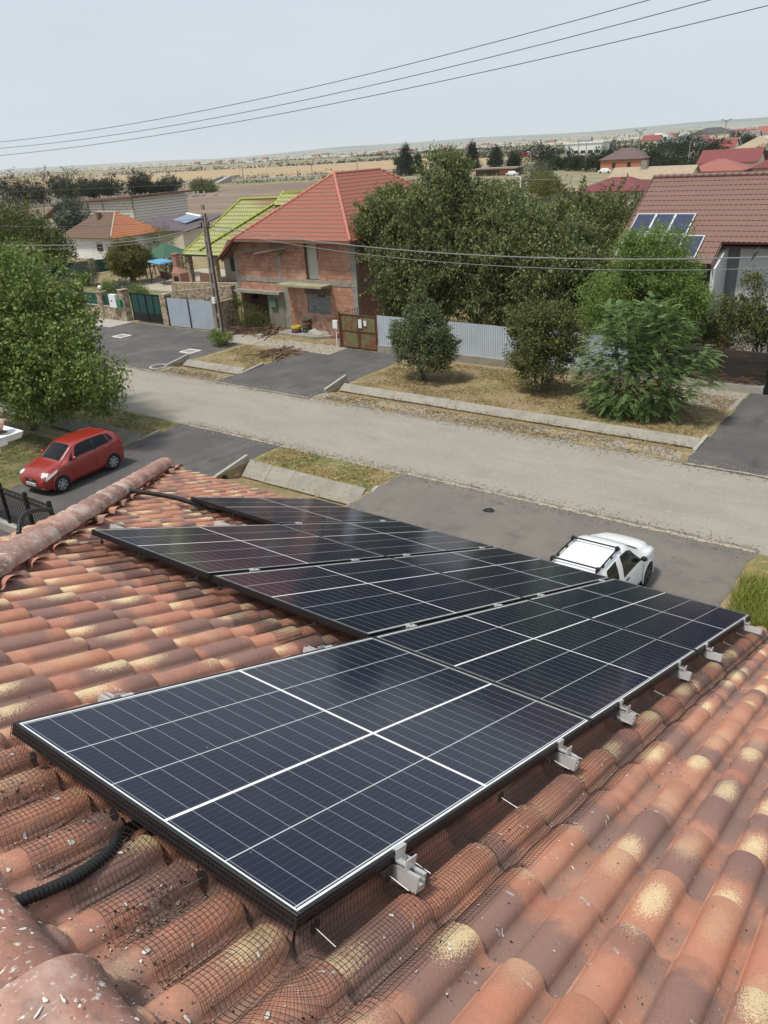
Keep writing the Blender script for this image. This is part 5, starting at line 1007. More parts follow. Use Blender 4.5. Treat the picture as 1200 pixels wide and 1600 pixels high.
wire('power_line', ((-130, 60, 8.3), (-95, 60, 8.3), (-60, 60, 8.5)), .014, cable_m, 'thin upper service cable in front of the cemetery')
wire('power_line', ((-130, 60, 7.5), (-95, 60, 7.2), (-70, 60, 7.4)), .014, cable_m, 'thin lower service cable in front of the cemetery')
wire('power_line', ((-39.6, 34.5, 7.2), (-37.5, 36, 6.0), (-36.6, 38, 5.4)), .008, cable_m, 'short service cable from the pole to the brick house')
wire('power_line', ((-39.6, 34.5, 6.8), (-48, 42, 5.6), (-56, 50, 5.2)), .010, cable_l, 'service cable from the pole towards the green roof')
wire('power_line', ((-85, 128, 5.0), (-63.4, 123.4, 4.9), (-36, 100, 5.0)), .03, cable_l, 'cable on the short white street pole beyond the walnut thicket')
# bird on the lower cable
bd = thing('perched_bird', 'dark pigeon perched on the thick cable before the white wall', 'bird', (-7.28, 34.5, 5.98))
b_ = MB().tube([(-7.36, 34.5, 5.93), (-7.33, 34.5, 6.0), (-7.28, 34.5, 6.09), (-7.235, 34.5, 6.18), (-7.20, 34.5, 6.235)], [.015, .05, .065, .055, .035], 10); b_.ball((-7.19, 34.5, 6.275), (.042, .035, .038), 10, 7)
b_.build('body', mat('bird_feathers', (.07, .07, .075), .7), bd, smooth=True); MB().tube([(-7.155, 34.5, 6.275), (-7.12, 34.5, 6.268)], [.012, .003], 6).build('beak', graymetal, bd); MB().hexa([(-7.40, 34.48, 5.80), (-7.37, 34.48, 5.80), (-7.37, 34.52, 5.80), (-7.40, 34.52, 5.80)], [(-7.37, 34.46, 5.97), (-7.30, 34.46, 5.99), (-7.30, 34.54, 5.99), (-7.37, 34.54, 5.97)]).build('tail', mat('bird_feathers', (.07, .07, .075), .7), bd)

# --- fences along the far side of the road
def corrugated(name, lab, x0, x1, y0, y1, z0, z1, ma, pitch=.13, amp=.018, jag=0, seed=2):
    t = thing(name, lab, 'fence', ((x0 + x1) / 2, (y0 + y1) / 2, 0)); n = int((x1 - x0) / (pitch / 4)); mb = MB(); rnd = random.Random(seed); h = 0
    for i in range(n + 1):
        x = x0 + (x1 - x0) * i / n; y = y0 + (y1 - y0) * i / n + amp * (1, .8, -1, -.8)[i % 4]
        if i % 34 == 0: h = rnd.uniform(-jag, jag)
        mb.v += [(x, y, z0), (x, y, z1 + h)]
        if i: mb.f.append((2 * i - 2, 2 * i, 2 * i + 1, 2 * i - 1))
    o = mb.build('sheet', ma, t); s_ = o.modifiers.new('s', 'SOLIDIFY'); s_.thickness = .006; return t
t = corrugated('corrugated_fence', 'long pale blue corrugated fence behind the verge trees', -27.1, -12.4, 35.25, 35.45, .42, 2.1, sheet, jag=.03)
MB().box((-27.1, 35.18, 0), (-12.4, 35.42, .42)).build('plinth', concrete_dark, t); mb = MB()
for k in range(7): MB().box((-27 + k * 2.4, 35.47, 0), (-26.93 + k * 2.4, 35.54, 2.05)).build('post', graymetal, t)
t = corrugated('corrugated_gate', 'light blue corrugated double gate beside the power pole', -45.9, -41.35, 35.42, 35.55, .05, 2.02, sheet, pitch=.1, seed=5)
MB().box((-43.67, 35.39, .05), (-43.62, 35.45, 2.04)).build('centre_gap', graymetal, t); MB().box((-45.98, 35.42, 0), (-45.9, 35.55, 2.1)).build('post', graymetal, t)
# rusty double gate
t = thing('rusty_gate', 'rusty olive green double leaf metal gate right of the brick house', 'gate', (-28.5, 35.3, 0))
for x0, x1 in ((-29.8, -28.52), (-28.46, -27.2)):
    lf = MB().box((x0, 35.29, .12), (x1, 35.31, 2.02)).build('gate_leaf', rusty, t); mb = MB()
    for a, b in (((x0, .10), (x0 + .05, 2.06)), ((x1 - .05, .10), (x1, 2.06)), ((x0 + .05, .10), (x1 - .05, .16)), ((x0 + .05, 1.06), (x1 - .05, 1.12)), ((x0 + .05, 2.0), (x1 - .05, 2.06))): mb.box((a[0], 35.25, a[1]), (b[0], 35.286, b[1]))
    mb.build('leaf_frame', mat('rust', (.16, .065, .035), .85, [('n', 5, .45, .65, (.10, .05, .035))]), t)
mb = MB()
for x in (-29.92, -27.1): mb.box((x - .05, 35.24, 0), (x + .05, 35.36, 2.15))
mb.build('gate_post', mat('rust', (.16, .065, .035), .85), t)
MB().box((-28.45, 35.235, 1.3), (-28.2, 35.25, 1.8)).box((-28.05, 35.235, 1.45), (-27.85, 35.25, 1.75)).build('paper_notices', white_plastic, t)
MB().cyl((-28.49, 35.22, 1.08), (-28.49, 35.26, 1.08), .05).build('lock', graymetal, t)
tag(MB().box((-30.35, 35.15, 1.15), (-30.0, 35.3, 1.62)).box((-30.2, 35.22, 0), (-30.15, 35.27, 1.15)).build('mailbox', white_plastic, origin=(-30.2, 35.2, 0)), 'small white box on a post at the left of the rusty gate', 'mailbox')
# low side fence from the rusty gate to the house
t = thing('side_fence', 'thin rusty mesh side fence running from the rusty gate back to the brick house', 'fence', (-29.9, 36.6, 0)); mb = MB()
for k in range(12): mb.bar((-29.92, 35.4 + k * .24, .1), (-29.92, 35.4 + k * .24, 2.1), .02)
for z in (.2, .8, 1.4, 2.0): mb.bar((-29.92, 35.4, z), (-29.92, 38.0, z), .02)
mb.build('mesh', mat('rust', (.16, .065, .035), .85), t)
# stone fence of the garden plot
sf = thing('stone_fence', 'rubble stone fence with pillars and green screens left of the dark green gate', 'fence', (-56, 35.6, 0))
MB().box((-66, 35.45, 0), (-50.9, 35.85, .95)).build('stone_plinth', stone, sf)
MB().box((-66, 35.41, .95), (-50.9, 35.89, 1.0)).build('coping', concrete, sf)
for i, x in enumerate((-51.2, -54.0, -57.1, -60.2, -63.3)):
    hgt = 2.25 if i == 0 else 1.95
    p_ = MB().box((x - .28, 35.38, .0), (x + .28, 35.92, hgt)).build('stone_pillar', stone, sf); MB().box((x - .33, 35.33, hgt), (x + .33, 35.97, hgt + .06)).build('pillar_cap', stone, p_)
for x0, x1 in ((-53.7, -51.5), (-56.8, -54.3), (-59.9, -57.4), (-63.0, -60.5)):
    MB().box((x0, 35.6, 1.0), (x1, 35.65, 1.85)).build('green_screen', greenmesh, sf)
for x, lab in ((-54.0, 'white globe lamp on the stone pillar next to the meter box'), (-57.1, 'white globe lamp on the stone pillar further left')):
    t = thing('globe_lamp', lab, 'lamp', (x, 35.65, 2.01), group='globe lamps on the stone pillars'); MB().cyl((x, 35.65, 2.01), (x, 35.65, 2.16), .05).build('stem', graymetal, t); MB().ball((x, 35.65, 2.3), .16, 14, 9).build('globe', white_plastic, t, smooth=True)
mt = thing('meter_box', 'white utility meter box on the stone fence left of the dark green gate', 'meter box', (-51.9, 35.3, .95)); MB().box((-52.35, 35.12, 1.0), (-51.55, 35.38, 1.95)).build('body', white_plastic, mt); MB().box((-52.1, 35.10, 1.45), (-51.95, 35.118, 1.55)).build('lock_mark', graymetal, mt)
MB().box((-51.53, 35.2, 1.1), (-51.1, 35.36, 1.6)).build('green_cabinet', mat('green_cabinet', (.03, .2, .08), .7), mt)
gg = thing('green_gate', 'dark green double garden gate with black lower panels', 'gate', (-48.4, 35.55, 0))
for x0, x1 in ((-50.15, -48.5), (-48.42, -46.85)):
    MB().box((x0, 35.53, .75), (x1, 35.57, 2.1)).build('green_panel', greenmesh, gg); MB().box((x0, 35.52, .12), (x1, 35.58, .75)).build('lower_panel', blackp, gg); mb = MB()
    for a, b in (((x0 - .03, .1), (x0 + .04, 2.15)), ((x1 - .04, .1), (x1 + .03, 2.15)), ((x0 + .04, 2.1), (x1 - .04, 2.15)), (((x0 + x1) / 2 - .02, .75), ((x0 + x1) / 2 + .02, 2.1))): mb.box((a[0], 35.49, a[1]), (b[0], 35.525, b[1]))
    mb.build('gate_frame', blackp, gg)
sw = thing('stone_wall', 'rubble stone gate pillar and wall behind the light blue gate', 'wall', (-44, 36, 0))
MB().box((-46.6, 35.35, 0), (-46.0, 35.95, 2.25)).build('pillar', stone, sw)
MB().hexa([(-46.0, 36.1, 0), (-41.2, 37.4, 0), (-41.2, 37.8, 0), (-46.0, 36.5, 0)], [(-46.0, 36.1, 2.35), (-41.2, 37.4, 2.75), (-41.2, 37.8, 2.75), (-46.0, 36.5, 2.35)]).build('wall', stone, sw)
MB().box((-41.35, 36.0, 0), (-41.1, 37.4, 1.9)).build('wall', stone, sw)
# garden: lawn, patio, rear fence, swing, oven, gazebo
sheetrect('garden_ground', -84, -47, 36.5, 47, .014, mat('garden_lawn', (.12, .13, .05), .95, [('n', .6, .42, .6, (.24, .2, .11)), ('n', 3, .5, .66, (.09, .12, .03)), ('n', 9, .6, .7, (.33, .3, .16))], .6, 20), .1, 31)
sheetrect('patio', -68, -45, 46.0, 58, .03, mat('patio_paving', (.40, .345, .275), .9, [('n', 1, .4, .7, (.34, .3, .24))]), .05, 32)
rf = thing('garden_back_fence', 'rear garden fence with brick pillars and green screens', 'fence', (-79, 50, 0))
for (x, y) in ((-83.5, 44), (-80.2, 47), (-77.8, 50.9), (-76.4, 55.4), (-77.3, 60)): MB().box((x - .25, y - .25, 0), (x + .25, y + .25, 1.75)).build('brick_pillar', mat('brown_pillar', (.30, .17, .11), .92, [('n', 6, .4, .7, (.4, .28, .2))]), rf)
for p, q in (((-83.3, 44.2), (-80.4, 46.8)), ((-80, 47.3), (-78, 50.7)), ((-77.7, 51.2), (-76.5, 55.2)), ((-76.4, 55.7), (-77.2, 59.8))): MB().bar((*p, .85), (*q, .85), .05, 1.3).build('green_screen', greenmesh, rf)
bq = thing('brick_oven', 'red brick garden oven with tall chimney', 'garden oven', (-59.3, 47.8, 0)); brick_m = mat('oven_brick', (.30, .115, .08), .9, brick=dict(w=.25, h=.08, c2=(.36, .15, .10), m=(.3, .24, .2), ms=.012, rot=(PI / 2, 0, PI / 4)))
MB().hexa([(-59.9, 47.3, 0), (-58.7, 47.3, 0), (-58.7, 48.3, 0), (-59.9, 48.3, 0)], [(-59.9, 47.3, 1.4), (-58.7, 47.3, 1.4), (-58.7, 48.3, 1.4), (-59.9, 48.3, 1.4)]).build('body', brick_m, bq)
MB().hexa([(-59.9, 47.3, 1.4), (-58.7, 47.3, 1.4), (-58.7, 48.3, 1.4), (-59.9, 48.3, 1.4)], [(-59.8, 47.55, 1.95), (-59.3, 47.55, 1.95), (-59.3, 48.1, 1.95), (-59.8, 48.1, 1.95)]).build('hood', brick_m, bq)
MB().box((-59.8, 47.55, 1.95), (-59.3, 48.1, 3.0)).build('chimney', brick_m, bq); MB().box((-59.87, 47.48, 3.0), (-59.23, 48.17, 3.12)).build('chimney_cap', brick_m, bq); MB().box((-59.6, 47.27, .6), (-59.0, 47.31, 1.15)).build('oven_mouth', window_m, bq)
sg = thing('garden_swing', 'garden swing bench with a bright blue canopy beside the brick oven', 'swing', (-63.6, 49, 0)); blue = mat('blue_canopy', (.10, .30, .46), .6); mb = MB()
MB().hexa([(-64.9, 48.6, 2.05), (-62.0, 47.8, 2.05), (-61.7, 49.3, 2.1), (-64.6, 50.1, 2.1)], [(-64.8, 48.75, 2.2), (-62.1, 48.0, 2.2), (-61.85, 49.15, 2.25), (-64.5, 49.95, 2.25)]).build('canopy', blue, sg)
for a, b in (((-64.9, 48.6), (-64.7, 49.3)), ((-64.6, 50.1), (-64.7, 49.3)), ((-62.0, 47.8), (-61.85, 48.5)), ((-61.7, 49.3), (-61.85, 48.5))): mb.bar((*a, 0), (*b, 2.1), .05)
mb.build('frame', graymetal, sg); MB().bar((-64.3, 49.1, .5), (-62.3, 48.5, .5), .5, .08).bar((-64.2, 49.4, .85), (-62.2, 48.8, .85), .06, .55).build('bench', mat('brown_cloth', (.09, .05, .04), .9), sg)
gz = thing('gazebo', 'round garden gazebo with a dark green pointed roof', 'gazebo', (-67, 52.5, 0)); mb = MB(); n = 8; R_ = 2.6
mb.v = [(-67 + R_ * math.cos(2 * PI * k / n), 52.7 + R_ * math.sin(2 * PI * k / n), 2.15) for k in range(n)] + [(-67, 52.7, 3.35)]; mb.f = [(k, (k + 1) % n, n) for k in range(n)] + [tuple(range(n))[::-1]]
mb.build('roof', mat('gazebo_green', (.035, .10, .06), .7), gz); mb = MB()
for k in range(n): MB().bar((-67 + R_ * .9 * math.cos(2 * PI * k / n), 52.7 + R_ * .9 * math.sin(2 * PI * k / n), 0), (-67 + R_ * .9 * math.cos(2 * PI * k / n), 52.7 + R_ * .9 * math.sin(2 * PI * k / n), 2.2), .1).build('post', wood, gz)
# green roofed house
gh = thing('green_roof_house', 'low house with a bright lime green metal roof and open terrace', 'house', (-54, 54, 0))
MB().box((-58.5, 52.6, 0), (-44, 62, 2.75)).build('wall', cream, gh)
wavy(gh, (-61.2, 49.9, 2.72), (-43, 49.9, 2.72), (-43, 56, 7.15), (-58.6, 56, 7.0), greenroof, .5, .3, .02, .035)
wavy(gh, (-61.2, 62.1, 2.72), (-61.2, 49.9, 2.72), (-58.6, 56, 7.0), (-58.6, 56, 7.0), greenroof, .5, .3, .02, .035)
wavy(gh, (-43, 62.1, 2.72), (-61.2, 62.1, 2.72), (-58.6, 56, 7.0), (-43, 56, 7.15), greenroof, .5, .3, .02, .035)
for p, q, r_ in [((-61.1, 49.95, 2.8), (-58.6, 56, 7.1), .09), ((-58.6, 56, 7.1), (-43, 56, 7.25), .1), ((-59.0, 50.2, 3.1), (-53.0, 55.9, 7.1), .11), ((-53.2, 55.0, 6.55), (-53.0, 56.1, 7.6), .16)]: cap(gh, p, q, greenroof_trim, r_)
MB().bar((-53.1, 56.0, 7.55), (-46, 56.0, 7.75), .14, .16).build('upper_ridge', greenroof_trim, gh)
wavy(gh, (-53.0, 54.7, 6.6), (-45.5, 54.7, 6.6), (-45.8, 56.0, 7.6), (-52.9, 56.0, 7.5), greenroof, .5, .3, .02, .035)
MB().box((-61.2, 49.86, 2.58), (-43, 49.95, 2.72)).build('fascia', graymetal, gh)
for x in (-60.9, -57.2, -53.5, -49.8): MB().box((x - .22, 50.2, 0), (x + .22, 50.65, 2.65)).build('terrace_post', stone, gh)
MB().box((-57.6, 52.55, .9), (-56.2, 52.62, 2.2)).build('window', window_m, gh); MB().box((-55.3, 52.55, 0), (-54.3, 52.62, 2.2)).build('door', wood, gh)
MB().box((-59.6, 50.3, 0), (-57.5, 50.45, 1.0)).build('terrace_rail', wood, gh)
wall_ = thing('terrace_wall', 'low rubble wall between the garden terrace and the light blue gate', 'wall', (-54, 45.5, 0)); MB().hexa([(-58.8, 46.2, 0), (-46, 44.9, 0), (-46, 45.3, 0), (-58.8, 46.6, 0)], [(-58.8, 46.2, .8), (-46, 44.9, 1.5), (-46, 45.3, 1.5), (-58.8, 46.6, .8)]).build('wall', stone, wall_)
# small house with brown and orange roof
oh = thing('orange_roof_house', 'small white house with a hipped roof, one side brown and the other orange', 'house', (-92, 64, 0))
MB().box((-97, 60.6, 0), (-87.2, 68, 2.55)).build('wall', white_paint, oh)
a_, b_, c_, d_ = (-98, 60, 2.6), (-86.5, 60, 2.6), (-86.5, 68.4, 2.6), (-98, 68.4, 2.6); r1, r2 = (-93.9, 64, 5.35), (-90.2, 64, 5.35)
wavy(oh, a_, b_, r2, r1, oldtile, .36, .25, .02, .04); wavy(oh, b_, c_, r2, r2, orangetile, .36, .25, .02, .04); wavy(oh, c_, d_, r1, r2, oldtile, .5, .3); wavy(oh, d_, a_, r1, r1, oldtile, .5, .3)
cap(oh, b_, r2, mat('mortar_cap', (.46, .36, .28), .9), .10, 'hip_cap'); cap(oh, r1, r2, mat('mortar_cap', (.46, .36, .28), .9), .12); MB().box((-92.5, 62.7, 4.6), (-92.0, 63.2, 5.35)).build('chimney', oldtile, oh)
MB().box((-90.5, 60.54, 1.0), (-89.3, 60.59, 2.0)).build('window', window_m, oh)
# big white block building
wb = thing('block_building', 'large unplastered white block building behind the small orange roofed house', 'building', (-122, 86, 0))
MB().slab([(-134, 82, 0), (-110.4, 82, 0), (-110.4, 82, 5.85), (-129.6, 82, 5.15), (-134, 82, 3.4)], 11, (0, 1, 0)).build('wall', whiteblock, wb)
mb = MB()
for x in (-129.6, -122.9, -118.7, -110.75): MB().box((x, 81.95, 0), (x + .4, 82.05, 5.2 + (x + 129.6) * .036)).build('column', concrete_dark, wb)
mb = MB().hexa([(-130.0, 81.2, 5.2), (-109.6, 81.2, 5.95), (-109.6, 94, 5.95), (-130.0, 94, 5.2)], [(-130.0, 81.2, 5.5), (-109.6, 81.2, 6.25), (-109.6, 94, 6.25), (-130.0, 94, 5.5)]).hexa([(-136.2, 81.2, 2.75), (-130.0, 81.2, 5.2), (-130.0, 94, 5.2), (-136.2, 94, 2.75)], [(-136.2, 81.2, 3.0), (-130.0, 81.2, 5.5), (-130.0, 94, 5.5), (-136.2, 94, 3.0)]); mb.build('roof', mat('brown_board', (.17, .10, .07), .9), wb)
MB().box((-121.5, 81.93, 3.0), (-112, 82.02, 3.4)).build('tie_beam', concrete_dark, wb)
# shed with dark purple roof and solar water heater
ps = thing('purple_roof_shed', 'low building with a dark purple metal roof at the field edge', 'shed', (-91, 74, 0))
MB().box((-96, 71.5, 0), (-86.8, 78, 2.3)).build('wall', cream, ps); MB().hexa([(-97.0, 70.2, 2.15), (-85.6, 71.5, 2.15), (-86.6, 79, 3.5), (-98.5, 77.5, 3.5)], [(-97.0, 70.2, 2.3), (-85.6, 71.5, 2.3), (-86.6, 79, 3.65), (-98.5, 77.5, 3.65)]).build('roof', purpleroof, ps); MB().box((-94, 71.4, .6), (-92, 71.48, 1.8)).build('window', window_m, ps)
sh = thing('solar_water_heater', 'tilted tube solar water heater on the dark purple roof', 'solar heater', (-90.5, 75.5, 3.2)); MB().hexa([(-93.5, 75.6, 3.15), (-88.9, 74.0, 2.9), (-88.3, 76.4, 3.45), (-92.9, 77.8, 3.7)], [(-93.5, 75.6, 3.25), (-88.9, 74.0, 3.0), (-88.3, 76.4, 3.55), (-92.9, 77.8, 3.8)]).build('tube_panel', mat('tube_glass', (.16, .2, .28), .25), sh); MB().cyl((-92.9, 77.9, 3.85), (-88.3, 76.5, 3.6), .2, 12).build('tank', white_plastic, sh)

# --- house with brown roof and modules on the right
ph = thing('brown_roof_house', 'white house with a large brown metal tile roof and solar modules at the right', 'house', (-6, 43, 0)); sl_ = .615
zr = lambda y: 8.52 - (43.44 - y) * sl_
MB().box((-9.1, 40.0, 0), (2.5, 47.2, 6.0)).build('wall', white_paint, ph); MB().box((-9.9, 40.05, 0), (-9.1, 47.1, 5.9)).build('shade_toned_wall', shade_paint, ph); MB().box((-14.2, 40.6, 0), (-9.9, 47.0, 5.6)).build('wall', white_paint, ph)  # narrow middle section has the recess shade painted into its colour
wavy(ph, (-14.6, 37.9, zr(37.9)), (-9.8, 37.9, zr(37.9)), (-9.8, 39.2, zr(39.2)), (-14.6, 39.2, zr(39.2)), brownroof, .38, .22, .02, .03)
wavy(ph, (-14.6, 39.2, zr(39.2)), (3, 39.2, zr(39.2)), (3, 43.44, 8.52), (-14.6, 43.44, 8.52), brownroof, .38, .22, .02, .035)
wavy(ph, (3, 48.0, zr(38.88)), (-14.6, 48.0, zr(38.88)), (-14.6, 43.44, 8.52), (3, 43.44, 8.52), brownroof, .38, .22, .02, .035)
cap(ph, (-14.6, 43.44, 8.57), (3, 43.44, 8.57), brownroof, .11)
mb = MB().slab([(-14.66, 37.85, zr(37.85) + .06), (-14.66, 43.44, 8.6), (-14.66, 48, zr(38.88) + .06), (-14.66, 48, zr(38.88) - .2), (-14.66, 43.44, 8.3), (-14.66, 37.85, zr(37.85) - .2)], .06, (1, 0, 0)); mb.build('verge_board', mat('verge_brown', (.12, .06, .05), .6), ph)
MB().slab([(-9.78, 37.85, zr(37.85) - .02), (-9.78, 39.2, zr(39.2) - .02), (-9.78, 39.2, zr(39.2) - .25), (-9.78, 37.85, zr(37.85) - .25)], .05, (1, 0, 0)).build('verge_board', mat('verge_brown', (.12, .06, .05), .6), ph)
MB().hexa([(-9.8, 38.0, 2.5), (-9.62, 38.0, 2.5), (-9.62, 40, 2.5), (-9.8, 40, 2.5)], [(-9.8, 38.0, zr(38) - .25), (-9.62, 38.0, zr(38) - .25), (-9.62, 40, 5.75), (-9.8, 40, 5.75)]).build('porch_side', white_paint, ph)
gutter_line((-9.75, 39.12, zr(39.2) - .02), (3, 39.12, zr(39.2) - .02), ph, mat('brown_gutter', (.10, .035, .03), .5), .07)
MB().box((-9.7, 39.2, 5.66), (3, 40, 5.74)).build('soffit', mat('soffit_dark', (.09, .05, .045), .7), ph)
MB().box((-7.3, 39.94, .9), (-5.9, 39.99, 2.3)).build('window', window_m, ph); MB().box((-4.0, 39.94, 3.6), (-2.4, 39.99, 5)).build('window', window_m, ph)
poly = mat('poly_cells', (.018, .022, .06), .3, [('n', 3, .4, .7, (.024, .03, .075))], brick=dict(w=.16, h=.16, c2=(.022, .027, .065), m=(.09, .1, .14), ms=.006), spec=.6)
def pvm(x, y0, y1, w_, lab):
    t = thing('roof_solar_panel', lab, 'solar panel', (x, y0, zr(y0)), group='solar panels on the brown roof'); n = Vector((0, -sl_, 1)).normalized(); q = lambda xx, yy, h: tuple(Vector((xx, yy, zr(yy))) + n * h)
    MB().hexa([q(x, y0, .07), q(x + w_, y0, .07), q(x + w_, y1, .07), q(x, y1, .07)], [q(x, y0, .11), q(x + w_, y0, .11), q(x + w_, y1, .11), q(x, y1, .11)]).build('cells', poly, t); mb = MB(); e_ = .04
    for a, b, c, d in ((x - .01, y0 - .01, x + w_ + .01, y0 + e_), (x - .01, y1 - e_, x + w_ + .01, y1 + .01), (x - .01, y0 + e_, x + e_, y1 - e_), (x + w_ - e_, y0 + e_, x + w_ + .01, y1 - e_)): mb.hexa([q(a, b, .06), q(c, b, .06), q(c, d, .06), q(a, d, .06)], [q(a, b, .118), q(c, b, .118), q(c, d, .118), q(a, d, .118)])
    mb.build('frame', white_alu, t)
for i, lab in enumerate(('top left solar panel on the brown roof', 'top middle solar panel on the brown roof', 'top right solar panel on the brown roof')): pvm(-14.35 + i * .95, 39.52, 40.84, .93, lab)
for i, lab in enumerate(('leftmost solar panel of the lower row on the brown roof', 'second from left solar panel of the lower row on the brown roof', 'third from left solar panel of the lower row, behind the willow', 'rightmost solar panel of the lower row, sticking out right of the willow')): pvm(-14.4 + i * .95, 38.15, 39.47, .93, lab)
# right fence and gate
mf = thing('mesh_fence', 'dark wire mesh fence with board screen on a concrete base left of the black gate', 'fence', (-9.5, 36.1, 0)); MB().box((-12.4, 35.85, 0), (-6.45, 36.15, .32)).build('base_wall', concrete, mf)
MB().box((-12.4, 36.2, .3), (-6.5, 36.24, 1.75)).build('board_screen', mat('screen_boards', (.06, .05, .045), .85, [('n', 2, .45, .6, (.10, .075, .06), (.3, 1, 7))]), mf); mb = MB()
for k in range(60): mb.bar((-12.3 + k * .1, 36.05, .32), (-12.3 + k * .1, 36.05, 1.7), .012)
for k in range(8): mb.bar((-12.4, 36.05, .35 + k * .19), (-6.5, 36.05, .35 + k * .19), .012)
mb.build('wire_mesh', blackp, mf)
bg_ = thing('black_gate', 'tall black metal gate at the right edge with dark red lower part', 'gate', (-5, 35.95, 0)); MB().box((-6.42, 35.85, 0), (-6.2, 36.07, 2.75)).build('gate_post', blackp, bg_); MB().box((-6.18, 35.93, .1), (-2, 35.97, 2.3)).build('gate_leaf', mat('black_gate_sheet', (.018, .014, .016), .5, [('n', 3, .5, .7, (.035, .015, .018))]), bg_)
MB().box((-6.15, 35.90, .1), (-2, 35.93, .9)).build('lower_panel', mat('dark_red_panel', (.05, .012, .014), .6), bg_)
t = thing('firewood_pile', 'heap of dry branches behind the dark mesh fence', 'branches', (-8, 36.6, 0)); rubble_ = random.Random(8); mb = MB()
for i in range(60): x = rubble_.uniform(-9.5, -6.8); a = rubble_.uniform(0, PI); l_ = rubble_.uniform(.2, .6); z = rubble_.uniform(.35, .62); mb.bar((x - l_ * math.cos(a), 35.9 + .1 * math.sin(a), z - .1), (x + l_ * math.cos(a), 35.9, z + .1 * math.sin(3 * a)), .02)
mb.build('twigs', mat('dead_wood', (.16, .10, .065), .95), t)
# neighbour roof corner at the left edge
nr = thing('neighbour_house', 'neighbouring house whose tiled roof corner with white gutter shows at the left edge', 'house', (-14, 1, 0))
nx, ny, nz_ = -10.95, 5.45, 7.2
MB().box((-24, -4, 0), (nx - .55, ny - .55, nz_ - .25)).build('wall', MATS['render_wall'], nr)
MB().box((nx - .42, -4.5, nz_ - .30), (nx - .28, ny - .28, nz_ - .09)).box((-24.5, ny - .42, nz_ - .30), (nx - .42, ny - .28, nz_ - .09)).build('fascia', white_plastic, nr)
MB().box((nx - .38, -4.5, nz_ - .12), (nx, ny - .28, nz_ - .06)).build('soffit', white_plastic, nr)
gl = [(0, -.12), (.02, -.02), (.05, .0)]
mb = MB().hexa([(-24.5, ny - .16, nz_ - .10), (nx - .04, ny - .16, nz_ - .10), (nx - .04, ny - .04, nz_ - .10), (-24.5, ny - .04, nz_ - .10)], [(-24.5, ny - .18, nz_), (nx, ny - .18, nz_), (nx, ny, nz_), (-24.5, ny, nz_)]); mb.hexa([(nx - .16, -4.5, nz_ - .10), (nx - .04, -4.5, nz_ - .10), (nx - .04, ny - .04, nz_ - .10), (nx - .16, ny - .04, nz_ - .10)], [(nx - .18, -4.5, nz_ + .001), (nx + .001, -4.5, nz_ + .001), (nx + .001, ny + .001, nz_ + .001), (nx - .18, ny + .001, nz_ + .001)]); mb.build('gutter', white_plastic, nr)
def hiptiles(par, cx, ey_, dirv, nrm): pass
def Pn(a, b, n): return (nx - .16 - b, ny - .16 - (5.24 - a) * CT + n * ST, nz_ + .10 + (5.24 - a) * ST + n * CT + .08)
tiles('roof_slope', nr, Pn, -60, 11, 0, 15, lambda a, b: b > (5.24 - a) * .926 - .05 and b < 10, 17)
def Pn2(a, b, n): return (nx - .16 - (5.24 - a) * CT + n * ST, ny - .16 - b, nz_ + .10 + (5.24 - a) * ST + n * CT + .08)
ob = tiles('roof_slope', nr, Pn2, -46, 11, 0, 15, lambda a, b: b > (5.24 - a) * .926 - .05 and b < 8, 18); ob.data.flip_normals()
caps('hip_cap', (nx - .16 - 4.4, ny - .16 - 4.4, nz_ + .12 + 4.75 * ST), (nx - .20, ny - .20, nz_ + .09), parent=nr, seed=9, r=.125)
MB().slab([(nx - .16, ny - .16, nz_ + .02), (-24.5, ny - .16, nz_ + .02), (-24.5, ny - .16 - 4.85, nz_ + 2.0), (nx - .16 - 4.85, ny - .16 - 4.85, nz_ + 2.0)], .05).slab([(nx - .16, ny - .16, nz_ + .02), (nx - .16 - 4.85, ny - .16 - 4.85, nz_ + 2.0), (nx - .16 - 4.85, -4.5, nz_ + 2.0), (nx - .16, -4.5, nz_ + .02)], .05).build('roof_deck', wood, nr)
# black fence by the red car driveway
bf = thing('black_fence', 'black vertical bar metal fence at the left edge beside our roof', 'fence', (-22.5, 10.6, 0)); mb = MB()
MB().box((-30, 10.45, 0), (-20.9, 10.75, .3)).build('base_wall', concrete, bf)
for x in (-28.5, -26, -23.8, -22.3, -20.95): MB().box((x - .05, 10.55, .3), (x + .05, 10.65, 1.72)).build('post', blackp, bf)
for k in range(78): mb.box((-29 + k * .105, 10.59, .38), (-28.982 + k * .105, 10.61, 1.55))
for z in (.40, 1.38, 1.55): mb.box((-29, 10.57, z), (-20.95, 10.63, z + .035))
mb.build('bars', blackp, bf)
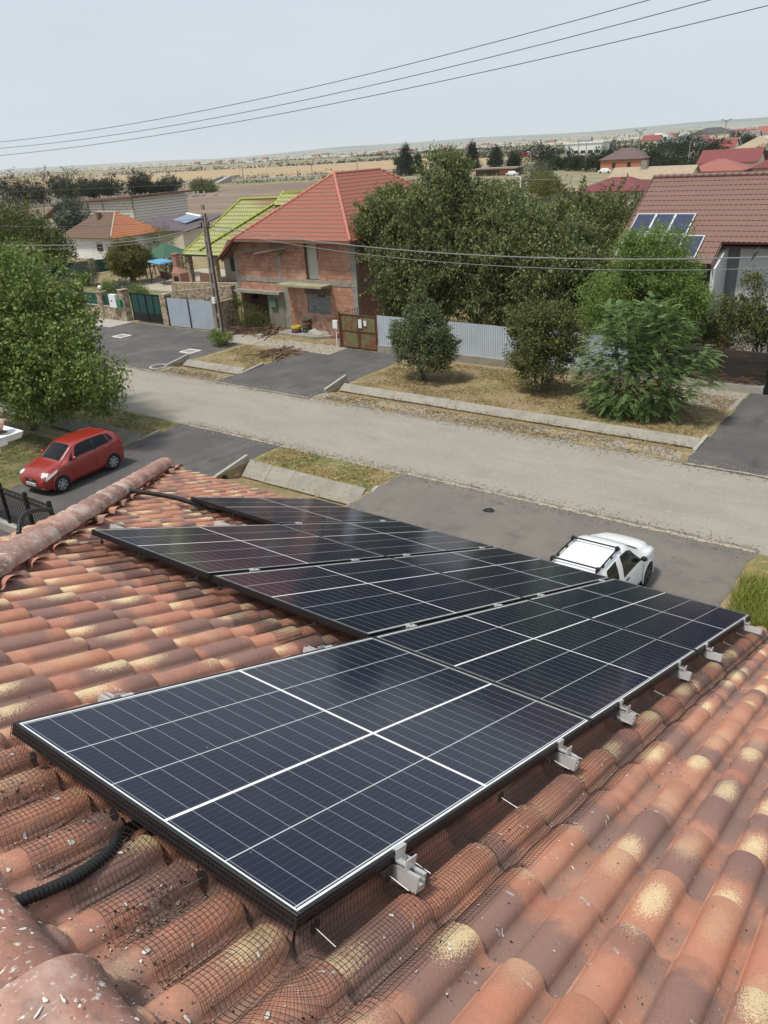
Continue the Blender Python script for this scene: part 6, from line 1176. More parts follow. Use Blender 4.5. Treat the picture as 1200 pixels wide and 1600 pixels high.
# ---------------------------------------------------------------- far buildings
def fhouse(name, lab, x0, x1, y, d, eave, ridge, roof, wall, hip=True, axis='x', win=2, over=.5):
    t = thing(name, lab, 'house', ((x0 + x1) / 2, y + d / 2, 0)); MB().box((x0 + over, y + over, 0), (x1 - over, y + d - over, eave)).build('wall', wall, t); ym = y + d / 2; mb = MB()
    if axis == 'x':
        k = min(d / 2, (x1 - x0) / 2 - .2) if hip else 0
        if not hip: MB().slab([(x0 + over, y + over, eave), (x0 + over, ym, ridge - .3), (x0 + over, y + d - over, eave)], x1 - x0 - 2 * over, (1, 0, 0)).build('gable', wall, t)
        A, B, C_, D = (x0, y, eave), (x1, y, eave), (x1, y + d, eave), (x0, y + d, eave); E, F_ = (x0 + k, ym, ridge), (x1 - k, ym, ridge)
        fs = [[A, B, F_, E], [C_, D, E, F_]] + ([[B, C_, F_], [D, A, E]] if hip else [])
    else:
        xm = (x0 + x1) / 2; A, B, C_, D = (x0, y, eave), (x1, y, eave), (x1, y + d, eave), (x0, y + d, eave); k = min((x1 - x0) / 2, d / 2 - .2) if hip else 0
        if not hip: MB().slab([(x0 + over, y + over, eave), (xm, y + over, ridge - .3), (x1 - over, y + over, eave)], d - 2 * over, (0, 1, 0)).build('gable', wall, t)
        E, F_ = (xm, y + k, ridge), (xm, y + d - k, ridge); fs = [[B, C_, F_, E], [D, A, E, F_]] + ([[A, B, E], [C_, D, F_]] if hip else [])
    for f in fs: MB().slab(f, .18).build('roof_slope', roof, t)
    for i in range(win):
        xx = x0 + (x1 - x0) * (i + 1) / (win + 1); MB().box((xx - .55, y + over - .06, eave * .35), (xx + .55, y + over - .01, eave * .35 + min(1.4, eave * .45))).build('window', window_m, t)
    return t
fhouse('red_roof_house', 'house with a hipped wine red roof right of the walnut thicket', -55.6, -43.5, 127, 9, 2.6, 4.4, wine, cream, True)
fhouse('beige_roof_house', 'long house with a weathered beige tile gable roof behind the wine red one', -64.0, -47.5, 162, 8, 2.4, 4.5, beigetile, cream, False)
MB().box((-58.3, 165, 3.8), (-57.2, 166, 5.6)).build('chimney', concrete_dark, bpy.data.objects['beige_roof_house'])
fhouse('brown_roof_brick_house', 'orange brick house with a brown hipped roof beside the tall pole', -103, -88.5, 253, 11, 3.6, 6.6, mat('far_brown', (.13, .085, .08), .8), mat('far_orange', (.42, .17, .1), .9), True)
fhouse('red_roof_house', 'house with a broad red gable roof above the brown roof at the right', -57.8, -44.3, 200, 9, 3.4, 6.1, mat('far_red', (.19, .052, .05), .8), cream, False)
fhouse('red_roof_house', 'house with a lighter red hipped roof just above the brown ridge', -52, -40.5, 172, 10, 3.0, 5.0, mat('far_red_light', (.29, .11, .085), .8), cream, True)
fhouse('red_roof_house', 'house with a dark red roof at the right picture edge', -40, -33.5, 174, 9, 3.2, 4.9, wine, mat('far_pink', (.5, .38, .3), .9), True)
fhouse('beige_roof_house', 'house with a pointed beige hipped roof at the right edge', -74.5, -62, 300, 12, 4.0, 7.4, beigetile, cream, True)
fhouse('villa', 'large cream two storey villa with a grey hipped roof on the horizon', -172, -147, 575, 16, 7.6, 11.0, mat('far_grey_roof', (.075, .075, .08), .8), mat('villa_cream', (.62, .55, .42), .9), True, win=5)
fhouse('pink_roof_house', 'narrow white house with a pink red gable roof', -112, -103.5, 376, 9, 5.2, 7.9, mat('far_pinkroof', (.32, .09, .12), .8), white_paint, False, 'y')
fhouse('grey_roof_house', 'white house with a grey gable roof right of the pink roofed one', -107.5, -98, 398, 10, 3.4, 6.2, mat('far_grey2', (.2, .19, .17), .9), white_paint, False)
fhouse('red_roof_house', 'distant house with a bright red roof below the horizon at the right', -172, -152, 655, 14, 4.5, 8.6, mat('far_red3', (.24, .06, .05), .8), white_paint, False)
fhouse('white_house', 'distant white gabled house at the far right horizon', -143, -133, 620, 12, 6, 9.6, mat('far_grey_roof', (.075, .075, .08), .8), white_paint, False, 'y')
fhouse('red_roof_house', 'small distant red roofed house left of the white gabled one', -205, -190, 760, 12, 5, 8, mat('far_red3', (.24, .06, .05), .8), white_paint, True)
for x0, x1, y, d, e_, rg, rm, wm, hp_, lab in [(-92, -82, 330, 9, 4, 6.8, 'far_red3', white_paint, False, 'red gable roofed house between the pink roof and the broad red roof'), (-74, -63, 345, 9, 4.5, 7.6, 'far_brown', cream, True, 'brown hipped house behind the pointed beige roof'), (-118, -106, 470, 10, 5, 8.4, 'far_grey2', white_paint, False, 'grey roofed house right of the cream villa'),
        (-96, -84, 452, 10, 5, 8.2, 'far_red3', cream, True, 'red hipped house behind the grey gable roof at the right'), (-128, -114, 560, 12, 6, 10, 'far_red_light', white_paint, False, 'light red roofed house left of the white gabled one'), (-190, -178, 600, 12, 5, 8, 'far_grey_roof', white_paint, True, 'dark roofed house left of the cream villa'),
        (-228, -214, 640, 12, 5, 8.4, 'far_red3', cream, False, 'red roofed house behind the large dark tree, on its left'), (-60, -50, 262, 8, 3.6, 5.8, 'far_grey2', cream, True, 'grey hipped house above the broad red gable roof'), (-84, -74, 395, 9, 4.6, 7.4, 'far_red_light', white_paint, True, 'pale red hipped house at the right end of the village')]:
    fhouse('far_house', lab, x0, x1, y, d, e_, rg, MATS[rm], wm, hp_)
t = thing('white_hall', 'long flat white industrial hall on the plain', 'hall', (-208, 492, 0)); MB().box((-221, 488, 0), (-197, 500, 6.6)).build('wall', white_paint, t); MB().box((-222, 487.5, 6.6), (-196, 501, 7.3)).build('roof', white_plastic, t)
for k in range(5): MB().box((-219.5 + k * 4.6, 487.9, 1.2), (-216.6 + k * 4.6, 487.98, 2.8)).build('window', window_m, t)
t = thing('white_block', 'small white unfinished block beyond the long hall', 'building', (-252, 760, 0)); MB().box((-259, 755, 0), (-245, 765, 8)).box((-257, 756, 8), (-250, 764, 9.5)).build('wall', white_paint, t)
for k in range(3): MB().box((-257 + k * 4.4, 754.9, 2.5), (-254.5 + k * 4.4, 754.98, 6)).build('window', window_m, t)
t = thing('brown_shed', 'low brown market shed with a flat roof left of the red truck', 'shed', (-142, 260, 0)); MB().box((-149, 256, 0), (-134, 263, 2.1)).build('wall', mat('shed_brown', (.13, .09, .065), .9), t); MB().box((-150.2, 254.5, 2.1), (-132.5, 264, 2.5)).build('roof', mat('shed_roof', (.26, .2, .15), .9), t); MB().box((-144.5, 255.9, .3), (-141.5, 255.98, 1.9)).build('door', window_m, t); MB().box((-139.5, 255.9, .3), (-134.5, 255.98, 1.9)).build('orange_panel', mat('far_orange', (.42, .17, .1), .9), t)
tk = thing('truck', 'red cab lorry with white trailer on the main road', 'truck', (-247, 492, 0)); MB().box((-251.5, 490, .6), (-247.6, 492.6, 3.4)).build('cab', mat('truck_red', (.34, .03, .04), .5), tk); MB().box((-247.2, 490, 1.0), (-232, 492.6, 4.1)).build('trailer', white_plastic, tk)
for x in (-250.6, -246, -236, -234): MB().cyl((x, 489.95, .55), (x, 490.4, .55), .55, 12).build('wheel', blackp, tk)
for x, y, lab in ((-133, 252, 'small white car parked beside the brown market shed'), (-98.5, 247, 'small white car left of the brown roofed brick house')):
    t = thing('distant_car', lab, 'car', (x, y, 0)); MB().hexa([(x - 2, y, .3), (x + 2, y, .3), (x + 2, y + 1.7, .3), (x - 2, y + 1.7, .3)], [(x - 2, y, .85), (x + 2, y, .85), (x + 2, y + 1.7, .85), (x - 2, y + 1.7, .85)]).hexa([(x - 1.5, y + .1, .85), (x + 1.1, y + .1, .85), (x + 1.1, y + 1.6, .85), (x - 1.5, y + 1.6, .85)], [(x - 1.1, y + .2, 1.45), (x + .6, y + .2, 1.45), (x + .6, y + 1.5, 1.45), (x - 1.1, y + 1.5, 1.45)]).build('body', white_plastic, t)
    for dx in (-1.3, 1.3): MB().cyl((x + dx, y - .02, .32), (x + dx, y + .2, .32), .32, 12).build('wheel', blackp, t)
def fpole(x, y, h_, lab, arms=0, tilt=0, ma=None, lamp=False):
    t = thing('distant_pole', lab, 'pole', (x, y, 0), group='poles in the distance'); r = max(.09, math.hypot(x, y) * .00042); ma = ma or mat('far_pole', (.30, .28, .25), .9); MB().tube([(x, y, 0), (x + tilt, y, h_)], [r * 1.4, r], 6).build('mast', ma, t)
    if arms:
        mb = MB(); w_ = arms
        for s_ in (-1, 1): mb.tube([(x + tilt, y, h_ * .93), (x + tilt + s_ * w_ * .6, y, h_ + .25)], r * .7, 5).tube([(x + tilt + s_ * w_ * .6, y, h_ + .25), (x + tilt + s_ * w_, y, h_ + .1)], r * .7, 5)
        mb.build('crossarm', graymetal, t)
    if lamp: MB().tube([(x, y, h_), (x - 1.0, y, h_ + .25)], r * .6, 5).build('lamp_arm', white_plastic, t)
fpole(-301, 230, 8.6, 'slanted wooden pole in the brown field at the left', 0, -1.6); fpole(-330, 268, 8, 'thin pole in the yellow field left of the bridge', .8); fpole(-233, 265, 6.4, 'short pole with crossarm left of the red roof peak', .9)
fpole(-300, 290, 6, 'pale thin pole right of the bridge', 0); fpole(-260, 330, 7, 'thin pole beyond the yellow field, centre left', .8); fpole(-63.4, 123.4, 5.2, 'short white street pole with lamp arm beyond the walnut thicket', 0, 0, white_plastic, True); fpole(-167, 310, 9.2, 'tall pale pole left of the red truck', 0)
fpole(-94.7, 265, 11.2, 'tall pole with V crossarm above the brown roofed brick house', 1.9); fpole(-137.4, 527, 14.5, 'tall pole with V crossarm in front of the villa', 3.2); fpole(-78, 262, 7.2, 'pole in front of the large dark tree at the right'); fpole(-111, 262, 8.6, 'pole left of the brown roofed brick house', 0); fpole(-204, 470, 9.5, 'dark pole in front of the long white hall', 0)
# cemetery
t = thing('cemetery_wall', 'low grey wall along the cemetery', 'wall', (-228, 152, 0)); MB().bar((-262, 132, .4), (-205, 172, .4), .3, 1.0).build('wall', concrete_dark, t);
rnd = random.Random(77)
for i in range(46):
    s_ = rnd.random(); x = -256 + 52 * s_ + rnd.uniform(-4, 4) - 3; y = 141 + 36 * s_ + rnd.uniform(-2, 7) + 4; h_ = rnd.uniform(.9, 2.0); w_ = rnd.uniform(.5, 1.0)
    t = tag(MB().box((x - w_ / 2, y, 0), (x + w_ / 2, y + .25, h_)).box((x - w_ * .8, y - 1.2, 0), (x + w_ * .8, y, .4)).build('gravestone', mat('grave_stone', (.42, .4, .38), .8, [('n', .1, .4, .6, (.26, .25, .24))]), origin=(x, y, 0)), 'grey gravestone in the cemetery before the dark trees at the left', 'gravestone', 'gravestones in the cemetery')
tag(MB().box((-253.6, 146, 0), (-251.6, 147, 2.2)).build('yellow_container', mat('yellow_bin', (.62, .6, .03), .6), origin=(-252.6, 146.5, 0)), 'bright yellow container at the cemetery wall', 'container')
tag(MB().bar((-246, 150.5, 3.0), (-240, 152.5, .8), .5, .3).build('leaning_slab', concrete, origin=(-243, 151, 0)), 'pale slanting slab beside the yellow container', 'slab')
# fields and far plain
def field(name, pts, z, ma): struct(name, MB().add([(x, y, z) for x, y in pts], [tuple(range(len(pts)))]), ma)
brownf = mat('ploughed_field', (.19, .14, .10), .95, [('n', .03, .4, .6, (.155, .112, .08)), ('n', .012, .45, .6, (.24, .18, .12), (1, 5, 1)), ('n', .05, .5, .7, (.13, .095, .068), (1, 7, 1)), ('n', .6, .5, .7, (.22, .17, .125))])
yellowf = mat('stubble_field', (.36, .255, .13), .95, [('n', .01, .4, .6, (.32, .24, .14), (1, 4, 1)), ('n', .1, .5, .7, (.43, .33, .19))])
scrub = mat('scrubland', (.21, .18, .11), .95, [('n', .03, .45, .6, (.19, .185, .10)), ('n', .15, .5, .65, (.34, .28, .17)), ('n', .5, .55, .7, (.13, .14, .07))])
tanf = mat('tan_field', (.31, .24, .16), .95, [('n', .01, .4, .6, (.34, .265, .175), (1, 5, 1))]); palef = mat('pale_far_field', (.46, .40, .32), .95, [('n', .003, .4, .6, (.30, .29, .2), (1, 5, 1))]); greenf = mat('green_far_field', (.13, .155, .09), .95, [('n', .004, .4, .6, (.22, .2, .13), (1, 6, 1))])
field('ploughed_field', [(-300, 60), (-120, 75), (-75, 105), (-60, 150), (-120, 235), (-225, 262), (-330, 205), (-400, 150)], .02, brownf)
field('scrubland', [(-60, 60), (60, 80), (150, 420), (-120, 420), (-190, 270), (-60, 150)], .03, scrub)
field('scrubland', [(-225, 262), (-120, 235), (-150, 320), (-290, 300), (-310, 255)], .05, scrub)
field('tan_field', [(-400, 150), (-330, 205), (-300, 232), (-330, 290), (-600, 260), (-600, 150)], .05, tanf)
field('main_road', [(-600, 262), (-330, 292), (-120, 372), (80, 440), (80, 449), (-120, 381), (-330, 301), (-600, 271)], .08, mat('far_asphalt', (.26, .26, .27), .9))
field('stubble_field', [(-1300, 330), (-335, 305), (-150, 385), (-420, 700), (-1300, 820)], .05, yellowf)
field('green_field', [(-1500, 860), (-420, 700), (-150, 385), (80, 455), (300, 1500), (-1500, 1500)], .04, scrub)
field('pale_field', [(-5200, 1500), (300, 1550), (900, 3800), (-5200, 3800)], .10, palef)
field('green_field', [(-5200, 2300), (800, 2400), (800, 2900), (-5200, 2700)], .20, greenf)
field('tan_field', [(-900, 560), (-520, 620), (-640, 820), (-1100, 830)], .12, tanf)
gd = thing('guard_rail', 'long pale guard rail along the main road across the plain', 'guard rail', (-230, 330, 0)); P_ = [(-600, 260), (-330, 290), (-120, 370), (60, 432)]
for p, q in zip(P_, P_[1:]):
    MB().bar((*p, .7), (*q, .7), .08, .35).build('rail', mat('pale_rail', (.5, .5, .5), .6), gd); mb = MB(); L_ = math.dist(p, q)
    for k in range(int(L_ / 6)): f = k / int(L_ / 6); mb.box((p[0] + (q[0] - p[0]) * f - .1, p[1] + (q[1] - p[1]) * f, 0), (p[0] + (q[0] - p[0]) * f + .1, p[1] + (q[1] - p[1]) * f + .2, .9))
    mb.build('posts', mat('pale_rail', (.5, .5, .5), .6), gd)
br = thing('bridge', 'small pale underpass with slanting wing walls in the embankment', 'bridge', (-303, 276, 0)); MB().hexa([(-312, 272, 0), (-309, 270, 0), (-307, 283, 0), (-310, 284, 0)], [(-312, 272, .5), (-309, 270, .5), (-307, 283, 3), (-310, 284, 3)]).hexa([(-300, 270, 0), (-297, 270, 0), (-301, 283, 0), (-303, 283, 0)], [(-300, 270, .5), (-297, 270, .5), (-301, 283, 3), (-303, 283, 3)]).build('wing_wall', concrete, br); MB().box((-309, 283, 1.9), (-300, 288, 3)).build('deck', concrete, br); MB().box((-308, 282.9, .1), (-301.5, 283.4, 1.9)).build('opening', window_m, br)
em = MB(); xs_ = [(-600, 262), (-330, 292), (-120, 372), (80, 440)]
# hedges and small woods out on the plain: masses nobody could count
def hedge(lab, pts, n, h_, wd, size, lm_, seed):
    r = np.random.default_rng(seed); pts = np.array(pts, float); seg = r.integers(0, len(pts) - 1, n); t = r.uniform(0, 1, n)[:, None]; c = pts[seg] * (1 - t) + pts[seg + 1] * t; hv = h_ * (.55 + .45 * np.sin(c[:, 0] * .05 + seed) * np.sin(c[:, 1] * .031 + 1.3 * seed))
    P3 = np.stack([c[:, 0] + r.normal(0, wd, n), c[:, 1] + r.normal(0, wd, n), np.abs(r.normal(0, .5, n)) * hv], 1); V, F, v = leaves(P3, 5, size * .7, size, seed, 1.3, .1); V[:, 2] = np.maximum(V[:, 2], 0); tag(npmesh('far_hedge', V, F, lm_, vals=v), lab, kind='stuff')
hedge('dark hedge row along the main road on the plain', [(-560, 275), (-400, 292), (-330, 306), (-240, 338)], 900, 2.4, 2, .7, lf_far, 1)
hedge('scrub bushes between the brown field and the main road', [(-285, 268), (-230, 285), (-190, 305)], 420, 2.6, 5, .8, lf_olive, 2)
hedge('dark tree line beyond the yellow field', [(-900, 620), (-560, 640), (-430, 700), (-300, 760)], 1100, 4, 5, 1.5, lf_far, 3)
hedge('far village trees left', [(-2600, 1500), (-1700, 1350), (-900, 1150), (-600, 1200)], 900, 4, 14, 2.4, lf_far, 4)
hedge('far village trees centre', [(-900, 1150), (-500, 1000), (-250, 1100), (200, 1400)], 900, 4.5, 12, 2.2, lf_far, 5)
hedge('bushes along the plain behind the red roofs', [(-330, 560), (-150, 600), (60, 640)], 1500, 5, 7, 1.5, lf_far, 6)
hedge('trees around the houses at the far right', [(-190, 500), (-90, 470), (-30, 420), (40, 420)], 1800, 5.5, 14, 1.3, lf_far, 7)
hedge('green gardens between the houses at the right', [(-125, 300), (-70, 280), (-30, 240), (0, 220)], 1500, 3.8, 9, .9, lf_dark, 8)
hedge('far tree belt on the horizon plain', [(-5000, 2500), (-2500, 2450), (-700, 2550), (400, 2600)], 700, 6, 12, 4, lf_far, 9)
hedge('bushes and weeds behind the brick house and the thicket', [(-62, 118), (-58, 140), (-90, 175), (-110, 205)], 700, 2.2, 5, .6, lf_olive, 10)
rnd = random.Random(99)
for i in range(46):
    x = rnd.uniform(-1500, 100); y = 1050 + rnd.uniform(0, 350) + (-x * .12 if x < 0 else 0); w_ = rnd.uniform(8, 22); h_ = rnd.uniform(3.5, 7)
    t = thing('village_house', 'tiny pale house in the far village on the plain', 'house', (x, y, 0), group='far village houses'); MB().box((x, y, 0), (x + w_, y + 9, h_)).build('wall', white_paint if rnd.random() < .7 else cream, t); MB().slab([(x - .5, y - .5, h_), (x + w_ + .5, y - .5, h_), (x + w_ + .5, y + 4.5, h_ + 3), (x - .5, y + 4.5, h_ + 3)], .3).slab([(x - .5, y + 9.5, h_), (x + w_ + .5, y + 9.5, h_), (x + w_ + .5, y + 4.5, h_ + 3), (x - .5, y + 4.5, h_ + 3)], .3).build('roof', mat('village_roof', (.25, .12, .1), .9) if rnd.random() < .6 else mat('village_roof_grey', (.25, .24, .23), .9), t)
def hills(d, base, seed, ma, x0=-12000, x1=6000):
    mb = MB(); n = 120; rnd = random.Random(seed)
    for i in range(n + 1):
        x = x0 + (x1 - x0) * i / n; t = i / n; hz = base * (.55 + .3 * math.sin(t * 9 + seed) + .18 * math.sin(t * 23 + seed * 2) + .06 * math.sin(t * 61)); hz = max(4, hz); y = d - abs(x + 2000) * .12
        mb.v += [(x, y - 900, 0), (x, y, hz), (x, y + 1500, hz * .9)]
        if i: o = 3 * i; mb.f += [(o - 3, o, o + 1, o - 2), (o - 2, o + 1, o + 2, o - 1)]
    struct('hills', mb, ma)
hills(5200, 30, 1, mat('hill_field', (.27, .25, .19), .95, [('n', .0012, .45, .55, (.14, .16, .11), (1, 3, 1)), ('n', .004, .5, .6, (.36, .31, .24), (1, 3, 1))]))
hills(7600, 75, 3, mat('hill_far', (.2, .21, .18), .95, [('n', .0012, .45, .55, (.13, .15, .12), (1, 3, 1))]))

# ---------------------------------------------------------------- cars
glassm = mat('car_glass', (.010, .012, .013), .10, spec=.22); rubber = mat('rubber', (.02, .02, .02), .85); alloy = mat('alloy', (.42, .43, .44), .4, metallic=.6); alloy_dark = mat('alloy_dark', (.10, .10, .105), .4, metallic=.6)
lampg = mat('lamp_glass', (.78, .79, .78), .12, spec=.7); redlamp = mat('rear_lamp', (.45, .03, .02), .2); chrome = mat('chrome', (.75, .75, .75), .2, metallic=.9)
def paint(name, c):
    ma = mat(name, c, .34, spec=.5); b = ma.node_tree.nodes['Principled BSDF']; b.inputs['Coat Weight'].default_value = .8; b.inputs['Coat Roughness'].default_value = .08; return ma
class Car:
    def __init__(s, st): s.st = sorted(st)
    def sec(s, x):
        st = s.st
        if x <= st[0][0]: q = st[0][1:]
        elif x >= st[-1][0]: q = st[-1][1:]
        else:
            for a, b in zip(st, st[1:]):
                if a[0] <= x <= b[0]:
                    t = (x - a[0]) / (b[0] - a[0]); q = [a[i] + (b[i] - a[i]) * t for i in range(1, 6)]; break
        zb, w_, zl, zt, wt = q; wl = w_ * .965
        return [(0, zb), (w_ * .82, zb), (w_ * .97, zb + .08), (w_, zb + .2), (w_ * 1.0, (zb + zl) / 2 + .12), (w_ * .99, zl - .07), (wl, zl), (wl + (wt - wl) * .5 + .018, zl + (zt - .05 - zl) * .52), (wt + .006, zt - .085), (wt - .035, zt - .025), (wt * .84, zt + .008), (wt * .5, zt + .032), (0, zt + .042)]
    def body(s, name, ma, par, sub=10):
        xs = []
        for a, b in zip(s.st, s.st[1:]):
            k = max(1, int((b[0] - a[0]) / .12)); xs += [a[0] + (b[0] - a[0]) * i / k for i in range(k)]
        xs.append(s.st[-1][0]); mb = MB(); n = len(s.sec(0)); m_ = 2 * n - 2
        for x in xs:
            q = s.sec(x); ring_ = [(x, y, z) for y, z in q] + [(x, -y, z) for y, z in q[-2:0:-1]]; mb.v += ring_
        for i in range(len(xs) - 1):
            for k in range(m_): mb.f.append((i * m_ + k, i * m_ + (k + 1) % m_, (i + 1) * m_ + (k + 1) % m_, (i + 1) * m_ + k))
        mb.f.append(tuple(range(m_))[::-1]); mb.f.append(tuple((len(xs) - 1) * m_ + k for k in range(m_)))
        o = mb.build(name, ma, par, origin=(0, 0, 0)); bm = __import__('bmesh').new(); bm.from_mesh(o.data); __import__('bmesh').ops.recalc_face_normals(bm, faces=bm.faces); bm.to_mesh(o.data); bm.free()
        o.data.polygons.foreach_set('use_smooth', [True] * len(o.data.polygons)); o.data.set_sharp_from_angle(angle=R(60)); return o
    def side(s, x, t, sg, off=.006):
        """t: -1..0 on the door below the belt, 0..1 on the side window up to the roof edge"""
        q = s.sec(x); P_ = q[6:10] if t >= 0 else q[3:7]; u = (t if t >= 0 else 1 + t) * (len(P_) - 1); i = min(int(u), len(P_) - 2); f = u - i; y = P_[i][0] + (P_[i + 1][0] - P_[i][0]) * f; z = P_[i][1] + (P_[i + 1][1] - P_[i][1]) * f
        return (x, sg * (y + off), z + off * .3)
    def pane(s, name, ma, par, poly, sg, th=.004, off=.006, sub=6):
        """poly: quad [(x,t)*4] mapped onto the side"""
        mb = MB(); A, B, C_, D = poly
        for i in range(sub + 1):
            for j in range(sub + 1):
                u, v = i / sub, j / sub; x = (A[0] * (1 - u) + B[0] * u) * (1 - v) + (D[0] * (1 - u) + C_[0] * u) * v; t = (A[1] * (1 - u) + B[1] * u) * (1 - v) + (D[1] * (1 - u) + C_[1] * u) * v; mb.v.append(s.side(x, t, sg, off))
        n = sub + 1
        for i in range(sub):
            for j in range(sub): mb.f.append((i * n + j, (i + 1) * n + j, (i + 1) * n + j + 1, i * n + j + 1) if sg < 0 else (i * n + j, i * n + j + 1, (i + 1) * n + j + 1, (i + 1) * n + j))
        return mb.build(name, ma, par, origin=(0, 0, 0), smooth=True)
    def screen(s, name, ma, par, x0, x1, f=.9, off=.008, sub=6):
        mb = MB()
        for i in range(sub + 1):
            x = x0 + (x1 - x0) * i / sub; q = s.sec(x); wt, zt = q[8][0], q[9][1] + .025
            for j in range(sub + 1):
                y = (j / sub * 2 - 1) * wt * f; zz = zt + .044 * (1 - (abs(y) / wt) ** 2) - (.03 if abs(y) > wt * .9 else 0); mb.v.append((x, y, zz + off))
        n = sub + 1
        for i in range(sub):
            for j in range(sub): mb.f.append((i * n + j, (i + 1) * n + j, (i + 1) * n + j + 1, i * n + j + 1))
        o = mb.build(name, ma, par, origin=(0, 0, 0), smooth=True); o.data.update()
        if o.data.polygons[0].normal.z < 0: o.data.flip_normals()
        return o
def wheel(par, x, y, sg, r, rim_m, spokes=6):
    w_ = .19; pr = [(r * .66, .0), (r * .94, .01), (r, .035), (r, w_ - .03), (r * .93, w_), (r * .66, w_)]; n = 28; mb = MB()
    for k in range(n):
        a = 2 * PI * k / n
        for rr, d in pr: mb.v.append((x + rr * math.cos(a), y - sg * d, r + rr * math.sin(a)))
    m_ = len(pr)
    for k in range(n):
        for j in range(m_): k2 = (k + 1) % n; mb.f.append((k * m_ + j, k2 * m_ + j, k2 * m_ + (j + 1) % m_, k * m_ + (j + 1) % m_))
    wh = bpy.data.objects.new('wheel', None); C.objects.link(wh); wh.parent = par; wh['_o'] = (0, 0, 0)
    mb.build('tyre', rubber, wh, origin=(0, 0, 0), smooth=True); rm = MB(); rm.cyl((x, y - sg * .10, r), (x, y - sg * .06, r), r * .66, 24)
    rm.tube([(x, y - sg * .012, r), (x, y - sg * .05, r)], r * .15, 14)
    for k in range(spokes):
        a = 2 * PI * k / spokes; rm.bar((x + r * .1 * math.cos(a), y - sg * .02, r + r * .1 * math.sin(a)), (x + r * .63 * math.cos(a), y - sg * .015, r + r * .63 * math.sin(a)), r * .2, .03, (0, 1, 0))
    o = len(rm.v)
    for k in range(24):
        a = 2 * PI * k / 24; rm.v += [(x + r * .6 * math.cos(a), y - sg * .004, r + r * .6 * math.sin(a)), (x + r * .68 * math.cos(a), y - sg * .004, r + r * .68 * math.sin(a))]
    for k in range(24): k2 = (k + 1) % 24; rm.f.append((o + 2 * k, o + 2 * k + 1, o + 2 * k2 + 1, o + 2 * k2))
    rm.build('rim', rim_m, wh, origin=(0, 0, 0))
    # dark disc that paints the shade in the gaps between the spokes
    MB().cyl((x, y - sg * .058, r), (x, y - sg * .052, r), r * .62, 24).build('spoke_gap_shade', mat('wheel_dark', (.03, .03, .03), .7), wh, origin=(0, 0, 0))
def arch(car, par, x, sg, r, ma, w_=.05):
    """dark wheel well set in a rounded painted lip"""
    y = car.sec(x)[3][0]; n = 22; mb = MB(); r1 = r * 1.13; z = r
    mb.v.append((x, sg * (y + .004), z))
    for k in range(n + 1): a = PI * (k / n) * 1.24 - PI * .12; mb.v.append((x + r1 * math.cos(a), sg * (y + .004), z + r1 * math.sin(a)))
    for k in range(n): mb.f.append((0, k + 1, k + 2) if sg > 0 else (0, k + 2, k + 1))
    mb.build('wheel_well', rubber, par, origin=(0, 0, 0)); pts = [(x + (r1 + .018) * math.cos(PI * k / n * 1.2 - PI * .1), sg * (y + .002), z + (r1 + .018) * math.sin(PI * k / n * 1.2 - PI * .1)) for k in range(n + 1)]
    MB().tube(pts, .022, 6).build('arch_lip', ma, par, origin=(0, 0, 0), smooth=True)
def seam(car, par, pts, sg, r=.008): MB().tube([car.side(x, t, sg, .001) for x, t in pts], r, 4).build('door_seam', rubber, par, origin=(0, 0, 0))
def handle(car, par, x, t, sg, ma): a = Vector(car.side(x - .09, t, sg, .02)); b = Vector(car.side(x + .09, t, sg, .02)); MB().tube([a, (a + b) / 2 + Vector((0, sg * .012, 0)), b], [.014, .018, .014], 6).build('door_handle', ma, par, origin=(0, 0, 0), smooth=True)
def mirror(car, par, x, sg, ma):
    p = Vector(car.side(x, .12, sg, .0)); MB().tube([p, p + Vector((0, sg * .08, .03))], .028, 8).ball(tuple(p + Vector((0, sg * .115, .055))), (.06, .085, .07), 12, 8).build('mirror', ma, par, origin=(0, 0, 0), smooth=True)
# red hatchback: local +x is the nose
rp = paint('red_paint', (.28, .022, .015))
rc = thing('red_hatchback', 'shiny red five door hatchback parked on the left driveway', 'car', (-26.12, 14.52, .012), R(-90 + 5.5), local=True)
cr_ = Car([(-1.86, .36, .66, .82, .92, .52), (-1.83, .28, .78, .96, 1.08, .62), (-1.76, .23, .83, 1.02, 1.26, .645), (-1.62, .21, .845, 1.045, 1.40, .64), (-1.42, .20, .85, 1.045, 1.465, .64), (-1.0, .19, .85, 1.035, 1.50, .64), (-.4, .18, .85, 1.02, 1.52, .64), (.02, .18, .85, 1.01, 1.50, .635), (.26, .18, .85, 1.0, 1.45, .62),
          (.90, .18, .85, .97, 1.03, .68), (1.02, .18, .85, .94, .99, .69), (1.35, .19, .845, .86, .93, .67), (1.60, .20, .81, .78, .86, .62), (1.76, .23, .74, .68, .77, .55), (1.835, .30, .63, .56, .64, .46)])
cr_.body('body', rp, rc)
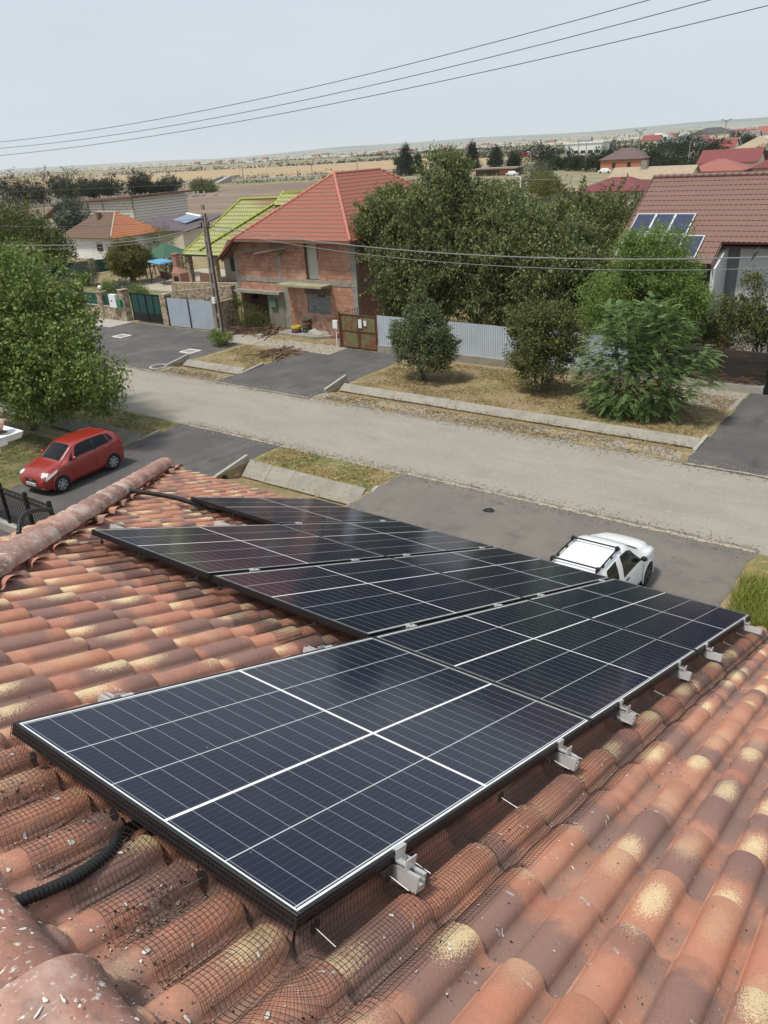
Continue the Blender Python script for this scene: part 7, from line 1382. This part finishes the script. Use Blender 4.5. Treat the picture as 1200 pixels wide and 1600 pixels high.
for sg in (1, -1):
    cr_.pane('side_window', glassm, rc, [(-.46, .10), (.46, .10), (.12, .90), (-.46, .93)], sg)
    cr_.pane('side_window', glassm, rc, [(-1.20, .12), (-.58, .10), (-.58, .93), (-1.14, .90)], sg)
    cr_.pane('quarter_window', glassm, rc, [(-1.44, .25), (-1.24, .14), (-1.18, .88), (-1.27, .84)], sg)
    cr_.pane('side_window', glassm, rc, [(.52, .12), (.72, .12), (.60, .40), (.40, .66)], sg)
    cr_.pane('pillar_trim', rubber, rc, [(-.59, .06), (-.45, .06), (-.45, .95), (-.59, .95)], sg, off=.004)
    for x in (-1.19, 1.19): arch(cr_, rc, x, sg, .31, rp); wheel(rc, x, sg * .866, sg, .318, alloy, 7)
    seam(cr_, rc, [(-.47, -1), (-.47, -.5), (-.47, 0)], sg); seam(cr_, rc, [(.62, -1), (.66, -.5), (.62, -.02)], sg); seam(cr_, rc, [(-1.05, -.45), (-1.25, -.2), (-1.32, 0)], sg)
    handle(cr_, rc, -.30, -.18, sg, rp); handle(cr_, rc, -1.08, -.14, sg, rp); mirror(cr_, rc, .50, sg, rp)
    cr_.pane('headlight', lampg, rc, [(1.30, -.30), (1.79, -.55), (1.72, -.02), (1.22, .03)], sg, off=.014)
    MB().ball((1.60, sg * .60, .735), (.20, .115, .105), 14, 10).build('headlight_lens', lampg, rc, origin=(0, 0, 0), smooth=True)
    cr_.pane('tail_light', redlamp, rc, [(-1.83, -.45), (-1.70, -.4), (-1.62, .3), (-1.74, .35)], sg, off=.012)
    MB().cyl((1.77, sg * .58, .33), (1.80, sg * .56, .33), .05, 12).build('fog_lamp', lampg, rc, origin=(0, 0, 0))
    MB().tube([cr_.side(x, -.97, sg, .006) for x in (-.85, -.3, .3, .85)], .012, 6).build('sill_strip', rp, rc, origin=(0, 0, 0))
cr_.screen('windscreen', glassm, rc, .29, .89, .93); cr_.screen('rear_window', glassm, rc, -1.75, -1.52, .9)
MB().hexa([(1.80, -.36, .55), (1.80, .36, .55), (1.855, .30, .55), (1.855, -.30, .55)], [(1.72, -.40, .68), (1.72, .40, .68), (1.825, .34, .68), (1.825, -.34, .68)]).build('grille', rubber, rc, origin=(0, 0, 0))
MB().box((1.80, -.34, .27), (1.845, .34, .37)).build('lower_grille', rubber, rc, origin=(0, 0, 0)); MB().cyl((1.81, 0, .57), (1.84, 0, .56), .055, 12).build('badge', chrome, rc, origin=(0, 0, 0))
MB().box((1.842, -.26, .385), (1.862, .26, .495)).build('number_plate', white_plastic, rc, origin=(0, 0, 0))
mb = MB()
for k, x in enumerate((-.2, -.14, -.08, .0, .06, .14, .2)): mb.box((1.862, x, .41), (1.865, x + .035, .47))
mb.build('plate_digits', blackp, rc, origin=(0, 0, 0)); MB().tube([(.88, .45, 1.06), (.74, .1, 1.16), (.62, -.05, 1.24)], .008, 4).tube([(.90, -.1, 1.06), (.76, -.4, 1.13)], .008, 4).build('wiper', rubber, rc, origin=(0, 0, 0))
MB().tube([(.1, 0, 1.52), (-.15, 0, 1.75)], [.006, .003], 5).build('aerial', rubber, rc, origin=(0, 0, 0))
# white estate car with roof bars: nose towards the road
wp = paint('white_paint', (.78, .79, .79))
wc = thing('white_estate_car', 'white estate car with black roof bars on the near driveway behind the panels', 'car', (-6.10, 16.42, .012), R(90), local=True)
cw = Car([(-2.45, .40, .66, .90, 1.0, .52), (-2.40, .30, .80, .98, 1.25, .60), (-2.28, .25, .85, 1.02, 1.50, .635), (-2.1, .23, .87, 1.02, 1.585, .64), (-1.2, .22, .88, 1.00, 1.61, .645), (-.3, .22, .88, .99, 1.61, .645), (.12, .22, .88, .98, 1.575, .635), (.36, .22, .88, .97, 1.50, .62),
         (1.02, .22, .88, .96, 1.10, .68), (1.15, .22, .88, .94, 1.05, .70), (1.55, .23, .87, .89, 1.0, .69), (1.85, .26, .82, .80, .92, .62), (1.98, .30, .74, .68, .80, .55), (2.04, .38, .64, .58, .66, .46)])
cw.body('body', wp, wc)
for sg in (1, -1):
    cw.pane('side_window', glassm, wc, [(-.42, .06), (.78, .06), (.38, .62), (-.34, .74)], sg); cw.pane('side_window', glassm, wc, [(-1.35, .10), (-.70, .08), (-.60, .74), (-1.15, .70)], sg); cw.pane('quarter_window', glassm, wc, [(-2.05, .2), (-1.55, .16), (-1.42, .78), (-1.9, .7)], sg)
    for x in (-1.52, 1.28): arch(cw, wc, x, sg, .315, wp); wheel(wc, x, sg * .892, sg, .315, alloy_dark, 6)
    seam(cw, wc, [(-.52, -1), (-.52, -.5), (-.50, 0), (-.45, .95)], sg, .005); seam(cw, wc, [(.84, -1), (.86, -.5), (.80, 0)], sg); seam(cw, wc, [(-1.35, -.5), (-1.40, 0), (-1.32, .9), (-1.0, .97), (-.45, .97)], sg, .005)
    handle(cw, wc, -.28, -.2, sg, rubber); handle(cw, wc, -1.12, -.18, sg, rubber); mirror(cw, wc, .66, sg, rubber)
    cw.pane('headlight', lampg, wc, [(1.62, -.38), (1.95, -.5), (1.88, .0), (1.60, .02)], sg, off=.014); cw.pane('side_repeater', mat('amber', (.5, .2, .03), .3), wc, [(1.02, -.35), (1.10, -.35), (1.10, -.28), (1.02, -.28)], sg, off=.01, sub=1)
    rail_ = MB().tube([(-1.70, sg * .555, 1.60), (-1.60, sg * .56, 1.665), (-.9, sg * .565, 1.69), (-.22, sg * .56, 1.68), (-.10, sg * .555, 1.61)], [.024, .022, .022, .022, .024], 8)
    for x in (-1.15, -.65): rail_.box((x - .03, sg * .56 - .02, 1.59), (x + .03, sg * .56 + .02, 1.68))
    rail_.build('roof_rail', blackp, wc, origin=(0, 0, 0), smooth=False)
cw.screen('windscreen', glassm, wc, .42, 1.0, .9); cw.screen('rear_window', glassm, wc, -2.42, -2.27, .85)
for x in (-1.48, -.30):
    MB().bar((x, -.60, 1.735), (x, .60, 1.735), .04, .022).build('cross_bar', blackp, wc, origin=(0, 0, 0))
    for sg in (1, -1): MB().box((x - .055, sg * .56 - .035, 1.67), (x + .055, sg * .56 + .035, 1.75)).build('bar_foot', blackp, wc, origin=(0, 0, 0))
for y in (-.40, .40): MB().box((-1.9, y - .01, 1.612), (-.05, y + .01, 1.626)).build('roof_rib', wp, wc, origin=(0, 0, 0))
MB().tube([(1.02, -.62, 1.12), (1.06, 0, 1.15), (1.02, .62, 1.12)], .012, 5).build('scuttle_seal', rubber, wc, origin=(0, 0, 0))
MB().box((1.99, -.5, .45), (2.05, .5, .6)).build('grille', rubber, wc, origin=(0, 0, 0)); MB().box((2.045, -.26, .33), (2.065, .26, .44)).build('number_plate', white_plastic, wc, origin=(0, 0, 0))

# ---------------------------------------------------------------- air
hz = MB().box((-13500, -2500, -1.6), (7500, 9400, 75)).build('haze', mat('haze_surface', (0, 0, 0)), None); hm = bpy.data.materials.new('haze_air'); hm.use_nodes = True; t_ = hm.node_tree; t_.nodes.clear()
pv = t_.nodes.new('ShaderNodeVolumePrincipled'); pv.inputs['Color'].default_value = (.88, .93, .98, 1); pv.inputs['Density'].default_value = .00006; pv.inputs['Anisotropy'].default_value = .2; ou = t_.nodes.new('ShaderNodeOutputMaterial'); t_.links.new(pv.outputs[0], ou.inputs['Volume'])
hz.data.materials.clear(); hz.data.materials.append(hm); tag(hz, 'pale bluish haze over the plain', kind='stuff')
for o_ in bpy.data.objects:
    if '_o' in o_: del o_['_o']
